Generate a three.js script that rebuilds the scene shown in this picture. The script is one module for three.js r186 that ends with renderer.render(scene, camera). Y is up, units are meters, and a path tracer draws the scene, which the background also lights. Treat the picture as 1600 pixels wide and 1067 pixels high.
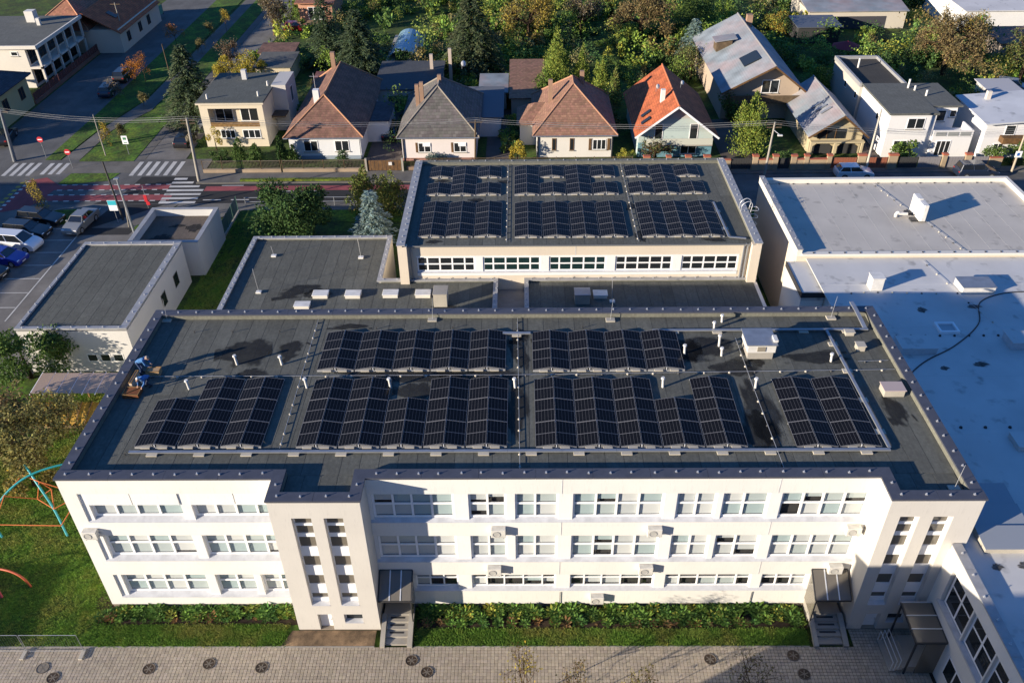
import * as THREE from 'three';
import { mergeGeometries } from 'three/addons/utils/BufferGeometryUtils.js';
import { RoundedBoxGeometry } from 'three/addons/geometries/RoundedBoxGeometry.js';
import { MarchingCubes } from 'three/addons/objects/MarchingCubes.js';

// ---------------------------------------------------------------- camera, sky, sun, exposure
const scene = new THREE.Scene();
const camera = new THREE.PerspectiveCamera(43.665, 1024 / 682, 0.5, 900);
camera.position.set(24.557, 42.876, 31.443);
camera.rotation.set(-0.6359, 0.0149, -0.0142, 'YXZ');
const renderer = new THREE.WebGLRenderer({ antialias: true });
renderer.toneMapping = THREE.LinearToneMapping;
renderer.toneMappingExposure = 2.2;
renderer.shadowMap.enabled = true;
{ // clear autumn sky, pale at the horizon and deep blue overhead
  const W = 64, H = 64, d = new Float32Array(W * H * 4);
  for (let j = 0; j < H; j++) {
    const el = ((j + 0.5) / H - 0.5) * Math.PI, t = Math.pow(Math.max(0, Math.sin(el)), 0.55);
    const c = el < 0 ? [0.09, 0.10, 0.11] : [0.064 + (0.014 - 0.064) * t, 0.120 + (0.071 - 0.120) * t, 0.210 + (0.236 - 0.210) * t];
    for (let i = 0; i < W; i++) d.set([...c, 1], (j * W + i) * 4);
  }
  const sky = new THREE.DataTexture(d, W, H, THREE.RGBAFormat, THREE.FloatType);
  sky.mapping = THREE.EquirectangularReflectionMapping; sky.magFilter = THREE.LinearFilter; sky.needsUpdate = true;
  scene.background = sky; scene.environment = sky;
}
const SUN_AZ = 62.5 * Math.PI / 180, SUN_EL = 13.2 * Math.PI / 180; // light travels towards +x and -z
const sun = new THREE.DirectionalLight(new THREE.Color(1, 0.88, 0.72), 4.4);
sun.position.set(20 - 150 * Math.sin(SUN_AZ) * Math.cos(SUN_EL), 150 * Math.sin(SUN_EL), -40 + 150 * Math.cos(SUN_AZ) * Math.cos(SUN_EL));
sun.target.position.set(20, 0, -40);
sun.castShadow = true; sun.shadow.mapSize.set(4096, 4096);
Object.assign(sun.shadow.camera, { left: -110, right: 110, top: 110, bottom: -110, near: 1, far: 400 });
scene.add(sun, sun.target);

// ---------------------------------------------------------------- helpers
let seed = 20231;
const rnd = () => { seed = (seed + 0x6D2B79F5) | 0; let t = Math.imul(seed ^ seed >>> 15, 1 | seed); t = t + Math.imul(t ^ t >>> 7, 61 | t) ^ t; return ((t ^ t >>> 14) >>> 0) / 4294967296; };
const rr = (a, b) => a + (b - a) * rnd();
const lerp = (a, b, t) => a + (b - a) * t, clamp = (x, a, b) => Math.min(b, Math.max(a, x));
const hash = (x, y, s) => { let h = Math.imul(x, 374761393) + Math.imul(y, 668265263) + Math.imul(s, 2147483647 ^ 974711); h = Math.imul(h ^ h >>> 13, 1274126177); return ((h ^ h >>> 16) >>> 0) / 4294967296; };
const vnoise = (x, y, p, s) => { const xi = Math.floor(x), yi = Math.floor(y), fx = x - xi, fy = y - yi, u = fx * fx * (3 - 2 * fx), v = fy * fy * (3 - 2 * fy), m = (a) => ((a % p) + p) % p; return lerp(lerp(hash(m(xi), m(yi), s), hash(m(xi + 1), m(yi), s), u), lerp(hash(m(xi), m(yi + 1), s), hash(m(xi + 1), m(yi + 1), s), u), v); };
const fbm = (u, v, p, o, s) => { let a = 0, w = 0.5, t = 0; for (let i = 0; i < o; i++) { a += w * vnoise(u * p, v * p, p, s + i); t += w; w *= 0.55; p *= 2; } return a / t; };
function tex(n, metres, fn, srgb = true) {
  const d = new Uint8Array(n * n * 4);
  for (let j = 0; j < n; j++) for (let i = 0; i < n; i++) { const c = fn(i / n, j / n), k = (j * n + i) * 4; for (let q = 0; q < 3; q++) d[k + q] = clamp(255 * (Array.isArray(c) ? c[q] : c), 0, 255); d[k + 3] = Array.isArray(c) && c.length > 3 ? clamp(255 * c[3], 0, 255) : 255; }
  const t = new THREE.DataTexture(d, n, n); t.wrapS = t.wrapT = THREE.RepeatWrapping; t.magFilter = THREE.LinearFilter; t.minFilter = THREE.LinearMipmapLinearFilter; t.generateMipmaps = true;
  if (srgb) t.colorSpace = THREE.SRGBColorSpace; if (metres) t.repeat.set(1 / metres, 1 / metres); t.needsUpdate = true; return t;
}
const C = (r, g, b) => new THREE.Color().setRGB(r, g ?? r, b ?? r);
const mat = (r, g, b, rough = 0.8, more = {}) => new THREE.MeshStandardMaterial({ color: C(r, g, b), roughness: rough, ...more });
const numbers = {};
const numbered = (n) => { numbers[n] = (numbers[n] ?? -1) + 1; return numbers[n] ? n + '_' + String(numbers[n]).padStart(3, '0') : n; };
function tag(o, label, category, group, kind) { if (label) o.userData.label = label; if (category) o.userData.category = category; if (group) o.userData.group = group; if (kind) o.userData.kind = kind; return o; }
const baseOf = new Map();
function thing(name, label, category, [x, y, z] = [0, 0, 0], group) { const o = new THREE.Group(); o.name = numbered(name); o.position.set(x, y, z); baseOf.set(o, [x, y, z]); scene.add(o); return tag(o, label, category, group); }
// part(): geometry given in world coordinates becomes a mesh under its thing (or part)
function part(name, geo, m, parent, label) {
  const g = Array.isArray(geo) ? (geo.length > 1 ? mergeGeometries(geo) : geo[0]) : geo, b = baseOf.get(parent);
  if (b && (b[0] || b[1] || b[2])) g.translate(-b[0], -b[1], -b[2]);
  const o = new THREE.Mesh(g, m); o.name = name; o.castShadow = o.receiveShadow = true; if (b) baseOf.set(o, b); parent.add(o); if (label) o.userData.label = label; return o;
}
function single(name, geo, m, label, category, group, kind) { // a thing that is one mesh: origin at the middle of its base
  const g = Array.isArray(geo) ? (geo.length > 1 ? mergeGeometries(geo) : geo[0]) : geo; g.computeBoundingBox(); const b = g.boundingBox, x = (b.min.x + b.max.x) / 2, z = (b.min.z + b.max.z) / 2, y = b.min.y;
  g.translate(-x, -y, -z); const o = new THREE.Mesh(g, m); o.position.set(x, y, z); o.name = numbered(name); o.castShadow = o.receiveShadow = true; baseOf.set(o, [x, y, z]); scene.add(o); return tag(o, label, category, group, kind);
}
const struct = (name, geo, m) => single(name, geo, m, undefined, undefined, undefined, 'structure');
const local = (name, geo, m, parent) => { const o = new THREE.Mesh(Array.isArray(geo) ? mergeGeometries(geo) : geo, m); o.name = name; o.castShadow = o.receiveShadow = true; parent.add(o); return o; };
function clone(o, label, [x, y, z], turn = 0, scale = 1) { const c = o.clone(); c.name = numbered(o.name.replace(/_\d{3}$/, '')); c.position.set(x, y, z); c.rotation.y = turn; if (Array.isArray(scale)) c.scale.set(...scale); else c.scale.setScalar(scale); c.userData = { ...o.userData }; if (label) c.userData.label = label; baseOf.set(c, [x, y, z]); scene.add(c); return c; }

function soup(verts, uvs) { const g = new THREE.BufferGeometry(); g.setAttribute('position', new THREE.Float32BufferAttribute(verts, 3)); g.setAttribute('uv', new THREE.Float32BufferAttribute(uvs, 2)); g.computeVertexNormals(); return g; }
function uvm(g) { // uv in metres from the dominant axis of each face
  g = g.index ? g.toNonIndexed() : g; if (!g.attributes.normal) g.computeVertexNormals();
  const p = g.attributes.position, n = g.attributes.normal, uv = new Float32Array(p.count * 2);
  for (let i = 0; i < p.count; i += 3) { let x = 0, y = 0, z = 0; for (let k = 0; k < 3; k++) { x += Math.abs(n.getX(i + k)); y += Math.abs(n.getY(i + k)); z += Math.abs(n.getZ(i + k)); }
    for (let k = 0; k < 3; k++) { const q = i + k, X = p.getX(q), Y = p.getY(q), Z = p.getZ(q); uv.set(y >= x && y >= z ? [X, Z] : x > z ? [Z, Y] : [X, Y], q * 2); } }
  for (const k of Object.keys(g.attributes)) if (!['position', 'normal'].includes(k)) g.deleteAttribute(k);
  g.setAttribute('uv', new THREE.BufferAttribute(uv, 2)); return g;
}
const bx = (x0, x1, y0, y1, z0, z1) => { const g = new THREE.BoxGeometry(Math.abs(x1 - x0), Math.abs(y1 - y0), Math.abs(z1 - z0)); g.translate((x0 + x1) / 2, (y0 + y1) / 2, (z0 + z1) / 2); return uvm(g); };
const rbx = (x0, x1, y0, y1, z0, z1, r = 0.03, s = 2) => { const g = new RoundedBoxGeometry(x1 - x0, y1 - y0, z1 - z0, s, r); g.translate((x0 + x1) / 2, (y0 + y1) / 2, (z0 + z1) / 2); return uvm(g); };
const sheet = (x0, x1, z0, z1, y) => soup([x0, y, z0, x0, y, z1, x1, y, z1, x0, y, z0, x1, y, z1, x1, y, z0], [x0, z0, x0, z1, x1, z1, x0, z0, x1, z1, x1, z0]);
function polySheet(pts, y) { const sh = new THREE.Shape(pts.map(([x, z]) => new THREE.Vector2(x, -z))), g = new THREE.ShapeGeometry(sh); g.rotateX(-Math.PI / 2); g.translate(0, y, 0); return uvm(g); }
const V = (x, y, z) => new THREE.Vector3(x, y, z);
function rod(a, b, r0, r1 = r0, n = 8) { const A = V(...a), B = V(...b), d = B.clone().sub(A), g = new THREE.CylinderGeometry(r1, r0, d.length(), n, 1); g.translate(0, d.length() / 2, 0); g.applyQuaternion(new THREE.Quaternion().setFromUnitVectors(V(0, 1, 0), d.normalize())); g.translate(A.x, A.y, A.z); return uvm(g); }
function beam(a, b, w, h) { const A = V(...a), B = V(...b), d = B.clone().sub(A), L = d.length(), g = new THREE.BoxGeometry(w, h, L); g.translate(0, 0, L / 2); const m = new THREE.Matrix4().lookAt(B, A, V(0, 1, 0)); g.applyMatrix4(m); g.translate(A.x, A.y, A.z); return uvm(g); }
function tube(pts, r, n = 6, seg) { return uvm(new THREE.TubeGeometry(new THREE.CatmullRomCurve3(pts.map((p) => V(...p))), seg ?? pts.length * 6, r, n)); }
// a slab on a (sloping) polygon: points anticlockwise seen from above, thickness below it; u runs along the first edge
function slab(pts, t) {
  const P = pts.map((p) => V(...p)), u = P[1].clone().sub(P[0]).normalize(); let n = V(0, 0, 0);
  for (let i = 1; i + 1 < P.length; i++) n.add(P[i].clone().sub(P[0]).cross(P[i + 1].clone().sub(P[0]))); n.normalize();
  const v = n.clone().cross(u), Q = P.map((p) => p.clone().addScaledVector(n, -t)), pos = [], uv = [];
  const put = (...a) => a.forEach((p) => { pos.push(p.x, p.y, p.z); uv.push(p.dot(u), p.dot(v)); });
  for (let i = 1; i + 1 < P.length; i++) { put(P[0], P[i], P[i + 1]); put(Q[0], Q[i + 1], Q[i]); }
  for (let i = 0; i < P.length; i++) { const j = (i + 1) % P.length; put(P[i], Q[i], Q[j]); put(P[i], Q[j], P[j]); }
  return soup(pos, uv);
}
const prism = (outline, z0, z1, bevel = 0) => { const sh = new THREE.Shape(outline.map(([x, y]) => new THREE.Vector2(x, y))), g = new THREE.ExtrudeGeometry(sh, { depth: z1 - z0 - 2 * bevel, bevelEnabled: bevel > 0, bevelSize: bevel, bevelThickness: bevel, bevelSegments: 2, curveSegments: 8 }); g.translate(0, 0, z0 + bevel); return uvm(g); };

// ---------------------------------------------------------------- textures and materials
const speckle = (u, v, s) => hash(Math.floor(u * 512), Math.floor(v * 512), s);
const T = {
  plaster: tex(512, 9, (u, v) => { const a = fbm(u, v, 4, 5, 3), st = fbm(u * 10, v, 20, 4, 9), g = 0.955 + 0.06 * (a - 0.5) + 0.02 * (speckle(u, v, 1) - 0.5) - 0.16 * Math.max(0, st - 0.62); return [g, g * 0.995, g * 0.985]; }),
  plasterBump: tex(256, 0.8, (u, v) => 0.5 + 0.5 * (fbm(u, v, 24, 3, 5) - 0.5), false),
  felt: tex(1024, 7.3, (u, v) => { const a = 0.5 * fbm(u, v, 6, 6, 21) + 0.5 * fbm(u * 8, v, 8, 4, 23), b = fbm(u, v, 48, 2, 25), s = hash(Math.floor(u * 1024), Math.floor(v * 1024), 4); const g = 0.83 + 0.26 * (a - 0.5) + 0.14 * (b - 0.5) + 0.16 * (s - 0.5); return [g, g * 1.005, g * 0.975]; }),
  feltBump: tex(512, 1.7, (u, v) => 0.5 * fbm(u, v, 10, 3, 31) + 0.5 * speckle(u, v, 7), false),
  white: tex(1024, 13, (u, v) => { const a = fbm(u, v, 5, 6, 41), d = fbm(u, v, 14, 4, 45), e = fbm(u, v, 3, 4, 49); const g = 0.94 + 0.12 * (a - 0.5) - 0.9 * Math.max(0, d - 0.66) - 0.16 * Math.max(0, e - 0.52); return [g, g * 0.99, g * 0.975]; }),
  asphalt: tex(512, 5, (u, v) => { const a = fbm(u, v, 4, 6, 51), g = 0.8 + 0.3 * (a - 0.5) + 0.18 * (speckle(u, v, 11) - 0.5); return [g, g, g * 0.99]; }),
  concrete: tex(512, 6, (u, v) => { const a = fbm(u, v, 4, 6, 61), g = 0.86 + 0.22 * (a - 0.5) + 0.1 * (speckle(u, v, 13) - 0.5); return [g, g * 0.985, g * 0.96]; }),
  grass: tex(1024, 8, (u, v) => { const a = fbm(u, v, 5, 6, 71), b = fbm(u, v, 40, 3, 75), s = hash(Math.floor(u * 1024), Math.floor(v * 1024), 5), g = 0.62 + 0.5 * (a - 0.5) + 0.5 * (b - 0.5) + 0.35 * (s - 0.5); return [g * (0.80 + 0.34 * (fbm(u, v, 7, 4, 79) - 0.35)), g, g * 0.42]; }),
  soil: tex(512, 4, (u, v) => { const a = fbm(u, v, 6, 6, 81), g = 0.6 + 0.7 * (a - 0.5) + 0.3 * (speckle(u, v, 17) - 0.5); return [g, g * 0.84, g * 0.66]; }),
  fine: tex(256, 2, (u, v) => { const g = 0.92 + 0.16 * (fbm(u, v, 6, 5, 91) - 0.5); return [g, g, g]; }),
  wood: tex(256, 1.2, (u, v) => { const g = 0.72 + 0.5 * (fbm(u * 1, v * 1, 4, 5, 95) - 0.5) * 0.6 + 0.2 * Math.sin(v * 80 + 6 * fbm(u, v, 3, 3, 97)) * 0.2; return [g, g * 0.9, g * 0.75]; }),
};
const tileTex = (n, s) => tex(n, 0, (u, v) => { // ten courses of ten roof tiles, joints and per-tile tone
  const R = 10, y = v * R, row = Math.floor(y), x = u * R + (row % 2) * 0.5, col = Math.floor(x) % R, fy = y - row, fx = x - Math.floor(x);
  const tone = 0.86 + 0.16 * (hash(col, row, s) - 0.5) + 0.28 * (fbm(u, v, 4, 5, s + 3) - 0.5), joint = (fy < 0.12 ? 0.74 : 1) * (fx < 0.09 ? 0.88 : 1); const g = tone * joint; return [g, g * (0.98 + 0.05 * (hash(col, row, s + 1) - 0.5)), g]; });
const tileBump = tex(512, 0, (u, v) => { const R = 10, y = v * R, row = Math.floor(y), x = u * R + (row % 2) * 0.5, fy = y - row, fx = x - Math.floor(x); return 0.85 - 0.7 * fy * 1 + 0.15 * Math.sin(fx * Math.PI) - (fy < 0.06 ? 0.3 : 0) + 0.1 * speckle(u, v, 3); }, false);
const tiled = (t, m) => { const c = t.clone(); c.repeat.set(1 / m, 1 / m); c.needsUpdate = true; return c; };
const tt = [tileTex(512, 301), tileTex(512, 401)];
const roofTiles = (r, g, b, k = 0, size = 3) => mat(r, g, b, 0.85, { map: tiled(tt[k], size), bumpMap: tiled(tileBump, size), bumpScale: 0.018 });
const cellTex = tex(512, 0, (u, v) => { // half-cut solar cells: six columns, two blocks of ten half rows
  const cx = u * 6, fx = Math.abs(cx - Math.round(cx)) / 6, cy = v * 20, fy = Math.abs(cy - Math.round(cy)) / 20, mid = Math.abs(v - 0.5), bus = Math.abs((u * 24) % 1 - 0.5);
  if (mid < 0.009) return [0.52, 0.52, 0.53]; if (fx < 0.007) return [0.36, 0.36, 0.37]; if (fy < 0.0022) return [0.2, 0.2, 0.21];
  const n = 0.02 * hash(Math.floor(cx), Math.floor(cy), 3); return bus < 0.05 ? [0.125 + n, 0.125 + n, 0.13 + n] : [0.07 + n, 0.07 + n, 0.08 + n]; });
cellTex.wrapS = cellTex.wrapT = THREE.ClampToEdgeWrapping;
const physical = (o) => new THREE.MeshPhysicalMaterial(o);
const M = {
  wall: mat(0.82, 0.805, 0.765, 0.85, { map: T.plaster, bumpMap: T.plasterBump, bumpScale: 0.002 }),
  pier: mat(0.84, 0.84, 0.83, 0.8, { map: T.plaster }),
  tower: mat(0.64, 0.615, 0.57, 0.88, { map: T.plaster, bumpMap: T.plasterBump, bumpScale: 0.002 }),
  beige: mat(0.68, 0.60, 0.49, 0.88, { map: T.plaster, bumpMap: T.plasterBump, bumpScale: 0.002 }),
  plinth: mat(0.36, 0.31, 0.25, 0.95, { map: T.concrete }),
  inside: mat(0.035, 0.035, 0.035, 0.95),
  frame: mat(0.84, 0.84, 0.84, 0.45),
  sill: mat(0.62, 0.63, 0.65, 0.5, { map: T.fine }),
  pane: physical({ color: C(1, 1, 1), roughness: 0.02, transmission: 1, thickness: 0, ior: 1.5 }),
  blinds: [mat(0.50, 0.53, 0.52, 0.9), mat(0.36, 0.45, 0.45, 0.9), mat(0.58, 0.60, 0.58, 0.9), mat(0.42, 0.48, 0.47, 0.9)],
  darkGlass: physical({ color: C(0.018, 0.022, 0.025), roughness: 0.04, ior: 1.5 }),
  stairGlass: physical({ color: C(0.15, 0.135, 0.11), roughness: 0.05, ior: 1.5 }),
  greenGlass: physical({ color: C(0.012, 0.03, 0.03), roughness: 0.05, ior: 1.5 }),
  cap: mat(0.105, 0.11, 0.135, 0.55, { metalness: 0.25, map: T.fine }),
  capLight: mat(0.42, 0.42, 0.42, 0.6, { metalness: 0.2, map: T.fine }),
  galv: mat(0.40, 0.42, 0.45, 0.42, { metalness: 0.55, map: T.fine }),
  steel: mat(0.62, 0.63, 0.64, 0.4, { metalness: 0.6 }),
  iron: mat(0.03, 0.03, 0.032, 0.6), whitePlastic: mat(0.78, 0.76, 0.71, 0.5, { map: T.fine }), acBody: mat(0.70, 0.68, 0.62, 0.5, { map: T.fine }),
  felts: [0, 1, 2, 3, 4].map((i) => { const t = T.felt.clone(); t.offset.set(i * 0.37, i * 0.61); t.needsUpdate = true; const k = [1, 0.92, 1.09, 0.97, 0.85][i]; return mat(0.150 * k, 0.151 * k, 0.137 * k, 0.93, { map: t, bumpMap: T.feltBump, bumpScale: 0.006 }); }),
  feltUp: mat(0.24, 0.235, 0.20, 0.95, { map: T.felt }),
  white: mat(0.62, 0.625, 0.62, 0.7, { map: T.white }), hallRoof: mat(0.56, 0.53, 0.475, 0.75, { map: T.white }),
  whiteEdge: mat(0.74, 0.71, 0.64, 0.7, { map: T.plaster }),
  cells: physical({ color: C(0.8, 0.8, 0.8), map: cellTex, roughness: 0.22, specularIntensity: 0.22 }),
  alu: mat(0.66, 0.67, 0.68, 0.4, { metalness: 0.35 }), panelFrame: mat(0.27, 0.27, 0.28, 0.5, { metalness: 0.3 }),
  ballast: mat(0.58, 0.55, 0.48, 0.9, { map: T.concrete }),
  asphalt: mat(0.17, 0.168, 0.165, 0.9, { map: T.asphalt }), asphaltNew: mat(0.028, 0.028, 0.030, 0.9, { map: T.asphalt }), footpath: mat(0.22, 0.205, 0.185, 0.92, { map: T.asphalt }),
  lot: mat(0.25, 0.235, 0.22, 0.92, { map: T.asphalt }), redPath: mat(0.46, 0.10, 0.11, 0.88, { map: T.asphalt }), paint: mat(0.70, 0.70, 0.68, 0.7, { map: T.concrete }), yellowPaint: mat(0.5, 0.4, 0.06, 0.7, { map: T.concrete }),
  kerb: mat(0.42, 0.40, 0.37, 0.9, { map: T.concrete }), concrete: mat(0.45, 0.43, 0.39, 0.9, { map: T.concrete }),
  grass: mat(0.23, 0.32, 0.075, 0.95, { map: T.grass }), garden: mat(0.15, 0.19, 0.06, 0.95, { map: T.grass }), soil: mat(0.10, 0.085, 0.065, 0.95, { map: T.soil }),
  sett: mat(0.58, 0.515, 0.43, 0.9, { map: T.concrete }), joint: mat(0.13, 0.115, 0.09, 0.95, { map: T.soil }),
  wood: mat(0.26, 0.17, 0.09, 0.8, { map: T.wood }), woodLight: mat(0.5, 0.36, 0.18, 0.8, { map: T.wood }), greyWood: mat(0.22, 0.19, 0.16, 0.9, { map: T.wood }),
  cardboard: mat(0.46, 0.30, 0.16, 0.9, { map: T.fine }), polished: mat(0.5, 0.5, 0.5, 0.3, { metalness: 0.7 }),
};
// ================================================================ ground
struct('ground', sheet(-400, 400, -420, 260, -0.03), M.garden);
// ================================================================ shared builders for buildings
function win(parent, [x, y, z], w, h, cols, rows, o = {}) {
  const { bar = 0.09, turn = 0, glass = 'blind', frame = M.frame, name = 'window', deep = 0.07 } = o;
  const cw = typeof cols === 'number' ? Array(cols).fill(1) : cols, rh = typeof rows === 'number' ? Array(rows).fill(1) : rows; // rows from the bottom
  const sum = (a) => a.reduce((p, q) => p + q, 0), W = w - bar * (cw.length + 1), H = h - bar * (rh.length + 1), g = [];
  const xs = [bar], ys = [bar]; for (const c of cw) xs.push(xs[xs.length - 1] + W * c / sum(cw) + bar); for (const r of rh) ys.push(ys[ys.length - 1] + H * r / sum(rh) + bar);
  for (let i = 0; i <= cw.length; i++) g.push(bx(xs[i] - bar, xs[i], 0, h, -deep, 0));
  for (let j = 0; j <= rh.length; j++) for (let i = 0; i < cw.length; i++) g.push(bx(xs[i], xs[i + 1] - bar, ys[j] - bar, ys[j], -deep, -0.004));
  const b = baseOf.get(parent) ?? [0, 0, 0], f = local(name, g, frame, parent); f.position.set(x - b[0], y - b[1], z - b[2]); f.rotation.y = turn;
  for (let i = 0; i < cw.length; i++) {
    for (let j = 0; j < rh.length; j++) {
      const pw = xs[i + 1] - bar - xs[i], ph = ys[j + 1] - bar - ys[j], px = xs[i] + pw / 2, py = ys[j] + ph / 2;
      const dark = glass === 'dark' || (glass === 'mixed' && rnd() < 0.3);
      if (glass !== 'blind' && glass !== 'mixed' || glass === 'green') { local('pane', new THREE.BoxGeometry(pw, ph, 0.01).translate(px, py, -0.012), glass === 'green' ? M.greenGlass : M.darkGlass, f); continue; }
      local('pane', new THREE.PlaneGeometry(pw, ph).translate(px, py, -deep * 0.6), M.pane, f);
      if (dark) continue; const q = rnd(), m = M.blinds[Math.floor(rnd() * 4)], drop = o.full ? 1 : q < 0.84 ? 1 : q < 0.97 ? rr(0.5, 0.92) : 0;
      if (drop > 0) local('blind', new THREE.BoxGeometry(pw + 0.04, ph * drop, 0.01).translate(px, py + ph * (1 - drop) / 2, -deep - 0.05), m, f);
    }
  }
  return f;
}
function caps(parent, runs, m, y0, y1, clampEvery = 1.1, piece = 3) { // runs: [x0, x1, z0, z1]; pieces along the longer side
  for (const [x0, x1, z0, z1] of runs) {
    const along = x1 - x0 > z1 - z0, L = along ? x1 - x0 : z1 - z0, n = Math.max(1, Math.round(L / piece));
    for (let i = 0; i < n; i++) { const a = L * i / n + (i ? 0.006 : 0), b = L * (i + 1) / n - (i < n - 1 ? 0.006 : 0), e = rr(0, 0.004);
      part('parapet_cap', along ? bx(x0 + a, x0 + b, y0, y1 + e, z0, z1) : bx(x0, x1, y0, y1 + e, z0 + a, z0 + b), m, parent); }
    if (clampEvery) { const k = Math.floor(L / clampEvery); for (let i = 0; i < k; i++) { const t = (i + 0.5) * L / k + rr(-0.06, 0.06), cx = along ? x0 + t : (x0 + x1) / 2 + rr(-0.06, 0.06), cz = along ? (z0 + z1) / 2 + rr(-0.05, 0.05) : z0 + t;
      part('wire_clamp', [bx(cx - 0.05, cx + 0.05, y1, y1 + 0.05, cz - 0.05, cz + 0.05), bx(cx - 0.018, cx + 0.018, y1 + 0.05, y1 + 0.13, cz - 0.018, cz + 0.018)], M.steel, parent); } }
  }
}
function felt(parent, x0, x1, z0, z1, y, width = 1.0, along = 'z', breaks = 2, gap = 0.024) {
  const L = along === 'z' ? x1 - x0 : z1 - z0, n = Math.round(L / width), D = along === 'z' ? z1 - z0 : x1 - x0;
  for (let i = 0; i < n; i++) {
    const a = L * i / n + gap / 2, b = L * (i + 1) / n - gap / 2; const cuts = [0]; for (let k = 1; k < breaks; k++) cuts.push(clamp((k + rr(-0.3, 0.3)) / breaks, 0.05, 0.95)); cuts.push(1);
    for (let k = 0; k < breaks; k++) { const c = D * cuts[k] + (k ? 0.008 : 0), d = D * cuts[k + 1], e = y + rr(0, 0.006), m = M.felts[Math.floor(rnd() * 5)];
      part('roof_felt_strip', along === 'z' ? bx(x0 + a, x0 + b, y - 0.012, e, z0 + c, z0 + d) : bx(x0 + c, x0 + d, y - 0.012, e, z0 + a, z0 + b), m, parent); }
  }
}
const stainTex = [11, 12, 13, 14].map((s) => { const t = tex(128, 0, (u, v) => { const x = (u - 0.5) * 2, y = (v - 0.5) * 2, r = Math.hypot(x, y), n = fbm(u, v, 4, 5, s * 7); const a = clamp((0.92 - r + (n - 0.5) * 1.5) * 3.4, 0, 1) * (0.55 + 0.55 * fbm(u, v, 6, 4, s)); return [0.09, 0.09, 0.085, a * 0.8]; }); t.wrapS = t.wrapT = THREE.ClampToEdgeWrapping; return t; });
const stainMats = stainTex.map((t) => new THREE.MeshStandardMaterial({ map: t, transparent: true, roughness: 0.75 }));
let stainCount = 0;
function stain(parent, x, z, w, d, y, turn = 0) { const b = baseOf.get(parent), g = new THREE.PlaneGeometry(w, d).rotateX(-Math.PI / 2).rotateY(turn), o = local('water_stain', g, stainMats[stainCount++ % 4], parent); o.position.set(x - b[0], y - b[1], z - b[2]); return o; }

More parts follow.
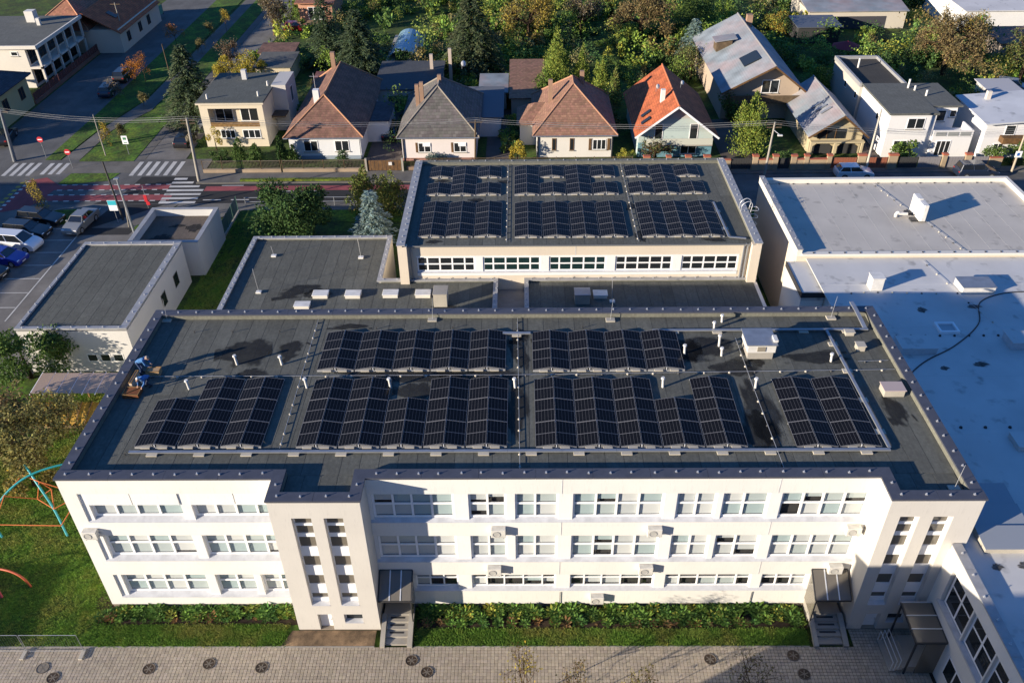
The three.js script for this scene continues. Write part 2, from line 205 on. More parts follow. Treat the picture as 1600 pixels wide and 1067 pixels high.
// ================================================================ the school's main building
const ROOF = 10.45, FT = 1.6, XA = 11.49, XB = 16.26, XC = 43.15, XD = 47.84, ZB = -15.64;
const school = thing('school_building', 'long white three-storey school building with dark solar panels on its flat grey roof', 'building', [23.9, 0, -7.8]);
{
  const S = school, w = [], tw = [];
  part('core', [bx(0.02, XD - 0.02, 0, 10.25, ZB + 0.02, -0.42), bx(0.02, 0.55, 0, 10.24, -0.42, -0.3), bx(XA + 0.1, XB - 0.1, 0, 10.23, -0.42, FT - 0.55), bx(XC + 0.1, XD - 0.1, 0, 10.22, -0.42, FT - 0.55)], M.inside, S);
  // front: spandrels between the three recessed bands of windows
  w.push(bx(0, 0.8, 0.35, 10.78, -0.4, 0));
  for (const [a, b] of [[0.35, 1.07], [3.07, 4.35], [6.45, 7.58], [9.74, 10.78]]) w.push(bx(0.8, XA, a, b, -0.4, 0));
  for (const [a, b] of [[0.35, 1.61], [3.0, 4.2], [6.35, 7.5], [9.65, 10.78]]) w.push(bx(XB, XC, a, b, -0.4, 0));
  w.push(bx(XB, 18.2, 1.61, 3.0, -0.4, 0), bx(41.0, XC, 1.61, 3.0, -0.4, 0));
  w.push(bx(0, 0.3, 0.35, 10.78, ZB, -0.4), bx(XD - 0.3, XD, 0.35, 10.78, ZB, -0.4), bx(0.3, XD - 0.3, 0.35, 10.78, ZB, ZB + 0.3));
  part('wall', w, M.wall, S);
  part('plinth', [bx(-0.0, XA, 0, 0.35, -0.42, -0.05), bx(XB, XC, 0, 0.35, -0.42, -0.05)], M.plinth, S);
  // stair towers with their slots
  const tower = (x0, x1, s1, s2, door) => {
    const g = [], [a, b] = s1, [c, d] = s2;
    g.push(bx(x0, a, 0.12, 10.78, FT - 0.5, FT), bx(b, c, 1.53, 10.78, FT - 0.5, FT), bx(d, x1, 1.53, 10.78, FT - 0.5, FT), bx(a, b, 9.58, 10.78, FT - 0.5, FT), bx(c, d, 9.58, 10.78, FT - 0.5, FT), bx(a, b, 1.53, 2.36, FT - 0.5, FT), bx(c, d, 1.53, 2.36, FT - 0.5, FT));
    const [p, q, r, t] = door; // door from p to q, low window from r to t
    g.push(bx(a, p, 0.12, 1.53, FT - 0.5, FT), bx(q, r, 0.12, 1.53, FT - 0.5, FT), bx(r, t, 0.12, 0.75, FT - 0.5, FT), bx(t, x1, 0.12, 1.53, FT - 0.5, FT));
    g.push(bx(x0, x0 + 0.35, 0.12, 10.78, -0.3, FT - 0.5), bx(x1 - 0.35, x1, 0.12, 10.78, -0.3, FT - 0.5));
    part('tower_wall', g, M.tower, S); part('plinth', bx(x0 + 0.02, x1 - 0.02, 0, 0.12, FT - 0.5, FT - 0.03), M.plinth, S);
    for (const [u, v] of [s1, s2]) {
      const z = FT - 0.27, ys = [[8.9, 9.52], [8.12, 8.74], [7.05, 7.87], [5.5, 6.32], [3.92, 4.72], [2.72, 3.14]], fr = []; let top = 9.58;
      for (const [lo, hi] of ys) { fr.push(bx(u, v, hi, top, z - 0.1, z + 0.01)); top = lo; fr.push(bx(u, u + 0.05, lo, hi, z - 0.1, z), bx(v - 0.05, v, lo, hi, z - 0.1, z)); }
      fr.push(bx(u, v, 2.36, 2.72, z - 0.1, z + 0.01)); const f = part('stair_window', fr, M.frame, S);
      for (const [lo, hi] of ys) part('pane', bx(u + 0.05, v - 0.05, lo, hi, z - 0.08, z - 0.06), M.stairGlass, f);
      part('sill', slab([[u, 2.37, FT + 0.04], [v, 2.37, FT + 0.04], [v, 2.44, z + 0.012], [u, 2.44, z + 0.012]], 0.03), M.sill, S);
    }
    const dr = part('door', bx(p + 0.02, q - 0.02, 0.02, 1.5, FT - 0.32, FT - 0.26), M.frame, S); part('handle', bx(q - 0.14, q - 0.1, 0.7, 0.85, FT - 0.26, FT - 0.2), M.steel, dr);
    win(S, [r, 0.75, FT - 0.25], t - r, 0.78, 1, 1, { glass: 'dark', bar: 0.07 }); part('sill', slab([[r, 0.76, FT + 0.04], [t, 0.76, FT + 0.04], [t, 0.82, FT - 0.24], [r, 0.82, FT - 0.24]], 0.03), M.sill, S);
  };
  tower(XA, XB, [12.57, 13.61], [14.25, 15.26], [12.75, 13.55, 14.26, 15.32]);
  tower(XC, XD, [43.86, 44.86], [45.56, 46.58], [44.0, 44.85, 45.26, 46.28]);
  // bands of windows: white piers, frames, panes, sills
  const band = (y0, y1, groups, xs, xe, zw = -0.2, rows = [1.15, 1], opt = {}) => {
    let x = xs; const piers = []; for (const [a, b] of groups) { if (a - x > 0.02) piers.push(bx(x, a, y0, y1, zw - 0.12, -0.09)); x = b; } if (xe - x > 0.02) piers.push(bx(x, xe, y0, y1, zw - 0.12, -0.09));
    for (const p of piers) part('pier', p, M.pier, S);
    for (const [a, b, n] of groups) win(S, [a, y0 + 0.15, zw], b - a, y1 - y0 - 0.15, n, rows, { bar: 0.125, ...opt });
    const step = 3; for (let a = xs; a < xe - 0.1; a += step) { const b = Math.min(xe, a + step) - 0.006; part('sill', slab([[a, y0 - 0.02, 0.05], [b, y0 - 0.02, 0.05], [b, y0 + 0.145, zw - 0.02], [a, y0 + 0.145, zw - 0.02]], 0.03), M.sill, S); }
  };
  const c4 = [1, 0.95, 1, 1.1];
  const G3 = [[16.45, 20.85, c4], [21.62, 23.66, 2], [24.12, 26.46, [1, 1.2]], [27.22, 32.1, c4], [32.76, 34.9, 2], [35.2, 37.68, [1, 1.2]], [38.3, 42.95, c4]];
  band(7.5, 9.65, G3, XB, XC); band(4.2, 6.35, G3, XB, XC);
  band(1.61, 3.0, [[18.3, 20.77, 3], [21.56, 26.43, [0.8, 1, 1.1, 1.1, 0.7]], [27.25, 32.11, [0.75, 1, 1.1, 1.1, 0.75]], [32.74, 37.7, [0.75, 1.05, 1.1, 1.1, 0.75]], [38.29, 40.93, 3]], 18.2, 41, -0.2, [1.7, 1], { bar: 0.09, glass: 'mixed' });
  const GL = [[1.15, 6.12, c4], [6.68, 11.4, c4]];
  band(7.58, 9.74, GL, 0.8, XA, -0.3); band(4.35, 6.45, GL, 0.8, XA, -0.3); band(1.07, 3.07, [[1.2, 6.1, c4], [6.66, 8.95, 2], [9.32, 11.42, 2]], 0.8, XA, -0.3);
  for (const [a, b] of [[1.16, 3.55], [3.6, 6.1], [6.7, 9.1], [9.15, 11.38]]) part('shutter', bx(a, b, 8.85, 9.735, -0.16, -0.03), M.pier, S, 'white outside shutter lowered over the upper half of the window');
  // downpipe-like expansion joints on the spandrels
  for (const [x, a, b] of [[26.6, 9.66, 10.7], [26.62, 6.4, 7.45], [26.6, 3.05, 4.15], [38.0, 9.66, 10.7], [38.0, 3.05, 4.15], [38.0, 6.4, 7.45]]) part('joint_strip', bx(x, x + 0.035, a, b, 0, 0.012), M.sill, S);
  for (const x of [26.7, 37.9]) part('earth_rod', rod([x, 0.05, 0.05], [x, 1.45, 0.05], 0.02), M.iron, S);
  // roof
  const R = part('roof', [bx(0.3, XD - 0.3, 10.26, ROOF - 0.012, ZB + 0.3, -0.4), bx(XA + 0.35, XB - 0.35, 10.26, ROOF - 0.013, -0.4, FT - 0.5), bx(XC + 0.35, XD - 0.35, 10.26, ROOF - 0.013, -0.4, FT - 0.5)], mat(0.05, 0.05, 0.05, 0.95), S);
  felt(R, 0.55, XD - 0.55, ZB + 0.55, -0.62, ROOF, 1.02, 'z', 2); felt(R, XA + 0.6, XB - 0.6, -0.6, FT - 0.56, ROOF - 0.002, 1.0, 'z', 1); felt(R, XC + 0.6, XD - 0.6, -0.6, FT - 0.56, ROOF - 0.002, 1.0, 'z', 1);
  part('felt_upstand', [bx(0.3, XD - 0.3, ROOF - 0.01, 10.77, ZB + 0.3, ZB + 0.52), bx(XD - 0.54, XD - 0.3, ROOF - 0.01, 10.77, ZB + 0.52, FT - 0.5), bx(0.3, 0.54, ROOF - 0.01, 10.77, ZB + 0.52, -0.4), bx(0.54, XA + 0.57, ROOF - 0.01, 10.8, -0.6, -0.4), bx(XB - 0.57, XC + 0.57, ROOF - 0.01, 10.8, -0.6, -0.4), bx(XA + 0.35, XA + 0.57, ROOF - 0.01, 10.8, -0.4, FT - 0.5), bx(XB - 0.57, XB - 0.35, ROOF - 0.01, 10.8, -0.4, FT - 0.5), bx(XC + 0.35, XC + 0.57, ROOF - 0.01, 10.8, -0.4, FT - 0.5), bx(XA + 0.57, XB - 0.57, ROOF - 0.01, 10.8, FT - 0.72, FT - 0.5), bx(XC + 0.57, XD - 0.54, ROOF - 0.01, 10.8, FT - 0.72, FT - 0.5)], M.feltUp, S);
  caps(S, [[-0.06, XA + 0.0, -0.62, 0.06], [XA - 0.06, XB + 0.06, FT - 0.58, FT + 0.06], [XB, XC, -0.62, 0.06], [XC - 0.06, XD + 0.06, FT - 0.58, FT + 0.06]], M.cap, 10.79, 10.91);
  caps(S, [[XA - 0.06, XA + 0.58, 0.062, FT - 0.582], [XB - 0.58, XB + 0.06, 0.062, FT - 0.582], [XC - 0.06, XC + 0.58, 0.062, FT - 0.582]], M.cap, 10.79, 10.907, 0.9);
  caps(S, [[-0.06, 0.56, ZB + 0.562, -0.622], [XD - 0.56, XD + 0.06, ZB + 0.562, FT - 0.582], [-0.06, XD + 0.06, ZB - 0.06, ZB + 0.56]], M.cap, 10.76, 10.86);
  caps(S, [[XA + 0.003, XA + 0.58, -0.62, 0.06], [XB - 0.58, XB - 0.003, -0.62, 0.06], [XC + 0.003, XC + 0.58, -0.62, 0.06]], M.cap, 10.79, 10.908, 0);
  for (const [x, z, ww, d, tn] of [[6.9, -11.3, 3.6, 3.0, 0.2], [9.8, -11.7, 2.4, 2.2, 1], [24.3, -6, 1.4, 5.6, 0], [24.3, -11.4, 1.3, 4, 0.1], [18, -7.4, 2.4, 2, 0], [36, -11.6, 5, 3.4, 0.2], [38.3, -5.4, 2.2, 6.5, 0.1], [42.8, -10.6, 4.2, 1.5, 0.1], [38.9, -10.1, 1.2, 0.9, 0], [45.9, -5.6, 1.6, 3.5, 0.2], [8, -9.3, 2, 1.1, 0], [17.5, -9.0, 9, 1.5, 0], [22, -8.9, 5, 1.4, 0], [24.4, -13, 1.5, 2.4, 0.1], [37.9, -4, 2.4, 3.6, 0], [37.5, -9.6, 3, 2, 0.3], [34.6, -11.4, 2.6, 2.6, 0], [13.2, -14.2, 3, 0.9, 0]]) stain(S, x, z, ww, d, ROOF + 0.012, tn);
}
// glazed entrance porches with their steps (part of the school)
function porch(x0, x1, zf, side) {
  const S = school, y0 = 2.5, y1 = 3.45;
  const roof = part('porch_roof', [beam([x0, y0, zf], [x1, y0, zf], 0.09, 0.1), beam([x0, y1, 0.04], [x1, y1, 0.04], 0.09, 0.1), beam([x0, y0, zf], [x0, y1, 0.02], 0.07, 0.09), beam([x1, y0, zf], [x1, y1, 0.02], 0.07, 0.09)], M.iron, S);
  const n = 3, smoked = M.smoked ??= physical({ color: C(0.30, 0.27, 0.22), roughness: 0.22, transmission: 0.55, thickness: 0 });
  for (let i = 0; i < n; i++) { const a = lerp(x0, x1, i / n) + 0.04, b = lerp(x0, x1, (i + 1) / n) - 0.04; part('roof_pane', slab([[a, y0 + 0.06, zf], [b, y0 + 0.06, zf], [b, y1 + 0.06, 0.06], [a, y1 + 0.06, 0.06]], 0.016), smoked, roof); if (i) part('glazing_bar', beam([lerp(x0, x1, i / n), y0 + 0.06, zf], [lerp(x0, x1, i / n), y1 + 0.06, 0.06], 0.06, 0.05), M.alu, roof); }
  const sx = side > 0 ? x1 - 0.05 : x0 + 0.05;
  part('porch_side', slab(side > 0 ? [[sx, 0.9, 0.05], [sx, 0.9, zf], [sx, y0, zf], [sx, y1, 0.05]] : [[sx, 0.9, zf], [sx, 0.9, 0.05], [sx, y1, 0.05], [sx, y0, zf]], 0.016), smoked, S);
  part('porch_post', bx(sx - 0.03, sx + 0.03, 0.05, y0, zf - 0.05, zf + 0.01), M.iron, S);
  part('entrance_door', bx(x0 + 0.4, x1 - 0.4, 0.75, 2.4, 0.002, 0.05), M.darkGlass, S);
  part('porch_landing', bx(x0 + 0.1, x1 - 0.1, 0, 0.72, 0.0, 1.0), M.concrete, S);
  for (let i = 0; i < 4; i++) part('step', bx(x0 + 0.3, x1 - 0.32, 0.0, 0.58 - i * 0.145, 1.003 + i * 0.4, 1.403 + i * 0.4 - 0.003), M.concrete, S);
  for (let i = 0; i < 3; i++) part('step_grille', bx(x0 + 0.5, x1 - 0.55, 0.58 - i * 0.145, 0.586 - i * 0.145, 1.08 + i * 0.4, 1.2 + i * 0.4), M.iron, S);
  for (const [a, b] of [[x0 + 0.02, x0 + 0.29], [x1 - 0.31, x1 - 0.02]]) part('stair_cheek', slab([[a, 0.2, 2.8], [b, 0.2, 2.8], [b, 0.8, 1.0], [a, 0.8, 1.0]], 0.2), M.concrete, S), part('stair_cheek', bx(a + 0.005, b - 0.005, 0, 0.18, 2.3, 2.79), M.concrete, S);
}
porch(16.32, 18.2, 1.45, 1); porch(41.0, 43.0, 1.45, -1);
// ================================================================ solar tents
const panelW = 1.13, panelGeo = new THREE.BoxGeometry(panelW, 0.03, 1), frameGeos = {};
{ const uv = panelGeo.attributes.uv, n = panelGeo.attributes.normal; for (let i = 0; i < uv.count; i++) if (n.getY(i) < 0.5) uv.setXY(i, 0.02, 0.02); }
const panelGeoOf = (L) => panelGeo.clone().scale(1, 1, L);
function makeTent(n, L, pitchW) {
  const t = new THREE.Group(), tilt = 10 * Math.PI / 180, half = pitchW / 2 - 0.03, sx = Math.cos(tilt) * panelW, y0 = 0.1, gap = 0.02, pg = panelGeoOf(L - gap);
  const fg = [bx(-panelW / 2, panelW / 2, -0.02, 0.022, -(L - gap) / 2, -(L - gap) / 2 + 0.016), bx(-panelW / 2, panelW / 2, -0.02, 0.022, (L - gap) / 2 - 0.016, (L - gap) / 2), bx(-panelW / 2, -panelW / 2 + 0.014, -0.02, 0.0215, -(L - gap) / 2, (L - gap) / 2), bx(panelW / 2 - 0.014, panelW / 2, -0.02, 0.0215, -(L - gap) / 2, (L - gap) / 2)]; const frame = mergeGeometries(fg);
  for (let i = 0; i < n; i++) for (const s of [-1, 1]) { const p = local('solar_panel', pg, M.cells, t); p.position.set(s * (0.02 + sx / 2), y0 + Math.sin(tilt) * panelW / 2, -(i + 0.5) * L); p.rotation.z = -s * tilt; local('panel_frame', frame, M.panelFrame, p); }
  for (let i = 0; i <= n; i++) local('support_rail', [bx(-half, half, 0.0, 0.05, -i * L - 0.03, -i * L + 0.03), bx(-0.03, 0.03, 0.05, y0 + 0.17, -i * L - 0.03, -i * L + 0.03)], M.alu, t);
  for (const s of [-1, 1]) for (const z of [0.05]) local('ballast_block', rbx(s * 0.48 - 0.26, s * 0.48 + 0.26, 0.052, 0.145, z - 0.05, z + 0.11, 0.015), M.ballast, t);
  for (const s of [-1, 1]) local('wind_plate', slab(s < 0 ? [[-half, 0.06, 0.03], [-0.1, 0.06, 0.03], [-0.1, 0.25, 0.0], [-half, 0.09, 0.0]] : [[0.1, 0.06, 0.03], [half, 0.06, 0.03], [half, 0.09, 0.0], [0.1, 0.25, 0.0]], 0.004), M.platePaint ??= mat(0.16, 0.16, 0.16, 0.6), t);
  return t;
}
{
  const protos = {}; const ord = ['leftmost', 'second from the left', 'third from the left', 'fourth from the left', 'fifth from the left', 'sixth from the left'];
  const place = (x, z, y, n, L, pitch, label, group) => { const k = n + '_' + L; const t = protos[k] ? protos[k].clone() : (protos[k] = makeTent(n, L, pitch)); t.name = numbered('solar_panel_tent'); t.position.set(x, y, z); scene.add(t); tag(t, label, 'solar panels', group); };
  const rows = [ // x of first ridge, z of the near end, height, panel counts
    ['in the near left cluster, main roof', 4.26, -2.75, [2, 3, 3], 2.38], ['in the near middle-left cluster, main roof', 13.2, -2.69, [3, 3, 2, 3, 3], 2.34], ['in the near middle-right cluster, main roof', 26.4, -2.61, [3, 3, 3, 2, 3], 2.33], ['of the near rightmost pair, main roof', 40.62, -2.55, [3, 3], 2.36],
    ['in the far row, left half, main roof', 13.07, -9.48, [2, 2, 2, 2, 2], 2.33], ['in the far row, right half, main roof', 26.33, -9.38, [2, 2, 2, 2], 2.34]];
  for (const [where, x, z, ns, p] of rows) ns.forEach((n, i) => place(x + i * p, z, ROOF + 0.008, n, n === 3 ? 1.95 : 1.96, 2.3, `${n === 3 ? 'long' : 'short'} solar tent, ${ord[i]} ${where}`, 'solar tents on the main roof'));
  const gy = 7.62;
  const gr = [['in the near left block, gym roof', 16.95, -30.98, [3, 3, 3], 2.38], ['in the near middle block, gym roof', 25.1, -30.85, [3, 3, 3, 3], 2.4], ['in the near right block, gym roof', 35.75, -30.8, [3, 3, 3], 2.28]];
  for (const [where, x, z, ns, p] of gr) ns.forEach((n, i) => place(x + i * p, z, gy, n, 2.02, 2.3, `long solar tent, ${ord[i]} ${where}`, 'solar tents on the gym roof'));
  const gb = [['left block', 16.95, 2.3, [0, 1, 0]], ['middle block', 25.05, 2.4, [1, 0, 1, 0]], ['right block', 35.5, 2.35, [0, 1, 0]]];
  for (const [where, x, p, f] of gb) f.forEach((full, i) => { if (full) place(x + i * p, -38.6, gy, 3, 1.95, 2.3, `long solar tent in the far ${where}, gym roof, ${ord[i]}`, 'solar tents on the gym roof'); else for (const [z, nf] of [[-38.65, 'nearer'], [-42.2, 'farther']]) place(x + i * p, z, gy, 1, 2.15, 2.3, `stubby solar tent, ${nf} of the ${ord[i]} pair, far ${where}, gym roof`, 'solar tents on the gym roof'); });
}
// ================================================================ things on the main roof
function tray(label, pts, w = 0.17, blockEvery = 2.45, side = 1) {
  const a = pts[0], t = thing('cable_tray', label, 'cable tray', [a[0], a[1] - 0.13, a[2]]);
  for (let i = 0; i + 1 < pts.length; i++) { const A = V(...pts[i]), B = V(...pts[i + 1]), L = A.distanceTo(B), n = Math.max(1, Math.round(L / 3)); for (let k = 0; k < n; k++) { const P = A.clone().lerp(B, k / n + (k ? 0.004 / L : 0)), Q = A.clone().lerp(B, (k + 1) / n - 0.004 / L); part('tray_length', beam([P.x, P.y, P.z], [Q.x, Q.y, Q.z], w, 0.09), M.galv, t); }
    const m = Math.floor(L / blockEvery); for (let k = 0; k < m; k++) { const P = A.clone().lerp(B, (k + 0.5) / m); part('support_block', Math.abs(B.x - A.x) > Math.abs(B.z - A.z) ? rbx(P.x - 0.3, P.x + 0.3, P.y - 0.13, P.y - 0.046, P.z - 0.12, P.z + 0.26, 0.01) : rbx(P.x - 0.28, P.x + 0.28, P.y - 0.13, P.y - 0.046, P.z - 0.2, P.z + 0.2, 0.01), M.ballast, t); } }
  return t;
}
const ty = ROOF + 0.14;
tray('long galvanised cable tray along the near edge of the main roof solar rows', [[3.0, ty, -2.3], [44.45, ty, -2.28]]);
tray('cable tray running back along the right end of the main roof solar panels', [[44.45, ty, -2.42], [44.2, ty, -13.3]]);
tray('cable tray across the far edge of the main roof beside the ventilation box', [[33.0, ty, -13.42], [46.9, ty, -13.42]]);
tray('short cable tray piece between the two far clusters of solar tents', [[23.3, ty, -13.2], [25.1, ty, -13.2]], 0.2, 1);
tray('cable tray climbing over the far right parapet corner of the main roof', [[46.75, ty, -13.55], [46.55, ROOF + 0.55, -15.0], [46.5, ROOF + 0.6, -15.9]], 0.25, 9);
{ // ventilation housing
  const v = thing('ventilation_housing', 'large cream ventilation housing with sheet metal lid near the far right of the main roof', 'vent housing', [39.25, ROOF + 0.008, -11.2]);
  part('base', bx(38.5, 40.05, ROOF + 0.008, ROOF + 0.55, -11.95, -10.5), M.concrete, v); part('body', bx(38.42, 40.13, ROOF + 0.552, ROOF + 1.12, -12.05, -10.42), M.whitePlastic, v);
  part('lid', rbx(38.3, 40.2, ROOF + 1.123, ROOF + 1.2, -12.15, -10.32, 0.02), M.galv, v); part('vent_grille', bx(39.0, 39.5, ROOF + 0.66, ROOF + 1.0, -10.419, -10.38), mat(0.25, 0.22, 0.17, 0.7), v); part('flue', bx(40.0, 40.25, ROOF + 1.2, ROOF + 1.35, -11.2, -10.6), M.whitePlastic, v);
}
function roofBox(label, x0, x1, z0, z1, y, h, body = M.whitePlastic, lid = M.capLight, name = 'roof_vent_box') { const t = thing(name, label, 'vent box', [(x0 + x1) / 2, y, (z0 + z1) / 2]); part('body', rbx(x0, x1, y, y + h - 0.06, z0, z1, 0.02), body, t); part('lid', rbx(x0 - 0.05, x1 + 0.05, y + h - 0.058, y + h, z0 - 0.05, z1 + 0.05, 0.02), lid, t); return t; }
const yr = ROOF + 0.008;
roofBox('low pinkish capped vent box near the right parapet of the main roof', 45.65, 46.85, -7.6, -6.8, yr, 0.5, M.ballast, mat(0.45, 0.36, 0.33, 0.7));
roofBox('small cream cube between the cable tray and the right parapet of the main roof', 45.5, 46.0, -11.7, -11.2, yr, 0.42, M.ballast, M.ballast);
roofBox('small cream block beside the far cable tray at the right of the main roof', 45.3, 45.85, -13.2, -12.85, yr, 0.3, M.ballast, M.ballast);
for (const [x, z, l] of [[18.6, -14.9, 'behind the left far solar cluster'], [30.4, -14.75, 'behind the right far solar cluster'], [44.95, -14.85, 'in the far right roof corner'], [0.85, -15.0, 'in the far left roof corner'], [46.75, 0.55, 'in the near right roof corner']]) {
  const t = thing('lightning_rod', `thin lightning rod on a square foot ${l}`, 'lightning rod', [x, yr, z]); part('foot', rbx(x - 0.3, x + 0.3, yr, yr + 0.1, z - 0.22, z + 0.22, 0.015), M.ballast, t); part('rod', rod([x, yr + 0.1, z], [x + 0.1, yr + 1.7, z - 0.05], 0.016, 0.01), M.steel, t); }
const pipeWhere = [[6.82, -10.19, 0.65, 'on the dark stain at the left of the main roof'], [9.62, -10.17, 0.6, 'right of the dark stain at the left of the main roof'], [4.56, -7.84, 0.6, 'behind the left cluster of near solar tents'], [11.63, -7.91, 0.65, 'at the far left end of the middle-left near solar cluster'], [16.66, -7.87, 0.65, 'in the gap above the short tent of the middle-left cluster'], [24.12, -7.82, 0.65, 'between the two middle near solar clusters'], [32.92, -7.81, 0.65, 'above the short tent of the middle-right cluster'], [38.4, -7.71, 0.65, 'left of the rightmost pair of solar tents'], [34.72, -11.07, 0.62, 'just right of the last far solar tent'], [36.99, -10.85, 0.55, 'nearer of two left of the ventilation housing'], [37.02, -11.85, 0.8, 'farther of two left of the ventilation housing'], [37.05, -13.7, 0.5, 'beside the far cable tray'], [37.71, -14.5, 0.5, 'near the far parapet above the ventilation housing'], [43.6, -10.21, 0.55, 'leaning against the right cable tray']];
for (const [x, z, h, l] of pipeWhere) { const t = thing('roof_vent_pipe', `white roof vent pipe ${l}`, 'vent pipe', [x, yr, z]); part('pipe', rod([x, yr, z], [x - 0.04, yr + h, z], 0.075, 0.075, 12), M.whitePlastic, t); part('hood', rod([x - 0.04, yr + h, z], [x - 0.04, yr + h + 0.1, z], 0.13, 0.1, 12), M.whitePlastic, t); }
// lightning conductor lines on small feet
const conductor = (label, pts, foot = 1.0, y = yr) => { const t = thing('lightning_conductor', label, 'conductor wire', [pts[0][0], y, pts[0][1]]); for (let i = 0; i + 1 < pts.length; i++) { const [x0, z0] = pts[i], [x1, z1] = pts[i + 1], L = Math.hypot(x1 - x0, z1 - z0), n = Math.max(1, Math.round(L / foot)); part('wire', rod([x0, y + 0.09, z0], [x1, y + 0.09, z1], 0.012, 0.012, 5), M.steel, t); for (let k = 0; k < n; k++) { const f = (k + 0.5) / n, x = lerp(x0, x1, f), z = lerp(z0, z1, f); part('wire_foot', rod([x, y, z], [x, y + 0.09, z], 0.085, 0.05, 8), k % 3 ? M.ballast : M.iron, t); } } };
conductor('thin conductor wire on feet down the middle of the main roof between the solar clusters', [[24.25, -15], [24.4, -0.7]], 0.95);
conductor('conductor wire on feet running front to back left of the middle-left solar cluster', [[11.0, -15], [11.2, -2.6]], 0.85);
conductor('conductor wire on feet running front to back left of the rightmost pair of solar tents', [[38.2, -12.6], [38.25, -8.0], [38.4, -0.7]], 1.1);
conductor('long conductor wire on feet across the main roof between near and far solar rows', [[1.2, -8.95], [24, -8.95], [47.2, -9.3]], 1.5);
conductor('conductor wire on feet near the right parapet of the main roof', [[45.2, -10.1], [47.1, -10.2]], 0.9);
for (const [x, z, k] of [[3.1, -13.6, 0], [5.6, -13.6, 1], [8.7, -13.6, 2], [15, -13.9, 3], [20, -13.9, 4], [28.5, -13.9, 5], [2.8, -2.2, 6]]) { const t = single('roof_hook', [rod([x, yr, z], [x, yr + 0.18, z], 0.025), rod([x, yr + 0.17, z], [x + 0.12, yr + 0.2, z], 0.025)], M.iron, ['small black hook at the far left of the main roof', 'small black hook behind the left dark stain of the main roof', 'small black hook beside the smaller stain of the main roof', 'small black hook behind the second far solar tent', 'small black hook behind the fourth far solar tent', 'small black hook behind the right far solar cluster', 'small black hook beside the near left end of the long cable tray'][k], 'roof hook'); }
// outdoor air-conditioning units on the front wall
{
  const make = () => { const t = new THREE.Group(); local('casing', rbx(-0.4, 0.4, 0, 0.58, 0.02, 0.36, 0.025), M.acBody, t); const f = local('fan_ring', new THREE.TorusGeometry(0.2, 0.022, 6, 24).translate(-0.1, 0.29, 0.365), mat(0.35, 0.34, 0.32, 0.6), t); local('fan_blades', new THREE.CylinderGeometry(0.19, 0.19, 0.01, 20).rotateX(Math.PI / 2).translate(-0.1, 0.29, 0.362), mat(0.42, 0.41, 0.38, 0.7), f); for (const s of [-1, 1]) local('bracket', bx(s * 0.28 - 0.02, s * 0.28 + 0.02, -0.06, -0.005, 0.0, 0.34), M.galv, t); local('valve_cover', rbx(0.405, 0.45, 0.1, 0.3, 0.05, 0.2, 0.01), M.acBody, t); return t; };
  const p = make();
  [[23.2, 6.58, 'upper of two at the middle-left of the front wall'], [22.9, 3.32, 'lower of two at the middle-left of the front wall'], [31.72, 6.6, 'upper of two at the middle-right of the front wall'], [31.5, 3.38, 'middle one of three near the centre right of the front wall'], [28.85, 0.72, 'lowest one just above the flower bed'], [42.5, 6.65, 'upper one beside the right stair tower'], [42.2, 3.42, 'lower one over the right entrance porch'], [0.75, 6.5, 'at the left end of the front wall']].forEach(([x, y, l], i) => { const t = i ? p.clone() : p; t.name = numbered('air_conditioner'); t.position.set(x, y, 0.001); scene.add(t); tag(t, `white outdoor air conditioner, ${l}`, 'air conditioner', 'air conditioners on the school front'); });
}
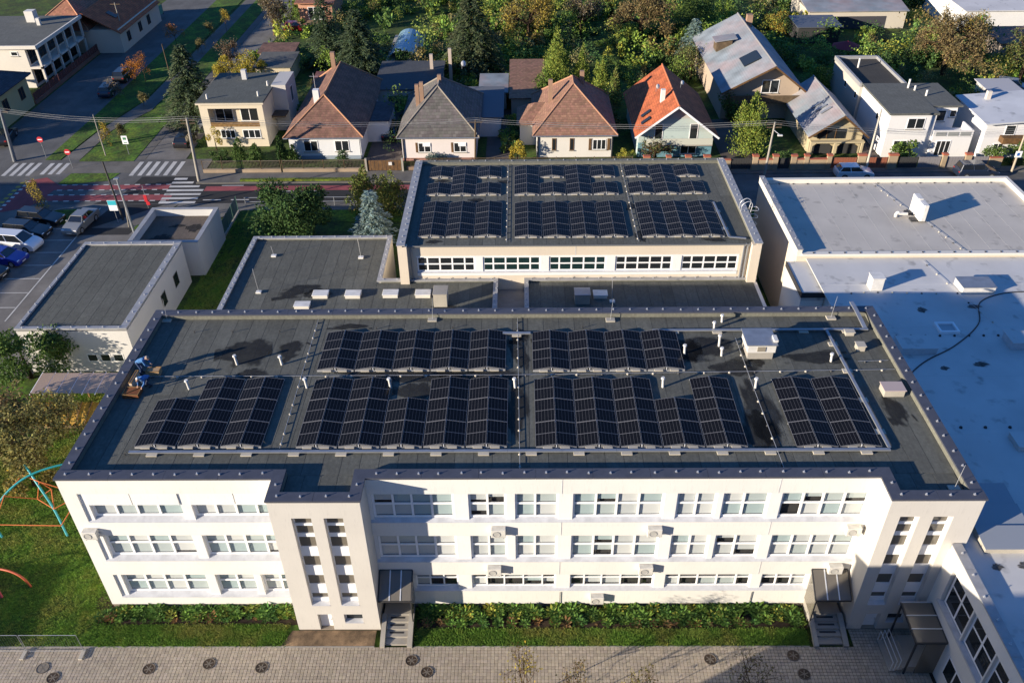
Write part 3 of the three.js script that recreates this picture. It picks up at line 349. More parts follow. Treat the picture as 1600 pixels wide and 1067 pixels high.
// ================================================================ gym with solar roof
{
  const x0 = 14.35, x1 = 44.15, z0 = -45.75, z1 = -29.7, H = 7.6;
  const G = thing('gym_building', 'beige gym hall with solar panels on its roof and a long row of white windows', 'building', [29.2, 0, -37.7]);
  const w = [bx(x0, x1, 0, 5.0, z1 - 0.35, z1), bx(x0, x1, 6.5, 7.52, z1 - 0.35, z1), bx(x0, 15.76, 5.0, 6.5, z1 - 0.35, z1), bx(42.6, x1, 5.0, 6.5, z1 - 0.35, z1), bx(x0, x0 + 0.4, 0, 7.75, z0, z1 - 0.35), bx(x1 - 0.4, x1, 0, 7.75, z0, z1 - 0.35), bx(x0 + 0.4, x1 - 0.4, 0, 7.65, z0, z0 + 0.4)];
  w.push(bx(x0, x0 + 0.75, 0, 7.76, z1, z1 + 0.55), bx(x1 - 0.75, x1, 0, 7.76, z1, z1 + 0.55)); part('wall', w, M.beige, G);
  part('core', bx(x0 + 0.4, x1 - 0.4, 0, 7.5, z0 + 0.4, z1 - 0.5), M.inside, G);
  const gr = [[15.78, 20.65], [21.3, 26.13], [26.83, 31.6], [32.36, 37.12], [37.87, 42.58]]; gr.forEach(([a, b], i) => { win(G, [a, 5.05, z1 - 0.12], b - a, 1.42, [0.75, 1, 1, 1, 0.75], 2, { bar: 0.13, glass: i === 1 || i === 2 ? 'green' : 'dark' }); if (i) part('pier', bx(gr[i - 1][1], a, 5.0, 6.5, z1 - 0.35, z1 - 0.06), M.pier, G); });
  part('sill', slab([[15.76, 4.98, z1 + 0.06], [42.6, 4.98, z1 + 0.06], [42.6, 5.06, z1 - 0.11], [15.76, 5.06, z1 - 0.11]], 0.03), M.sill, G);
  part('window_surround', [bx(15.76, 42.6, 6.502, 6.6, z1 + 0.002, z1 + 0.03), bx(15.76, 42.6, 4.7, 4.95, z1 + 0.002, z1 + 0.03)], M.pier, G);
  part('joint_strip', bx(29.0, 29.04, 6.62, 7.5, z1, z1 + 0.012), M.sill, G);
  const R = part('roof', [bx(x0 + 0.4, x1 - 0.4, 7.52, 7.598, z0 + 0.4, z1 + 0.12)], mat(0.05, 0.05, 0.05, 0.95), G);
  felt(R, x0 + 0.62, x1 - 0.62, z0 + 0.6, z1 - 0.02, 7.61, 1.05, 'z', 2); part('gutter_edge', bx(x0 + 0.76, x1 - 0.76, 7.54, 7.64, z1 + 0.1, z1 + 0.2), mat(0.18, 0.18, 0.17, 0.7), G);
  part('felt_upstand', [bx(x0 + 0.4, x0 + 0.62, 7.6, 7.9, z0 + 0.6, z1 - 0.1), bx(x1 - 0.62, x1 - 0.4, 7.6, 7.9, z0 + 0.6, z1 - 0.1), bx(x0 + 0.4, x1 - 0.4, 7.6, 7.8, z0 + 0.38, z0 + 0.6)], M.feltUp, G);
  caps(G, [[x0 - 0.06, x0 + 0.64, z0 + 0.5, z1 + 0.6], [x1 - 0.64, x1 + 0.06, z0 + 0.5, z1 + 0.6]], M.capLight, 7.9, 7.98, 1.0, 2.5); caps(G, [[x0 - 0.06, x1 + 0.06, z0 - 0.06, z0 + 0.49]], M.feltUp, 7.8, 7.86, 1.2, 3);
  part('parapet_wall', [bx(x0, x0 + 0.4, 7.75, 7.9, z0, z1 + 0.55), bx(x1 - 0.4, x1, 7.75, 7.9, z0, z1 + 0.55)], M.beige, G);
  for (const [x, n] of [[x0 + 1.05, 1], [x1 - 1.0, 2]]) for (let i = 0; i < n; i++) part('downpipe', [rod([x - i * 0.3, 4.3, z1 + 0.12], [x - i * 0.3, 7.45, z1 + 0.12], 0.07), rod([x - i * 0.3, 7.45, z1 + 0.12], [x - i * 0.3 + 0.2, 7.6, z1 + 0.05], 0.08)], M.galv, G);
  for (const [x, z, w2, d] of [[17.3, -30.3, 1.6, 0.7], [22.9, -41.4, 1.2, 0.8], [20.4, -37.7, 1.4, 0.8], [34.2, -36.3, 0.9, 2.2], [17.2, -41.6, 1.6, 0.8], [40.5, -30.3, 2.2, 0.7], [34.5, -31, 1, 2.2]]) stain(G, x, z, w2, d, 7.622);
  // roof ladder on the right wall
  const L = part('roof_ladder', [-34.5, -35.1].flatMap((z) => [tube([[x1 + 0.2, 5.6, z], [x1 + 0.2, 8.0, z], [x1 + 0.25, 8.7, z], [x1 - 0.1, 8.95, z], [x1 - 0.6, 8.6, z], [x1 - 0.65, 8.0, z]], 0.035)]), M.steel, G);
  for (let i = 0; i < 7; i++) part('rung', rod([x1 + 0.2, 5.8 + i * 0.35, -34.5], [x1 + 0.2, 5.8 + i * 0.35, -35.1], 0.02), M.steel, L);
  for (let i = 0; i < 3; i++) part('ladder_hoop', tube([[x1 + 0.2, 6.7 + i * 0.7, -34.5], [x1 + 0.85, 6.7 + i * 0.7, -34.5], [x1 + 0.85, 6.7 + i * 0.7, -35.1], [x1 + 0.2, 6.7 + i * 0.7, -35.1]], 0.025), M.steel, L);
}
tray('cable tray bending round the right block of solar tents on the gym roof', [[41.6, 7.75, -36.8], [41.75, 7.75, -30.55], [43.1, 7.75, -30.3]], 0.16, 2.2);
conductor('conductor wire on feet between left and middle solar blocks of the gym roof', [[23.3, -45.1], [23.3, -30]], 1.1, 7.622);
conductor('conductor wire on feet between middle and right solar blocks of the gym roof', [[34.15, -45.1], [34.2, -30]], 1.1, 7.622);
// ================================================================ low connecting building
{
  const B = thing('low_wing_building', 'low flat-roofed wing between the main building and the gym, with white skylight boxes', 'building', [12, 0, -28]), y = 4.1;
  part('wall', [bx(-0.05, 12.65, 0, 4.15, -37.1, ZB - 0.3), bx(12.65, 22.5, 0, 4.14, -29.62, ZB - 0.3), bx(24.8, 44.3, 0, 4.14, -29.62, ZB - 0.3)], M.whiteEdge, B);
  const dk = mat(0.05, 0.05, 0.05, 0.95), R = part('roof', [bx(0.3, 12.3, 4.15, y + 0.06, -36.75, ZB - 0.4), bx(12.3, 22.2, 4.15, y + 0.061, -29.4, ZB - 0.4), bx(25.1, 44.0, 4.15, y + 0.061, -29.4, ZB - 0.4)], dk, B);
  felt(R, 0.3, 12.3, -36.75, -16.2, y + 0.08, 1.0, 'z', 3); felt(R, 12.3, 22.2, -29.35, -16.2, y + 0.081, 1.0, 'z', 1); felt(R, 25.1, 44.0, -29.35, -16.2, y + 0.08, 1.0, 'z', 1);
  caps(B, [[-0.1, 12.7, -37.15, -36.74], [12.29, 22.55, -29.76, -29.36], [24.75, 44.3, -29.76, -29.36]], M.capLight, 4.3, 4.42, 1.1, 2); caps(B, [[-0.1, 0.32, -36.738, -15.85], [12.29, 12.7, -36.738, -29.762], [22.16, 22.55, -29.358, -15.85], [24.75, 25.12, -29.358, -15.85]], M.capLight, 4.3, 4.418, 0.8, 2);
  part('parapet', [bx(-0.05, 0.28, 4.15, 4.3, -37.1, -15.9), bx(12.33, 12.65, 4.15, 4.3, -36.8, -29.7), bx(0.28, 12.65, 4.15, 4.3, -37.1, -36.8), bx(12.65, 22.5, 4.14, 4.3, -29.7, -29.42), bx(22.2, 22.5, 4.14, 4.3, -29.42, -15.9), bx(24.8, 25.08, 4.14, 4.3, -29.42, -15.9), bx(24.8, 44.3, 4.14, 4.3, -29.7, -29.42)], M.feltUp, B);
  part('passage_roof', bx(22.5, 24.8, 0, 3.3, -29.65, ZB - 0.3), mat(0.20, 0.20, 0.20, 0.6, { map: T.fine }), B, 'smooth grey lower roof of the passage between the two parapets');
  for (const [x, z, w2, d, tn] of [[5.9, -28.2, 4.6, 2.6, 0.3], [7.6, -27.8, 2.6, 1.6, 0], [18.3, -25.6, 2.4, 0.8, 0]]) stain(B, x, z, w2, d, y + 0.092, tn);
}
[[7.24, 8.56, -27.0, 'leftmost'], [9.94, 11.26, -26.97, 'second from the left'], [13.04, 14.36, -27.03, 'third from the left'], [15.74, 17.05, -27.0, 'beside the tall vent box'], [30.39, 31.59, -26.75, 'right part beside the grey vent box']].forEach(([a, b, z, l]) => { const t = thing('skylight_box', `white skylight box on the low wing, ${l}`, 'skylight', [(a + b) / 2, 4.185, z - 0.4]); part('kerb', bx(a + 0.05, b - 0.05, 4.185, 4.42, z - 0.85, z - 0.04), M.whiteEdge, t); part('dome', rbx(a, b, 4.422, 4.52, z - 0.9, z, 0.04), M.whitePlastic, t); });
roofBox('white skylight box half hidden behind the far parapet of the main roof', 6.1, 7.3, -26.2, -25.5, 4.185, 0.32, M.whiteEdge, M.whitePlastic, 'skylight_box');
roofBox('tall concrete vent box with a small black opening on the low wing', 17.42, 18.51, -27.0, -25.7, 4.185, 1.25, M.ballast, M.concrete);
roofBox('grey square vent box on the right part of the low wing', 28.85, 30.05, -27.0, -25.95, 4.185, 0.95, M.concrete, M.galv);
for (const [x, z, h, l] of [[4.0, -28.2, 0, 'a'], [2.6, -28.0, 2.2, 'near left edge of the low wing roof'], [10.33, -33.5, 1.9, 'at the far right of the low wing roof'], [2.5, -33.9, 0.9, 'at the far left of the low wing roof'], [31.9, -26.3, 1.9, 'behind the far parapet, right of the grey vent box']]) { if (!h) continue; const t = thing('antenna_mast', `thin mast on a white foot ${l}`, 'antenna', [x, 4.185, z]); part('foot', rbx(x - 0.22, x + 0.22, 4.185, 4.33, z - 0.18, z + 0.18, 0.02), M.whitePlastic, t); part('mast', rod([x, 4.33, z], [x - 0.1, 4.33 + h, z], 0.022), M.steel, t); }
// ================================================================ annexes left of the school
{
  const x0 = -15.4, x1 = -6.6, z0 = -36.4, z1 = -22.8, B = thing('annex_building', 'single-storey white annex with flat grey felt roof beside the parking lot', 'building', [-11, 0, -29.6]);
  part('wall', [bx(x0, x1, 0, 4.05, z0, z1)], mat(0.66, 0.645, 0.62, 0.9, { map: T.plaster }), B); const R = part('roof', bx(x0 + 0.1, x1 - 0.1, 4.05, 4.2, z0 + 0.1, z1 - 0.1), mat(0.05, 0.05, 0.05, 0.9), B); felt(R, x0 + 0.4, x1 - 0.45, z0 + 0.4, z1 - 0.12, 4.22, 0.98, 'z', 2);
  caps(B, [[x0 - 0.05, x1 + 0.06, z0 - 0.05, z0 + 0.45], [x0 - 0.05, x1 + 0.06, z1 - 0.3, z1 + 0.06]], M.capLight, 4.2, 4.36, 1.2, 2.3); caps(B, [[x1 - 0.5, x1 + 0.06, z0 + 0.452, z1 - 0.302], [x0 - 0.05, x0 + 0.25, z0 + 0.452, z1 - 0.302]], M.capLight, 4.2, 4.34, 1.2, 2.5);
  for (const x of [-10.1, -9.05, -8.0]) { win(B, [x - 0.4, 1.05, z1 + 0.02], 0.85, 0.75, 1, 1, { glass: 'dark', bar: 0.07, frame: M.pier }); }
  for (const z of [-30.2, -33.4]) win(B, [x1 + 0.02, 1.5, z + 0.55], 1.1, 1.3, 1, 1, { glass: 'dark', bar: 0.06, turn: Math.PI / 2, frame: mat(0.3, 0.28, 0.25) });
  const y0 = -12.2, y1 = -5.6, w0 = -44.4, w1 = -37.5, A = thing('annex_storeroom', 'small white flat-roofed block with sunken brown roof behind the annex', 'building', [-9, 0, -41]), wm = mat(0.62, 0.62, 0.62, 0.9, { map: T.plaster });
  part('wall', [bx(y0, y0 + 0.35, 0, 3.6, w0, w1), bx(y1 - 0.35, y1, 0, 3.6, w0, w1), bx(y0 + 0.35, y1 - 0.35, 0, 3.6, w0, w0 + 0.35), bx(y0 + 0.35, y1 - 0.35, 0, 3.6, w1 - 0.35, w1)], wm, A);
  part('roof', bx(y0 + 0.35, y1 - 0.35, 2.6, 2.9, w0 + 0.35, w1 - 0.35), mat(0.16, 0.125, 0.105, 0.9, { map: T.felt }), A); caps(A, [[y0 - 0.03, y1 + 0.03, w0 - 0.03, w0 + 0.38], [y0 - 0.03, y1 + 0.03, w1 - 0.38, w1 + 0.03]], M.capLight, 3.6, 3.66, 0, 3.4); caps(A, [[y0 - 0.03, y0 + 0.4, w0 + 0.382, w1 - 0.382], [y1 - 0.4, y1 + 0.03, w0 + 0.382, w1 - 0.382]], M.capLight, 3.6, 3.655, 0, 3);
  part('joint_strip', bx(y1, y1 + 0.02, 0.1, 3.4, -41, -40.93), M.sill, A); for (const [x, z, w2, d] of [[-7.4, -41.5, 1.5, 1.8], [-9, -42, 1.8, 0.9], [-9.8, -39.3, 2.6, 2.2]]) stain(A, x, z, w2, d, 2.912);
}
// ================================================================ white-roofed hall and wing on the right
const WR = 7.2;
{
  const H = thing('white_roof_hall', 'tall hall with pale membrane roof and metal chimney screen at the right behind the school', 'building', [58, 0, -34.8]);
  part('wall', bx(46.75, 69.5, 0, 7.35, -41.3, -28.0), M.beige, H); part('roof', bx(47.1, 69.2, 7.352, 7.45, -41.0, -28.0), M.hallRoof, H);
  part('parapet', [bx(46.7, 47.1, 7.352, 8.0, -41.35, -28.0), bx(47.1, 69.2, 7.46, 7.85, -41.35, -40.95), bx(69.2, 69.55, 7.46, 7.85, -41.35, -28.0)], M.whiteEdge, H); part('front_kerb', bx(47.1, 69.2, 7.451, 7.62, -28.3, -27.85), M.whiteEdge, H);
  caps(H, [[46.66, 47.14, -41.4, -27.9]], M.capLight, 8.0, 8.05, 1.2, 2.6);
  for (let i = 0; i < 17; i++) part('wire_clamp', bx(48 + i * 1.25, 48.12 + i * 1.25, 7.62, 7.66, -28.15, -28.0), M.iron, H);
  for (let i = 0; i < 16; i++) part('wire_clamp', bx(48.4 + i * 1.3, 48.5 + i * 1.3, 7.45, 7.5, -40.9, -40.75), M.iron, H);
  for (let i = 0; i < 13; i++) part('membrane_seam', bx(48.2 + i * 1.6, 48.23 + i * 1.6, 7.45, 7.456, -40.9, -28.3), mat(0.50, 0.475, 0.43, 0.7), H);
  const s = thing('chimney_screen', 'white twin-framed metal screen standing on the pale hall roof', 'roof screen', [58.3, 7.45, -34.5]);
  for (const z of [-33.75, -35.0]) { part('panel', rbx(58.55, 58.95, 7.6, 9.1, z - 0.55, z + 0.55, 0.05), M.whitePlastic, s); part('frame', [bx(58.45, 58.55, 7.6, 9.1, z - 0.5, z - 0.4), bx(58.45, 58.55, 7.6, 9.1, z + 0.4, z + 0.5), bx(58.45, 58.55, 9.0, 9.1, z - 0.4, z + 0.4), bx(58.45, 58.55, 7.6, 7.7, z - 0.4, z + 0.4)], mat(0.8, 0.79, 0.75, 0.5), s); part('foot', bx(57.9, 58.9, 7.45, 7.6, z - 0.3, z + 0.3), M.iron, s); }
  const p = thing('elbow_vent', 'white bent vent pipe left of the metal screen on the hall roof', 'vent pipe', [56.9, 7.45, -34.3]); part('pipe', tube([[57.8, 7.75, -34.3], [57.2, 7.8, -34.3], [56.95, 7.9, -34.3], [56.85, 7.75, -34.3], [56.85, 7.5, -34.3]], 0.14, 10), M.whitePlastic, p);
}
conductor('dark conductor wire on feet crossing the pale hall roof beside the screen', [[57.0, -40.7], [58.2, -36], [59.2, -33], [60.3, -28.4]], 0.9, 7.455);
{
  const W = thing('white_roof_wing', 'wing with white membrane roof and tall windows at the right of the school', 'building', [60, 0, -10]);
  const z0 = -27.98;
  part('wall', [bx(XD + 0.02, 92, 0, 7.1, z0, FT), bx(47.1, 92, 0, 3.9, FT, 15), bx(47.1, 92, 6.5, 7.1, FT, 15), bx(47.1, 47.5, 3.9, 6.5, FT, 2.5), bx(47.6, 92, 3.9, 6.5, FT, 15), bx(47.1, 47.6, 3.9, 6.5, 12.6, 15)], M.wall, W);
  part('roof', bx(47.5, 92, 7.102, WR, z0 + 0.02, 15), M.white, W);
  part('parapet', [bx(47.1, 47.5, 7.1, 7.5, FT + 0.06, 15)], M.wall, W);
  caps(W, [[47.04, 47.56, FT + 0.06, 15]], M.capLight, 7.5, 7.58, 1.3, 1.6);
  for (let i = 0; i < 4; i++) { const a = 2.6 + i * 2.45; win(W, [47.3, 4.0, a], 2.35, 2.45, 2, [1.6, 1], { turn: -Math.PI / 2, glass: 'dark', bar: 0.13 }); if (i) part('pier', bx(47.12, 47.5, 3.9, 6.5, a - 0.1, a), M.wall, W); }
  part('sill', bx(46.98, 47.3, 3.86, 3.98, 2.4, 12.4), M.sill, W);
  for (const z of [4.9, 7.6, 10.2]) win(W, [47.08, 1.0, z], 1.9, 1.5, 2, [1], { turn: -Math.PI / 2, glass: 'dark', bar: 0.1 });
  for (let i = 0; i < 5; i++) part('membrane_seam', bx(48 + i * 0.0, 90, WR, WR + 0.006, -24 + i * 5.6, -23.96 + i * 5.6), mat(0.55, 0.55, 0.54, 0.7), W);
  for (let i = 0; i < 10; i++) part('wire_foot', rod([48.9 + i * 1.02, WR, -17.25], [48.9 + i * 1.02, WR + 0.1, -17.25], 0.1, 0.07), M.iron, W);
  for (let i = 0; i < 9; i++) part('wire_foot', rod([51.5 + i * 1.5, WR, -7.7], [51.5 + i * 1.5, WR + 0.1, -7.7], 0.11, 0.08), M.iron, W);
  part('roof_edge', [bx(46.0, 47.8, 6.2, 6.9, -27.95, -23.3)], M.white, W, 'small white side roof stepping down from the membrane roof'); part('side_wall', bx(46.02, 47.78, 0, 6.2, -27.9, -23.35), M.wall, W); part('edge_trim', [bx(45.94, 46.0, 6.5, 6.95, -27.95, -23.24), bx(46.0, 47.8, 6.5, 6.95, -23.3, -23.24)], M.iron, W);
}
conductor('dark conductor feet running down the white roof from the hall', [[56.6, -27.4], [57.6, -22], [58.9, -17], [60.3, -11], [61.5, -4]], 1.25, WR);
conductor('row of dark conductor feet along the sunlit edge of the white roof', [[49, -22.7], [51, -22.9], [56.4, -22.6]], 1.0, WR);
roofBox('upright white vent box on the sunlit part of the white roof', 51.05, 51.95, -24.0, -23.1, WR, 1.1, M.whitePlastic, M.whitePlastic);
roofBox('wide low white rooflight box right of the upright vent box', 57.75, 60.2, -24.1, -22.6, WR, 0.6, M.whitePlastic, M.galv, 'rooflight_box');
roofBox('wide low rooflight box in shade beside the right parapet of the main roof', 50.5, 52.9, -16.6, -15.1, WR, 0.55, M.sill, M.white, 'rooflight_box');
roofBox('low rooflight box in shade at the right edge of the white roof', 58.2, 60.6, -17.0, -15.6, WR, 0.6, M.sill, M.white, 'rooflight_box');
roofBox('flat rooflight box in shade on the right edge, farther down the white roof', 54.0, 56.4, -6.9, -5.6, WR, 0.4, M.white, M.white, 'rooflight_box');
{ const t = thing('roof_hatch_frame', 'open white square hatch frame lying on the shaded white roof', 'roof hatch', [54.8, WR, -18]); part('frame', [bx(54.1, 55.5, WR, WR + 0.2, -17.65, -17.5), bx(54.1, 55.5, WR, WR + 0.2, -18.7, -18.55), bx(54.1, 54.25, WR, WR + 0.2, -18.55, -17.65), bx(55.35, 55.5, WR, WR + 0.2, -18.55, -17.65)], M.frame, t); part('hatch_glass', bx(54.25, 55.35, WR + 0.02, WR + 0.06, -18.55, -17.65), mat(0.35, 0.38, 0.4, 0.3), t); }
single('roof_cable', tube([[48.0, WR + 0.04, -10.4], [49.6, WR + 0.03, -12.2], [51.7, WR + 0.03, -14.2], [54.6, WR + 0.03, -16.1], [57.4, WR + 0.03, -18.8], [58.6, WR + 0.03, -21.4], [60.8, WR + 0.03, -22.6], [64, WR + 0.03, -22.9]], 0.045), M.iron, 'black cable snaking in a long curve across the white roof', 'cable');
{ const t = thing('glazed_rooflight', 'glazed lean-to rooflight at the near right corner of the main building', 'rooflight', [49.6, WR, 0.6]); part('kerb', bx(48.7, 51.5, WR, WR + 0.4, -2.6, 2.0), M.ballast, t); for (let i = 0; i < 3; i++) part('glass_panel', slab([[48.6, WR + 0.43, 2.1 - i * 1.55], [51.6, WR + 0.43, 2.1 - i * 1.55], [51.6, WR + 0.55, 0.58 - i * 1.55], [48.6, WR + 0.55, 0.58 - i * 1.55]], 0.02), mat(0.30, 0.32, 0.34, 0.15, { metalness: 0.1 }), t); }
for (const [x, z, w2, d] of [[49.0, 2.9, 0.7, 0.5], [50.6, 2.8, 1.2, 0.6], [52.9, -13.6, 0.7, 0.5], [55.5, -14, 1.2, 0.6], [58, -20.9, 1.2, 0.6], [60, -13, 1.6, 1], [50.3, -13.6, 0.6, 0.4], [54, -20.5, 0.8, 0.8]]) { const o = single('dirt_patch', new THREE.PlaneGeometry(w2, d).rotateX(-Math.PI / 2).translate(x, WR + 0.012, z), stainMats[2], `brownish dirt patch on the white roof near x ${x}`, 'stain'); o.userData = { kind: 'structure' }; }
{ // porch of the wing
  const t = thing('wing_porch', 'brown glazed porch with steps at the wing entrance, lower right', 'porch', [46.3, 0, 3.2]), sm = M.smoked;
  const xs = [45.4, 47.05]; part('roof_frame', [beam([45.4, 2.9, 4.45], [45.4, 3.1, 2.05], 0.08, 0.1), beam([47.05, 2.9, 4.45], [47.05, 3.1, 2.05], 0.08, 0.1), beam([45.4, 2.9, 4.45], [47.05, 2.9, 4.45], 0.08, 0.1), beam([45.4, 3.1, 2.05], [47.05, 3.1, 2.05], 0.08, 0.1)], M.iron, t);
  for (let i = 0; i < 3; i++) { const a = lerp(4.45, 2.05, i / 3) - 0.03, b = lerp(4.45, 2.05, (i + 1) / 3) + 0.03, ya = lerp(2.96, 3.16, i / 3), yb = lerp(2.96, 3.16, (i + 1) / 3); part('roof_pane', slab([[45.44, ya, a], [47.0, ya, a], [47.0, yb, b], [45.44, yb, b]], 0.016), sm, t); part('glazing_bar', beam([45.4, yb + 0.02, b - 0.02], [47.05, yb + 0.02, b - 0.02], 0.05, 0.05), M.alu, t); }
  part('side_panel', bx(46.0, 47.05, 0.1, 2.85, 4.38, 4.42), sm, t); for (const z of [2.1, 4.4]) part('post', bx(45.42, 45.5, 0, 2.9, z - 0.04, z + 0.04), M.iron, t);
  for (let i = 0; i < 4; i++) part('step', bx(44.7 + i * 0.33, 45.03 + i * 0.33 - (i < 3 ? 0.003 : -1), 0, 0.13 + i * 0.13, 2.3, 4.3), M.concrete, t);
  for (let i = 0; i < 3; i++) part('handrail', [beam([44.75 + i * 0.2, 0.9 + i * 0.1, 2.3 + i * 0], [44.75 + i * 0.2, 0.9 + i * 0.1, 4.3], 0.035, 0.035), bx(44.73 + i * 0.2, 44.77 + i * 0.2, 0, 0.9 + i * 0.1, 4.26, 4.3), bx(44.73 + i * 0.2, 44.77 + i * 0.2, 0, 0.9 + i * 0.1, 2.3, 2.34)], M.alu, t);
}
// ================================================================ school forecourt
struct('paving_bed', sheet(-40, 47.1, 2.72, 15.5, 0.0), M.joint);
struct('court_paving_bed', sheet(43.4, 47.1, -0.2, 2.72, 0.001), M.joint);
{ // small concrete setts: one mass of stones
  const g = rbx(-0.092, 0.092, -0.04, 0.035, -0.092, 0.092, 0.012, 1), spots = [];
  for (let x = -7; x < 47; x += 0.2) for (let z = 2.82; z < 6.6; z += 0.2) spots.push([x, z]); for (let x = 43.4; x < 47; x += 0.2) for (let z = 1.72; z < 2.75; z += 0.2) spots.push([x, z - 0.1]);
  const im = new THREE.InstancedMesh(g, M.sett, spots.length), m4 = new THREE.Matrix4(), col = new THREE.Color(); spots.forEach(([x, z], i) => { m4.makeRotationY(rr(-0.03, 0.03)); m4.setPosition(x + rr(-0.004, 0.004), rr(-0.003, 0.004), z); im.setMatrixAt(i, m4); const k = rr(0.82, 1.1) * (0.9 + 0.25 * fbm(x / 30 + 1, z / 30 + 1, 12, 3, 5)); im.setColorAt(i, col.setRGB(k, k * rr(0.97, 1.0), k * rr(0.93, 0.99))); });
  im.name = 'paving_setts'; im.castShadow = im.receiveShadow = true; scene.add(im); tag(im, 'small grey-beige concrete setts paving the strip in front of the school', 'paving', null, 'stuff');
}
[[-2.47, 4.05], [-1.63, 4.64], [3.54, 4.1], [6.83, 3.78], [9.85, 4.02], [18.23, 3.59], [19.16, 4.31], [35.01, 3.53], [39.72, 3.29], [40.02, 4.44]].forEach(([x, z], i) => { const t = thing('manhole_cover', ['leftmost round grey cover in the front paving', 'round cover at the bottom edge near the left corner', 'round iron cover below the left flower bed', 'round iron cover in the paving, fourth from the left', 'round iron cover left of the entrance steps', 'round cover just right of the left entrance steps, farther one', 'round cover just right of the left entrance steps, nearer one', 'round cover with pale ring at the shadow edge', 'round cover in shade by the right entrance steps, farther one', 'round cover in shade by the right entrance steps, nearer one'][i], 'manhole cover', [x, 0.036, z]); part('ring', new THREE.TorusGeometry(0.33, 0.03, 6, 28).rotateX(Math.PI / 2).translate(x, 0.045, z), mat(0.13, 0.105, 0.08, 0.8), t); part('lid', rod([x, 0.036, z], [x, 0.056, z], 0.31, 0.31, 28), i === 0 ? mat(0.24, 0.215, 0.18, 0.8, { map: T.concrete }) : mat(0.12, 0.10, 0.08, 0.7, { map: T.soil }), t); for (let k = 0; k < 3; k++) part('lid_rib', new THREE.BoxGeometry(0.5, 0.012, 0.05).rotateY(k * 1.05 + 0.3).translate(x, 0.057, z), mat(0.17, 0.145, 0.115, 0.8), t); });
struct('lawn_strip', [sheet(-0.1, XA, 1.25, 2.66, 0.03), sheet(XB + 2.05, 40.8, 1.55, 2.66, 0.03)], M.grass);
struct('lawn', polySheet([[-60, 2.66], [-0.1, 2.66], [-0.1, -15.6], [-0.1, -37.2], [-5.5, -37.2], [-5.5, -48], [14.2, -48], [14.2, -52], [-6, -52], [-6, -22], [-60, -22]], 0.02), M.grass);
struct('lawn_court', sheet(12.7, 47, -52.5, -45.8, 0.015), M.grass);
struct('flower_bed', [sheet(-0.7, XA - 0.1, 0.0, 1.25, 0.035), sheet(XB + 2.05, 41.0, 0.0, 1.55, 0.035)], M.soil);
struct('bare_patch', polySheet([[11.1, 1.62], [16.0, 1.62], [16.0, 2.66], [10.6, 2.66]], 0.034), mat(0.62, 0.6, 0.56, 0.95, { map: T.soil }));
struct('lawn_kerb', [bx(-40, 16.0, -0.02, 0.05, 2.66, 2.74), bx(18.3, 40.8, -0.02, 0.05, 2.66, 2.74)], M.kerb);
struct('kerb_patch', polySheet([[-1.2, -1.2], [-0.02, -0.4], [-0.02, 0.2], [-1.1, 0.1]], 0.04), mat(0.16, 0.14, 0.12, 0.95, { map: T.soil }));
// buildings that stand outside the picture and shade its corners
{ const B = thing('opposite_building', 'four-storey block across the court, outside the picture', 'building', [40, 0, 22]); part('wall', bx(12.6, 90, 0, 12.7, 16.2, 28), M.wall, B); part('roof', bx(12.4, 90.2, 12.7, 13.0, 16.0, 28.2), M.capLight, B); }
{ const B = thing('garden_pavilion', 'flat-roofed pavilion left of the lawn, outside the picture', 'building', [-26, 0, 9]); part('wall', bx(-30, -22, 0, 4.45, 6.1, 11.2), M.wall, B); part('roof', bx(-30.2, -21.8, 4.45, 4.75, 5.9, 11.4), M.capLight, B); }
{ const B = thing('parking_side_block', 'long residential block beyond the parking lot, outside the picture', 'building', [-66, 0, -24]); part('wall', bx(-74, -58, 0, 8.7, -40, -2), M.beige, B); part('roof', bx(-74.2, -57.8, 8.7, 9.0, -40.2, -1.8), M.capLight, B); }
// ================================================================ streets
const y1 = 0.0, y2 = 0.004, y3 = 0.008, y4 = 0.012;
struct('side_street', [sheet(-42.2, -32.6, -420, -50, y1), sheet(-110, -32.6, -50, -20, y1)], M.asphalt);
struct('main_road', [sheet(-32.6, 45, -57.2, -52.3, y1), sheet(45, 160, -58.75, -52.3, y1), sheet(-32.6, -14.9, -64, -57.2, y1), sheet(-300, -42.2, -63, -50, y1)], M.asphalt);
struct('new_asphalt', [polySheet([[-22.5, -52.4], [-20, -55.2], [-19.5, -59.2], [-12, -59.2], [-12, -52.4]], y2), sheet(-12, 12, -57.1, -52.4, y2), polySheet([[-21.5, -45.5], [-16, -45.5], [-14.5, -52.3], [-20, -52.3]], y2)], M.asphaltNew);
struct('lane_street', sheet(-20.8, -15.9, -260, -64, y1), M.lot);
struct('parking_lot', sheet(-32.6, -15.3, -52.3, -21.9, y1 + 0.001), M.lot);
struct('footpath', [polySheet([[-31, -64], [-28.8, -64], [-28.4, -73], [-25.6, -80], [-24.4, -140], [-27, -140], [-27.6, -84], [-30, -73]], y2), sheet(-22, -20.85, -260, -64, y2), polySheet([[-33.2, -59.2], [-28.3, -60.45], [-21.2, -60.3], [-21.2, -63.4], [-30.2, -63.0], [-33.4, -60.2]], y3), sheet(-15.9, -12.6, -64, -59.2, y2), polySheet([[-20.5, -47], [-15.4, -47], [-13.5, -51.2], [-12.9, -52.3], [-14.4, -52.3], [-17.4, -49.6]], y3)], M.footpath);
struct('north_pavement', [bx(-12.6, 12, -0.02, 0.1, -60.1, -57.25), bx(12, 45, -0.02, 0.1, -60.1, -57.5), bx(45, 160, -0.02, 0.1, -60.1, -58.75)], M.footpath);
struct('south_pavement', [polySheet([[-12.9, -52.25], [160, -52.25], [160, -50.6], [-5.6, -50.6], [-8, -48.6], [-12, -46], [-13.5, -48]], 0.05)], M.footpath);
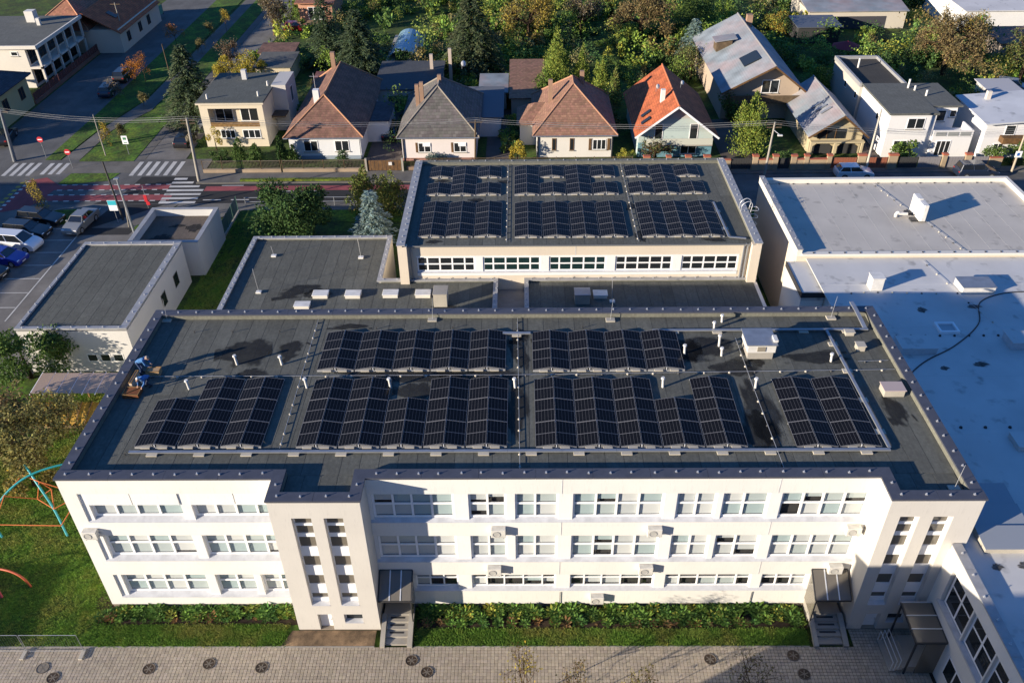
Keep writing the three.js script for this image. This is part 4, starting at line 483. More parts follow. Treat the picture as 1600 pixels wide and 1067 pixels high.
struct('red_cycle_path', [polySheet([[-32.4, -50.4], [-32.4, -58.4], [-30.6, -59.2], [-28.3, -57.1], [-28.3, -55.9], [-28.6, -54.6], [-28.6, -53.2], [-29.6, -51.6]], y3), sheet(-28.3, -15.4, -57.1, -55.9, y3), sheet(-28.6, -14.4, -54.6, -53.2, y3), sheet(-11.2, 14, -56.55, -55.4, y3)], M.redPath);
{
  const bar = (name, label, list, m = M.paint) => { const t = thing(name, label, 'road marking', [list[0][0], y4, list[0][2]]); for (const [a, b, c, d] of list) part('painted_bar', sheet(a, b, c, d, y4), m, t); };
  bar('zebra_crossing', 'zebra crossing over the main road with seven bars beside the utility pole', [0, 1, 2, 3, 4, 5, 6].map((i) => [-15.5 + 0.03 * i, -14.4 + Math.min(3.1, 0.4 + i * 1.0) * 1, -58.8 + i * 0.98, -58.3 + i * 0.98]));
  bar('zebra_crossing', 'zebra crossing at the mouth of the lane with the dark car', [0, 1, 2, 3, 4, 5].map((i) => [-21.2 + i * 1.0, -20.7 + i * 1.0, -63.3, -59.5]));
  bar('zebra_crossing', 'shaded zebra crossing over the wide side street at the left', [0, 1, 2, 3].map((i) => [-36.3 + i * 0.95, -35.8 + i * 0.95, -63.2, -59.7]));
  bar('zebra_crossing', 'short shaded zebra crossing beside the stop signs at the left', [0, 1, 2].map((i) => [-31.9 + i * 0.95, -31.4 + i * 0.95, -63.1, -60.0]));
  const dash = (x0, x1, z, n = 1) => { const o = []; for (let x = x0; x < x1; x += 1.2) o.push([x, x + 0.6, z - 0.1, z + 0.1]); return o; };
  bar('lane_marking', 'white dashes bordering the farther red cycle lane', [...dash(-28, -15.6, -57.15), ...dash(-28, -15.6, -55.85)]);
  bar('lane_marking', 'white dashes bordering the nearer red cycle lane', [...dash(-28.5, -14.6, -54.65), ...dash(-28.5, -14.6, -53.15)]);
  bar('lane_marking', 'white dashes along the edge of the red cycle crossing', Array.from({ length: 9 }, (_, i) => [-32.45, -32.05, -50.6 - i * 0.95, -50.2 - i * 0.95]));
  bar('lane_marking', 'yellow blobs along the kerb of the red cycle crossing', Array.from({ length: 9 }, (_, i) => [-33.1, -32.6, -50.4 - i * 0.95, -49.9 - i * 0.95]), M.yellowPaint);
  bar('lane_marking', 'white dashes on the main road right of the crossing', [[-10.6, -8.6, -53.3, -53.1], [-7.5, -5.5, -53.3, -53.1], [-4.4, -2.4, -53.3, -53.1], [-1.3, 0.7, -53.3, -53.1], [-9.5, -7, -56.8, -56.65], [-4, 2, -55.3, -55.15]]);
  bar('lane_marking', 'long white edge line of the parking bays', [[-21.35, -21.22, -51.5, -30]]);
  bar('lane_marking', 'white lines between the parking bays', Array.from({ length: 8 }, (_, i) => [-26.6, -21.4, -49.4 + i * 2.45, -49.3 + i * 2.45]));
}
struct('verge', [polySheet([[-33, -64], [-31.2, -64], [-30.2, -73], [-27.8, -84], [-27.2, -260], [-32.6, -260], [-32.6, -80]], 0.03), polySheet([[-28.7, -63.5], [-22.05, -63.5], [-22.05, -260], [-24.2, -260], [-25.4, -80], [-28.2, -73]], 0.03), polySheet([[-28.6, -57.5], [-28.2, -60.2], [-22.4, -60.2], [-23, -58.2], [-27.4, -57.3]], 0.03), polySheet([[-28, -46.5], [-26, -51], [-22.6, -51.3], [-21.4, -50], [-22.6, -48.2]], 0.03), polySheet([[-16.2, -46.4], [-13.2, -46.8], [-13.4, -48], [-15.8, -47.6]], 0.035)], M.grass);
struct('island_kerb', [tube([[-28, 0.04, -46.5], [-26, 0.04, -51], [-22.6, 0.04, -51.3], [-21.4, 0.04, -50], [-22.6, 0.04, -48.2]], 0.08, 6)], M.kerb);
// ================================================================ houses
const WALL = (r, g, b) => mat(r, g, b, 0.9, { map: T.plaster });
const R2 = { brown: roofTiles(0.25, 0.135, 0.09, 0), grey: roofTiles(0.185, 0.175, 0.15, 1, 4), tan: roofTiles(0.36, 0.20, 0.125, 1), orange: roofTiles(0.56, 0.155, 0.055, 0), blueGrey: mat(0.37, 0.37, 0.39, 0.7, { map: tex(512, 9, (u, v) => { const a = fbm(u, v, 5, 5, 611), b = fbm(u, v, 3, 4, 617), row = (v * 30) % 1 < 0.07 ? 0.86 : 1, g = (0.84 + 0.3 * (a - 0.5)) * row, w = clamp((b - 0.5) * 3, -0.5, 0.8); return [g * (1 + 0.10 * w), g * (1 - 0.02 * w), g * (1 - 0.05 * w)]; }) }), darkGrey: roofTiles(0.07, 0.075, 0.085, 0), peach: roofTiles(0.48, 0.22, 0.12, 1), flat: mat(0.13, 0.14, 0.135, 0.92, { map: T.felt }), flatGrey: mat(0.16, 0.165, 0.16, 0.92, { map: T.felt }), red: mat(0.25, 0.02, 0.03, 0.8) };
const ridgeM = { brown: mat(0.42, 0.21, 0.11, 0.85), grey: mat(0.24, 0.21, 0.17, 0.9), tan: mat(0.38, 0.2, 0.12, 0.85), orange: mat(0.5, 0.16, 0.07, 0.8), blueGrey: mat(0.25, 0.24, 0.24, 0.8), darkGrey: mat(0.09, 0.09, 0.1, 0.8), peach: mat(0.5, 0.25, 0.14, 0.85) };
function hip(h, x0, x1, z0, z1, eave, rx, ry, rf, rb, kind, over = 0.5) { // rf, rb: front and back end of the ridge
  const m = R2[kind], a = x0 - over, b = x1 + over, c = z0 - over, d = z1 + over, t = 0.14, e = eave - 0.05;
  const r = part('roof', [slab([[a, e, d], [b, e, d], [rx, ry, rf]], t), slab([[b, e, d], [b, e, c], [rx, ry, rb], [rx, ry, rf]], t), slab([[a, e, c], [a, e, d], [rx, ry, rf], [rx, ry, rb]], t), slab([[b, e, c], [a, e, c], [rx, ry, rb]], t)], m, h);
  for (const [p, q] of [[[a, e, d], [rx, ry, rf]], [[b, e, d], [rx, ry, rf]], [[b, e, c], [rx, ry, rb]], [[a, e, c], [rx, ry, rb]], [[rx, ry, rf], [rx, ry, rb]]]) part('ridge_tiles', rod([p[0], p[1] + 0.02, p[2]], [q[0], q[1] + 0.03, q[2]], 0.1, 0.1, 6), ridgeM[kind], r);
  part('gutter', [rod([a, e - 0.08, d + 0.03], [b, e - 0.08, d + 0.03], 0.07, 0.07, 6)], M.galv, h); return r;
}
function gable(h, x0, x1, z0, z1, eL, eR, rx, ry, kind, wallM, over = 0.5, overZ = 0.6) {
  part('wall', prism([[x0, 0], [x1, 0], [x1, eR], [rx, ry - 0.15], [x0, eL]], z0, z1), wallM, h); const m = R2[kind], t = 0.14, sL = (ry - eL) / (rx - x0), sR = (ry - eR) / (x1 - rx), a = x0 - over, b = x1 + over, c = z0 - overZ, d = z1 + overZ, yl = eL - over * sL, yr2 = eR - over * sR;
  const r = part('roof', [slab([[a, yl, c], [a, yl, d], [rx, ry, d], [rx, ry, c]], t), slab([[b, yr2, d], [b, yr2, c], [rx, ry, c], [rx, ry, d]], t)], m, h); part('ridge_tiles', rod([rx, ry + 0.02, c], [rx, ry + 0.02, d], 0.11, 0.11, 6), ridgeM[kind], r);
  part('verge_board', [beam([a, yl - 0.14, d + 0.01], [rx, ry - 0.14, d + 0.01], 0.05, 0.22), beam([rx, ry - 0.14, d + 0.01], [b, yr2 - 0.14, d + 0.01], 0.05, 0.22)], kind === 'orange' ? M.frame : M.wood, h); return r;
}
function chimney(r, x, z, y0, y1, w = 0.5, m = mat(0.42, 0.27, 0.19, 0.9, { map: T.concrete })) { const c = part('chimney', bx(x - w / 2, x + w / 2, y0, y1, z - w / 2, z + w / 2), m, r); return c; }
const hw = (h, x, y, z, w, hh, cols = 2, o = {}) => { win(h, [x, y, z + 0.05], w, hh, cols, o.rows ?? 1, { glass: 'dark', bar: 0.08, ...o }); part('window_sill', bx(x - 0.08, x + w + 0.08, y - 0.08, y, z + 0.001, z + 0.14), M.concrete, h); };
function dish(parent, x, y, z, r = 0.4) { part('satellite_dish', new THREE.SphereGeometry(r, 16, 6, 0, Math.PI * 2, 0, 0.7).rotateX(1.2).rotateY(0.6).translate(x, y, z - r * 0.5), M.whitePlastic, parent); part('dish_arm', rod([x, y - 0.5, z], [x, y, z], 0.025), M.galv, parent); }
{ // beige modern house
  const h = thing('beige_house', 'beige two-storey house with flat grey roof and a recessed balcony', 'house', [-10, 0, -72]), w = WALL(0.70, 0.62, 0.48), w2 = WALL(0.55, 0.53, 0.5);
  part('wall', [bx(-14.3, -6.6, 0, 2.55, -77.6, -67.6), bx(-14.3, -6.6, 2.55, 5.5, -77.6, -69.1), bx(-14.3, -13.3, 2.55, 5.5, -69.1, -67.6), bx(-7.3, -6.6, 2.55, 5.5, -69.1, -67.6), bx(-13.3, -7.3, 4.85, 5.5, -69.1, -67.6)], w, h); part('side_block', bx(-6.6, -4.8, 0, 5.9, -77.6, -72.6), w2, h);
  part('roof', [bx(-14.5, -6.4, 5.5, 5.72, -77.8, -67.4)], R2.flat, h); part('roof_edge', bx(-14.55, -6.35, 5.42, 5.6, -67.41, -67.3), w, h); part('balcony_rail', bx(-13.3, -7.3, 2.55, 3.1, -67.75, -67.62), M.woodLight, h);
  hw(h, -13.0, 2.7, -69.1, 2.2, 2.0, 2); hw(h, -9.9, 2.7, -69.1, 2.2, 2.0, 2); hw(h, -12.3, 1.1, -67.6, 1.8, 1.1, 3); hw(h, -9.6, 1.1, -67.6, 2.2, 1.1, 3); chimney(h, -10.6, -75.5, 5.72, 6.9, 0.6, WALL(0.6, 0.6, 0.6));
  win(h, [-4.78, 3.0, -74.5], 1.1, 2, 1, 1, { glass: 'dark', turn: Math.PI / 2 }); part('side_balcony', bx(-6.6, -4.9, 2.5, 2.7, -72.6, -70.6), M.greyWood, h); for (const [x, z] of [[-13.4, -68.6], [-7.4, -69.4], [-7.1, -73]]) part('roof_vent', rod([x, 5.72, z], [x, 6.3, z], 0.14, 0.1), M.whitePlastic, h);
}
{ // long brown-roofed house
  const h = thing('brown_hip_house', 'white house with long brown tiled hip roof and white chimney', 'house', [1.3, 0, -72]), w = WALL(0.74, 0.76, 0.80);
  part('wall', [bx(-3.0, 5.5, 0, 2.9, -82, -63.7)], w, h); const r = hip(h, -3.0, 5.5, -82, -63.7, 2.95, 1.15, 6.6, -67.2, -79, 'brown'); chimney(r, 0.2, -67.4, 5.2, 7.2, 0.7, WALL(0.75, 0.75, 0.75)); chimney(r, 0.2, -79, 5.8, 7.9, 0.55);
  part('cross_roof', [slab([[5.9, 2.8, -68.5], [8.4, 2.8, -68.5], [8.4, 2.8, -75], [5.9, 2.8, -75]], 0.12)], R2.darkGrey, h); part('side_wall', bx(5.5, 8.2, 0, 2.68, -74.8, -68.7), w, h);
  hw(h, -1.3, 1.0, -63.7, 1.7, 1.35, 2, { glass: 'dark' }); hw(h, 2.4, 1.0, -63.7, 1.7, 1.35, 2); part('plinth', bx(-3.03, 5.53, 0, 0.45, -63.75, -63.67), mat(0.25, 0.3, 0.36), h); part('downpipe', rod([5.4, 0, -63.6], [5.4, 2.85, -63.6], 0.05), M.galv, h); part('aerial', [rod([-0.2, 4.6, -69], [-0.2, 8.6, -69], 0.03), rod([-0.7, 8.2, -69], [0.3, 8.2, -69], 0.02)], M.steel, h);
}
{ // grey pyramid house
  const h = thing('grey_hip_house', 'pale house with steep grey tiled pyramid roof and twin chimney', 'house', [14.6, 0, -68]), w = WALL(0.76, 0.70, 0.69);
  part('wall', bx(10.5, 19.2, 0, 3.15, -76, -62.95), w, h); const r = hip(h, 10.5, 19.2, -76, -62.95, 3.2, 14.75, 7.45, -67.4, -70.6, 'grey'); chimney(r, 12.2, -67.6, 5.0, 7.6, 0.45); chimney(r, 12.75, -67.6, 5.2, 7.9, 0.45); chimney(r, 14.75, -69.5, 7.3, 8.1, 0.45);
  for (const x of [12.4, 16.6]) { hw(h, x, 1.1, -62.95, 1.5, 1.2, 2, { glass: 'dark' }); part('shutter_box', bx(x + 0.55, x + 1.45, 1.85, 2.22, -62.94, -62.86), M.frame, h); part('shutter_leaf', bx(x - 0.3, x - 0.04, 1.1, 2.3, -62.94, -62.88), M.wood, h); }
  part('plinth', bx(10.47, 19.23, 0, 0.4, -63.0, -62.9), mat(0.4, 0.2, 0.16), h); part('roof_hatch', bx(14.7, 14.95, 5.0, 5.1, -65.3, -65.0), M.iron, h); part('downpipe', rod([10.65, 0, -62.86], [10.65, 3.1, -62.86], 0.06), M.iron, h); dish(h, 17.2, 7.6, -74.5, 0.55);
  part('rear_annex', [bx(16, 22, 0, 2.6, -79, -70)], w, h); part('annex_roof', slab([[15.8, 2.7, -69.6], [22.4, 2.7, -69.6], [22.4, 3.1, -79.3], [15.8, 3.1, -79.3]], 0.12), mat(0.12, 0.13, 0.15, 0.8), h);
}
{ // tan hip house
  const h = thing('tan_hip_house', 'white house with tan tiled pyramid roof and a small side wing', 'house', [30.7, 0, -68]), w = WALL(0.72, 0.70, 0.66);
  part('wall', [bx(26.4, 35.4, 0, 2.95, -76, -63.55), bx(24.4, 26.4, 0, 2.7, -72, -67.4)], w, h); const r = hip(h, 26.4, 35.4, -76, -63.55, 3.05, 30.8, 7.5, -67.8, -70.4, 'tan'); chimney(r, 28.1, -68.6, 5.0, 7.7, 0.5); chimney(r, 32.0, -71, 6.2, 7.9, 0.5);
  part('wing_roof', [slab([[24.0, 2.8, -66.9], [27.6, 2.8, -66.9], [27.4, 4.5, -69.7], [26.3, 4.5, -69.7]], 0.12), slab([[24.0, 2.8, -72.6], [24.0, 2.8, -66.9], [26.3, 4.5, -69.7]], 0.12)], R2.tan, h);
  for (const x of [28.2, 30.3]) hw(h, x, 0.95, -63.55, 0.5, 1.5, 1, { frame: M.wood }); hw(h, 33.0, 1.0, -63.55, 1.6, 1.3, 3); for (const x of [32.55, 34.75]) part('shutter_leaf', bx(x, x + 0.32, 0.95, 2.4, -63.53, -63.47), M.wood, h); for (const [x, y, z] of [[29.2, 5.0, -65.5], [30.9, 5.0, -65.5], [32.5, 5.0, -65.5], [29.5, 4.2, -64.7]]) part('roof_hatch', bx(x, x + 0.3, y - 0.02, y + 0.12, z - 0.15, z + 0.15), M.iron, h); part('downpipe', [rod([26.55, 0, -63.46], [26.55, 2.9, -63.46], 0.06), rod([35.3, 0, -63.46], [35.3, 2.9, -63.46], 0.06)], M.iron, h);
}
{ // orange gable house
  const h = thing('orange_gable_house', 'pale teal house with bright orange gable roof and a front balcony', 'house', [42.6, 0, -69]), w = WALL(0.46, 0.56, 0.55);
  const r = gable(h, 38.4, 47.1, -76, -63.6, 3.35, 3.2, 42.6, 6.6, 'orange', w, 0.55, 1.0); part('lower_front', bx(38.38, 47.12, 0, 1.8, -63.65, -63.55), WALL(0.14, 0.30, 0.38), h); part('balcony', bx(39.2, 46.9, 1.85, 2.0, -63.6, -62.4), M.concrete, h); part('balcony_rail', bx(39.2, 46.9, 2.0, 2.75, -62.48, -62.42), mat(0.5, 0.5, 0.42, 0.7), h);
  hw(h, 40.2, 2.1, -63.6, 1.0, 2.0, 1); hw(h, 44.3, 2.1, -63.6, 1.0, 2.0, 1); hw(h, 43.4, 0.4, -63.5, 1.9, 1.25, 2); part('gable_board', prism([[40.6, 4.75], [44.7, 4.75], [42.6, 6.25]], -63.62, -63.56), mat(0.42, 0.42, 0.40, 0.7), h); part('chimney', bx(41.1, 41.6, 5.0, 7.0, -67.2, -66.7), WALL(0.75, 0.74, 0.72), r); dish(h, 40.6, 7.0, -67.6, 0.45); dish(h, 43.6, 7.2, -68.3, 0.4);
  for (const [x, y, z] of [[39.4, 4.25, -66.4], [39.2, 4.1, -64.6]]) part('skylight', slab([[x - 0.5, y - 0.30, z + 0.35], [x + 0.5, y + 0.45, z + 0.35], [x + 0.5, y + 0.45, z - 0.35], [x - 0.5, y - 0.3, z - 0.35]], 0.05), M.darkGlass, r); for (const [x, y, z] of [[45.2, 4.6, -65.5], [44.8, 4.9, -70]]) part('skylight', slab([[x - 0.4, y + 0.34, z + 0.4], [x + 0.4, y - 0.3, z + 0.4], [x + 0.4, y - 0.3, z - 0.4], [x - 0.4, y + 0.34, z - 0.4]], 0.05), M.darkGlass, r);
}
{ // big grey gable house behind
  const h = thing('grey_gable_house', 'large house with weathered grey gable roof and a solar collector among trees', 'house', [55.5, 0, -84]), w = WALL(0.45, 0.36, 0.28);
  const r = gable(h, 50.4, 60.0, -95.5, -75.2, 4.2, 4.5, 56.2, 7.3, 'blueGrey', w, 0.5, 1.4); hw(h, 55.2, 3.4, -75.2, 2.2, 1.7, 2); part('balcony', bx(51, 60.4, 2.5, 2.75, -75.2, -73.9), M.greyWood, h); part('balcony_rail', bx(51, 60.4, 2.75, 3.5, -73.98, -73.9), M.greyWood, h);
  const c = V(54.3, 6.37 + 0.09, -79.5); part('solar_collector', slab([[c.x - 1.0, c.y - 0.53, c.z - 1.6], [c.x - 1.0, c.y - 0.53, c.z + 1.6], [c.x + 1.0, c.y + 0.53, c.z + 1.6], [c.x + 1.0, c.y + 0.53, c.z - 1.6]], 0.08), M.darkGlass, r); chimney(r, 57, -93, 6.5, 8.2, 0.8);
  part('dormer', prism([[51.5, 4.9], [53.6, 4.9], [53.6, 6.6], [51.5, 6.2]], -89, -87), M.greyWood, r); part('dormer_roof', slab([[51.2, 6.3, -86.8], [54.2, 6.75, -86.8], [54.2, 6.75, -89.2], [51.2, 6.3, -89.2]], 0.1), R2.blueGrey, r);
}
{ // small grey gable house at the street
  const h = thing('arched_carport_house', 'small grey gable-roofed house over an arched carport at the street', 'house', [61.9, 0, -70]), w = WALL(0.52, 0.44, 0.28);
  const r = gable(h, 58.8, 64.9, -76, -64.2, 2.75, 2.75, 62.05, 5.0, 'blueGrey', w, 0.5, 0.8); part('upper_window', bx(59.6, 62.8, 1.9, 3.1, -64.18, -64.1), M.darkGlass, h); part('window_bar', [bx(60.6, 60.68, 1.9, 3.1, -64.1, -64.06), bx(61.6, 61.68, 1.9, 3.1, -64.1, -64.06)], M.wood, h);
  for (const x of [59.2, 62.2]) part('arch', prism([[x, 0], [x + 2.3, 0], [x + 2.3, 0.9], [x + 1.75, 1.3], [x + 1.15, 1.42], [x + 0.55, 1.3], [x, 0.9]], -64.17, -64.1), M.inside, h); part('balcony_ledge', bx(58.8, 65.1, 1.55, 1.72, -64.2, -63.5), w, h); for (const x of [58.9, 61.7, 64.9]) part('pillar', bx(x - 0.12, x + 0.12, 0, 1.55, -63.75, -63.52), w, h);
  for (let i = 0; i < 3; i++) part('roof_duct', slab([[59.9 + i * 0.2, 3.75 + i * 0.145, -69 + i * 1.2], [61.0 + i * 0.2, 4.5 + i * 0.145, -69 + i * 1.2], [61.0 + i * 0.2, 4.5 + i * 0.145, -69.3 + i * 1.2], [59.9 + i * 0.2, 3.75 + i * 0.145, -69.3 + i * 1.2]], 0.1), M.galv, r);
}
{ // white modern house, grey roof
  const h = thing('white_terrace_house', 'white two-storey house with flat grey roof and a first-floor terrace', 'house', [71, 0, -72]), w = WALL(0.76, 0.76, 0.77), w2 = WALL(0.5, 0.47, 0.42);
  part('wall', [bx(67.1, 72.4, 0, 5.2, -72.6, -63.0), bx(72.4, 75.8, 0, 5.2, -72.6, -65.4)], w, h); part('rear_wall', bx(66.7, 72.3, 0, 5.0, -83, -72.6), w2, h);
  part('roof', [bx(66.9, 72.6, 5.2, 5.42, -72.7, -62.8), bx(72.6, 76.2, 5.2, 5.4, -72.7, -65.1)], R2.flatGrey, h); part('rear_roof', bx(66.9, 72.1, 5.0, 5.1, -82.8, -72.72), mat(0.06, 0.055, 0.05, 0.9, { map: T.felt }), h); part('rear_parapet', [bx(66.6, 66.9, 5.0, 5.5, -83.1, -72.72), bx(72.1, 72.4, 5.0, 5.45, -83.1, -72.72), bx(66.9, 72.1, 5.0, 5.5, -83.1, -82.8)], M.capLight, h);
  part('terrace', bx(72.4, 77, 0, 2.6, -65.4, -62.6), w, h); part('terrace_wall', [bx(72.4, 77, 2.6, 3.4, -62.8, -62.6), bx(76.8, 77, 2.6, 3.4, -65.4, -62.8)], w, h); for (let i = 0; i < 3; i++) part('terrace_panel', bx(72.7 + i * 1.4, 73.9 + i * 1.4, 2.75, 3.25, -62.6, -62.56), mat(0.3, 0.31, 0.3, 0.4), h);
  hw(h, 69.2, 3.5, -63.0, 2.0, 1.3, 2); hw(h, 73.1, 3.4, -65.4, 1.5, 1.4, 1); hw(h, 75, 3.9, -65.4, 0.8, 0.9, 1); hw(h, 73.0, 0.3, -62.6, 1.7, 1.9, 3); hw(h, 68.2, 0.8, -63.0, 1.6, 1.3, 2);
  for (const [x, z, a] of [[71.9, -71, 1.1], [72.4, -70.2, 0.6], [73.1, -68.4, 0.7], [68.6, -79.5, 0.9]]) part('flue', rod([x, 5.1, z], [x, 5.4 + a, z], 0.13, 0.13), M.whitePlastic, h); for (const z of [-67, -74, -78]) win(h, [67.08 - (z < -72 ? 0.4 : 0), 3.2, z], 0.8, 0.9, 1, 1, { glass: 'dark', turn: -Math.PI / 2 });
}
{ const h = thing('white_balcony_house', 'white house with pale sloping roof and a brown balcony at the right edge', 'house', [82, 0, -66]), w = WALL(0.74, 0.75, 0.78);
  part('wall', bx(78.2, 88, 0, 4.4, -69.8, -62.4), w, h); part('roof', slab([[77.6, 4.55, -61.6], [88.5, 5.3, -61.6], [88.5, 5.5, -70.3], [77.6, 4.75, -70.3]], 0.18), mat(0.56, 0.59, 0.64, 0.6, { map: T.white }), h); part('balcony', bx(80, 83, 2.2, 2.9, -62.4, -61.4), M.wood, h); hw(h, 80.4, 2.9, -62.4, 1.2, 1.2, 1); hw(h, 83, 2.4, -62.4, 1, 1.7, 1); hw(h, 79.6, 0.7, -62.4, 1.2, 1.2, 2); chimney(h, 80.6, -68.5, 4.7, 5.9, 0.5, WALL(0.6, 0.55, 0.5)); }
{ // left side of the side street
  const h = thing('white_pillar_house', 'white two-storey house with flat roof and open pillared side at the top left', 'house', [-50, 0, -96]), w = WALL(0.74, 0.70, 0.63);
  part('wall', [bx(-64, -45.4, 0, 5.7, -103.6, -89.0)], w, h); part('roof', bx(-64.2, -43.6, 5.7, 6.0, -103.9, -88.8), R2.flatGrey, h); part('roof_edge', [bx(-64.3, -43.5, 5.62, 6.1, -88.82, -88.6), bx(-43.62, -43.4, 5.62, 6.1, -104, -88.82)], w, h);
  part('floor_slab', bx(-45.4, -43.6, 2.7, 3.0, -103.6, -89.0), w, h); for (let i = 0; i < 6; i++) part('pillar', bx(-43.9, -43.6, 0, 5.7, -103.6 + i * 2.86, -103.3 + i * 2.86), w, h); for (let i = 0; i < 5; i++) for (const y of [0.4, 3.2]) win(h, [-45.38, y, -101 + i * 2.86], 2.2, 2.2, 2, 1, { glass: 'dark', turn: Math.PI / 2, frame: M.wood });
  for (const x of [-47.5, -52.5]) for (const y of [1.8, 4.6]) hw(h, x, y, -89.0, 1.0, 0.6, 1); chimney(h, -49.5, -101, 6.0, 7.6, 1.3, WALL(0.7, 0.68, 0.64)); chimney(h, -47.6, -99, 6.0, 7.0, 0.5, WALL(0.7, 0.68, 0.64)); }
{ const h = thing('yellow_house', 'yellow house with dark roof at the left edge of the picture', 'house', [-48, 0, -78]), w = WALL(0.50, 0.46, 0.26); part('wall', bx(-58, -42.6, 0, 4.2, -82.2, -72.6), w, h); hip(h, -58, -42.6, -82.2, -72.6, 4.3, -50, 6.9, -77.4, -77.4, 'darkGrey', 0.6); for (const z of [-75, -79.4]) win(h, [-42.58, 1.6, z], 1.4, 1.6, 2, 1, { glass: 'dark', turn: Math.PI / 2, frame: M.wood }); }
{ const h = thing('peach_roof_house', 'house with peach and red tiled roofs at the top left', 'house', [-45, 0, -110]), w = WALL(0.70, 0.6, 0.48); part('wall', bx(-52, -38.5, 0, 3.6, -122, -104.5), w, h); const r = hip(h, -52, -43.5, -120, -104.5, 3.7, -47.5, 7.2, -109, -114, 'peach'); part('wing_roof', [slab([[-38, 3.2, -104], [-38, 3.2, -122], [-43.5, 6.3, -122], [-43.5, 6.3, -104]], 0.14), slab([[-49, 3.2, -122], [-49, 3.2, -104], [-43.5, 6.3, -104], [-43.5, 6.3, -122]], 0.14)], R2.orange, r); part('skylight', slab([[-41.4, 5.25, -108], [-40.0, 4.46, -108], [-40.0, 4.46, -109.2], [-41.4, 5.25, -109.2]], 0.04), M.darkGlass, r); for (const z of [-107, -112, -116]) win(h, [-38.48, 1, z], 1.4, 1.5, 2, 1, { glass: 'dark', turn: Math.PI / 2, frame: M.wood }); }
{ const h = thing('coral_house', 'small coral house with wide glass door behind the gardens', 'house', [-10.5, 0, -126]), w = WALL(0.62, 0.33, 0.22); part('wall', bx(-13.8, -8, 0, 3.2, -131, -120.8), w, h); part('roof', slab([[-14.3, 3.2, -120.2], [-7.5, 3.2, -120.2], [-7.5, 3.6, -131.5], [-14.3, 3.6, -131.5]], 0.2), R2.peach, h); hw(h, -12.2, 0.3, -120.8, 2.8, 2.1, 3); part('porch_slab', bx(-12.4, -8, 0, 0.3, -120.8, -117.6), mat(0.4, 0.26, 0.15, 0.9, { map: T.concrete }), h); }
function shed(name, label, x0, x1, z0, z1, h0, h1, wallM, roofM, front) { const t = thing(name, label, 'shed', [(x0 + x1) / 2, 0, (z0 + z1) / 2]); part('wall', bx(x0, x1, 0, Math.min(h0, h1) - 0.12, z0, z1), wallM, t); part('roof', slab([[x0 - 0.3, h0, z1 + 0.3], [x1 + 0.3, h0, z1 + 0.3], [x1 + 0.3, h1, z0 - 0.3], [x0 - 0.3, h1, z0 - 0.3]], 0.12), roofM, t); if (front) part('door', bx(x0 + (x1 - x0) * 0.2, x1 - (x1 - x0) * 0.2, 0, 2.0, z1 + 0.001, z1 + 0.05), front, t); return t; }
const garage = shed('garage_building', 'dark grey roofed garage behind the grey pyramid house', 5.2, 13.6, -89, -79, 3.0, 3.3, WALL(0.45, 0.45, 0.42), mat(0.09, 0.095, 0.11, 0.8, { map: T.felt }), mat(0.03, 0.06, 0.04, 0.8)); for (const x of [12.2, 14.6]) chimney(garage, x, -86 - (x - 12), 3.2 * (x < 13) , 5.2, 0.45, WALL(0.5, 0.42, 0.36));
shed('garden_shed', 'small shed with pale grey corrugated roof and dark door', 19.2, 22.6, -85.2, -79.2, 2.4, 2.7, WALL(0.6, 0.58, 0.52), R2.blueGrey, mat(0.05, 0.05, 0.06, 0.7)); shed('brown_roof_barn', 'long barn with plain brown roof behind the tan house', 23.3, 27.6, -89, -76.5, 2.6, 3.4, WALL(0.4, 0.34, 0.28), R2.tan);
shed('grey_roof_shed', 'low shed with grey roof and white chimney beside yellow bushes', -13.6, -8.6, -95.5, -90, 2.4, 2.7, WALL(0.62, 0.54, 0.4), mat(0.15, 0.15, 0.15, 0.9, { map: T.felt })); shed('rust_roof_shed', 'low shed with dark rusty roof behind the grey roof shed', -14.5, -9.5, -100, -96.3, 2.5, 2.7, WALL(0.4, 0.3, 0.25), R2.brown); shed('red_roof_shed', 'little red roofed shed beside the brown hip roof house', -3.9, -1.2, -87, -84, 2.3, 2.6, WALL(0.5, 0.48, 0.45), roofTiles(0.26, 0.11, 0.09, 0));
shed('far_cottage', 'pale cottage with grey gable roof at the top right', 72, 88, -124, -113.5, 2.9, 4.4, WALL(0.6, 0.55, 0.46), R2.blueGrey, mat(0.05, 0.05, 0.06)); shed('long_white_barn', 'long white flat-roofed barn at the top right corner', 95.5, 125, -125, -109, 4.0, 4.4, WALL(0.75, 0.75, 0.75), mat(0.68, 0.68, 0.68, 0.7, { map: T.white })); shed('brown_roof_cabin', 'cabin with flat brown roof behind the big autumn tree', 96, 108, -104, -97, 2.6, 2.9, WALL(0.35, 0.3, 0.26), roofTiles(0.30, 0.19, 0.14, 1)); shed('carport', 'carport with dark sheet roof in the gardens at the top right', 68.4, 75, -111.5, -106, 2.6, 2.75, M.inside, mat(0.13, 0.14, 0.16, 0.5, { metalness: 0.3 })); shed('farm_shed', 'narrow white shed beside the car at the right edge', 86, 90, -82, -74, 2.3, 2.5, WALL(0.65, 0.62, 0.58), mat(0.4, 0.4, 0.42, 0.7));
{ const t = thing('garden_parasol', 'dark red garden parasol behind the white terrace house', 'parasol', [73.5, 0, -97.8]); part('pole', rod([73.5, 0, -97.8], [73.5, 2.6, -97.8], 0.04), M.wood, t); part('canopy', uvm(new THREE.ConeGeometry(2.3, 0.8, 8).translate(73.5, 2.5, -97.8)), R2.red, t); }
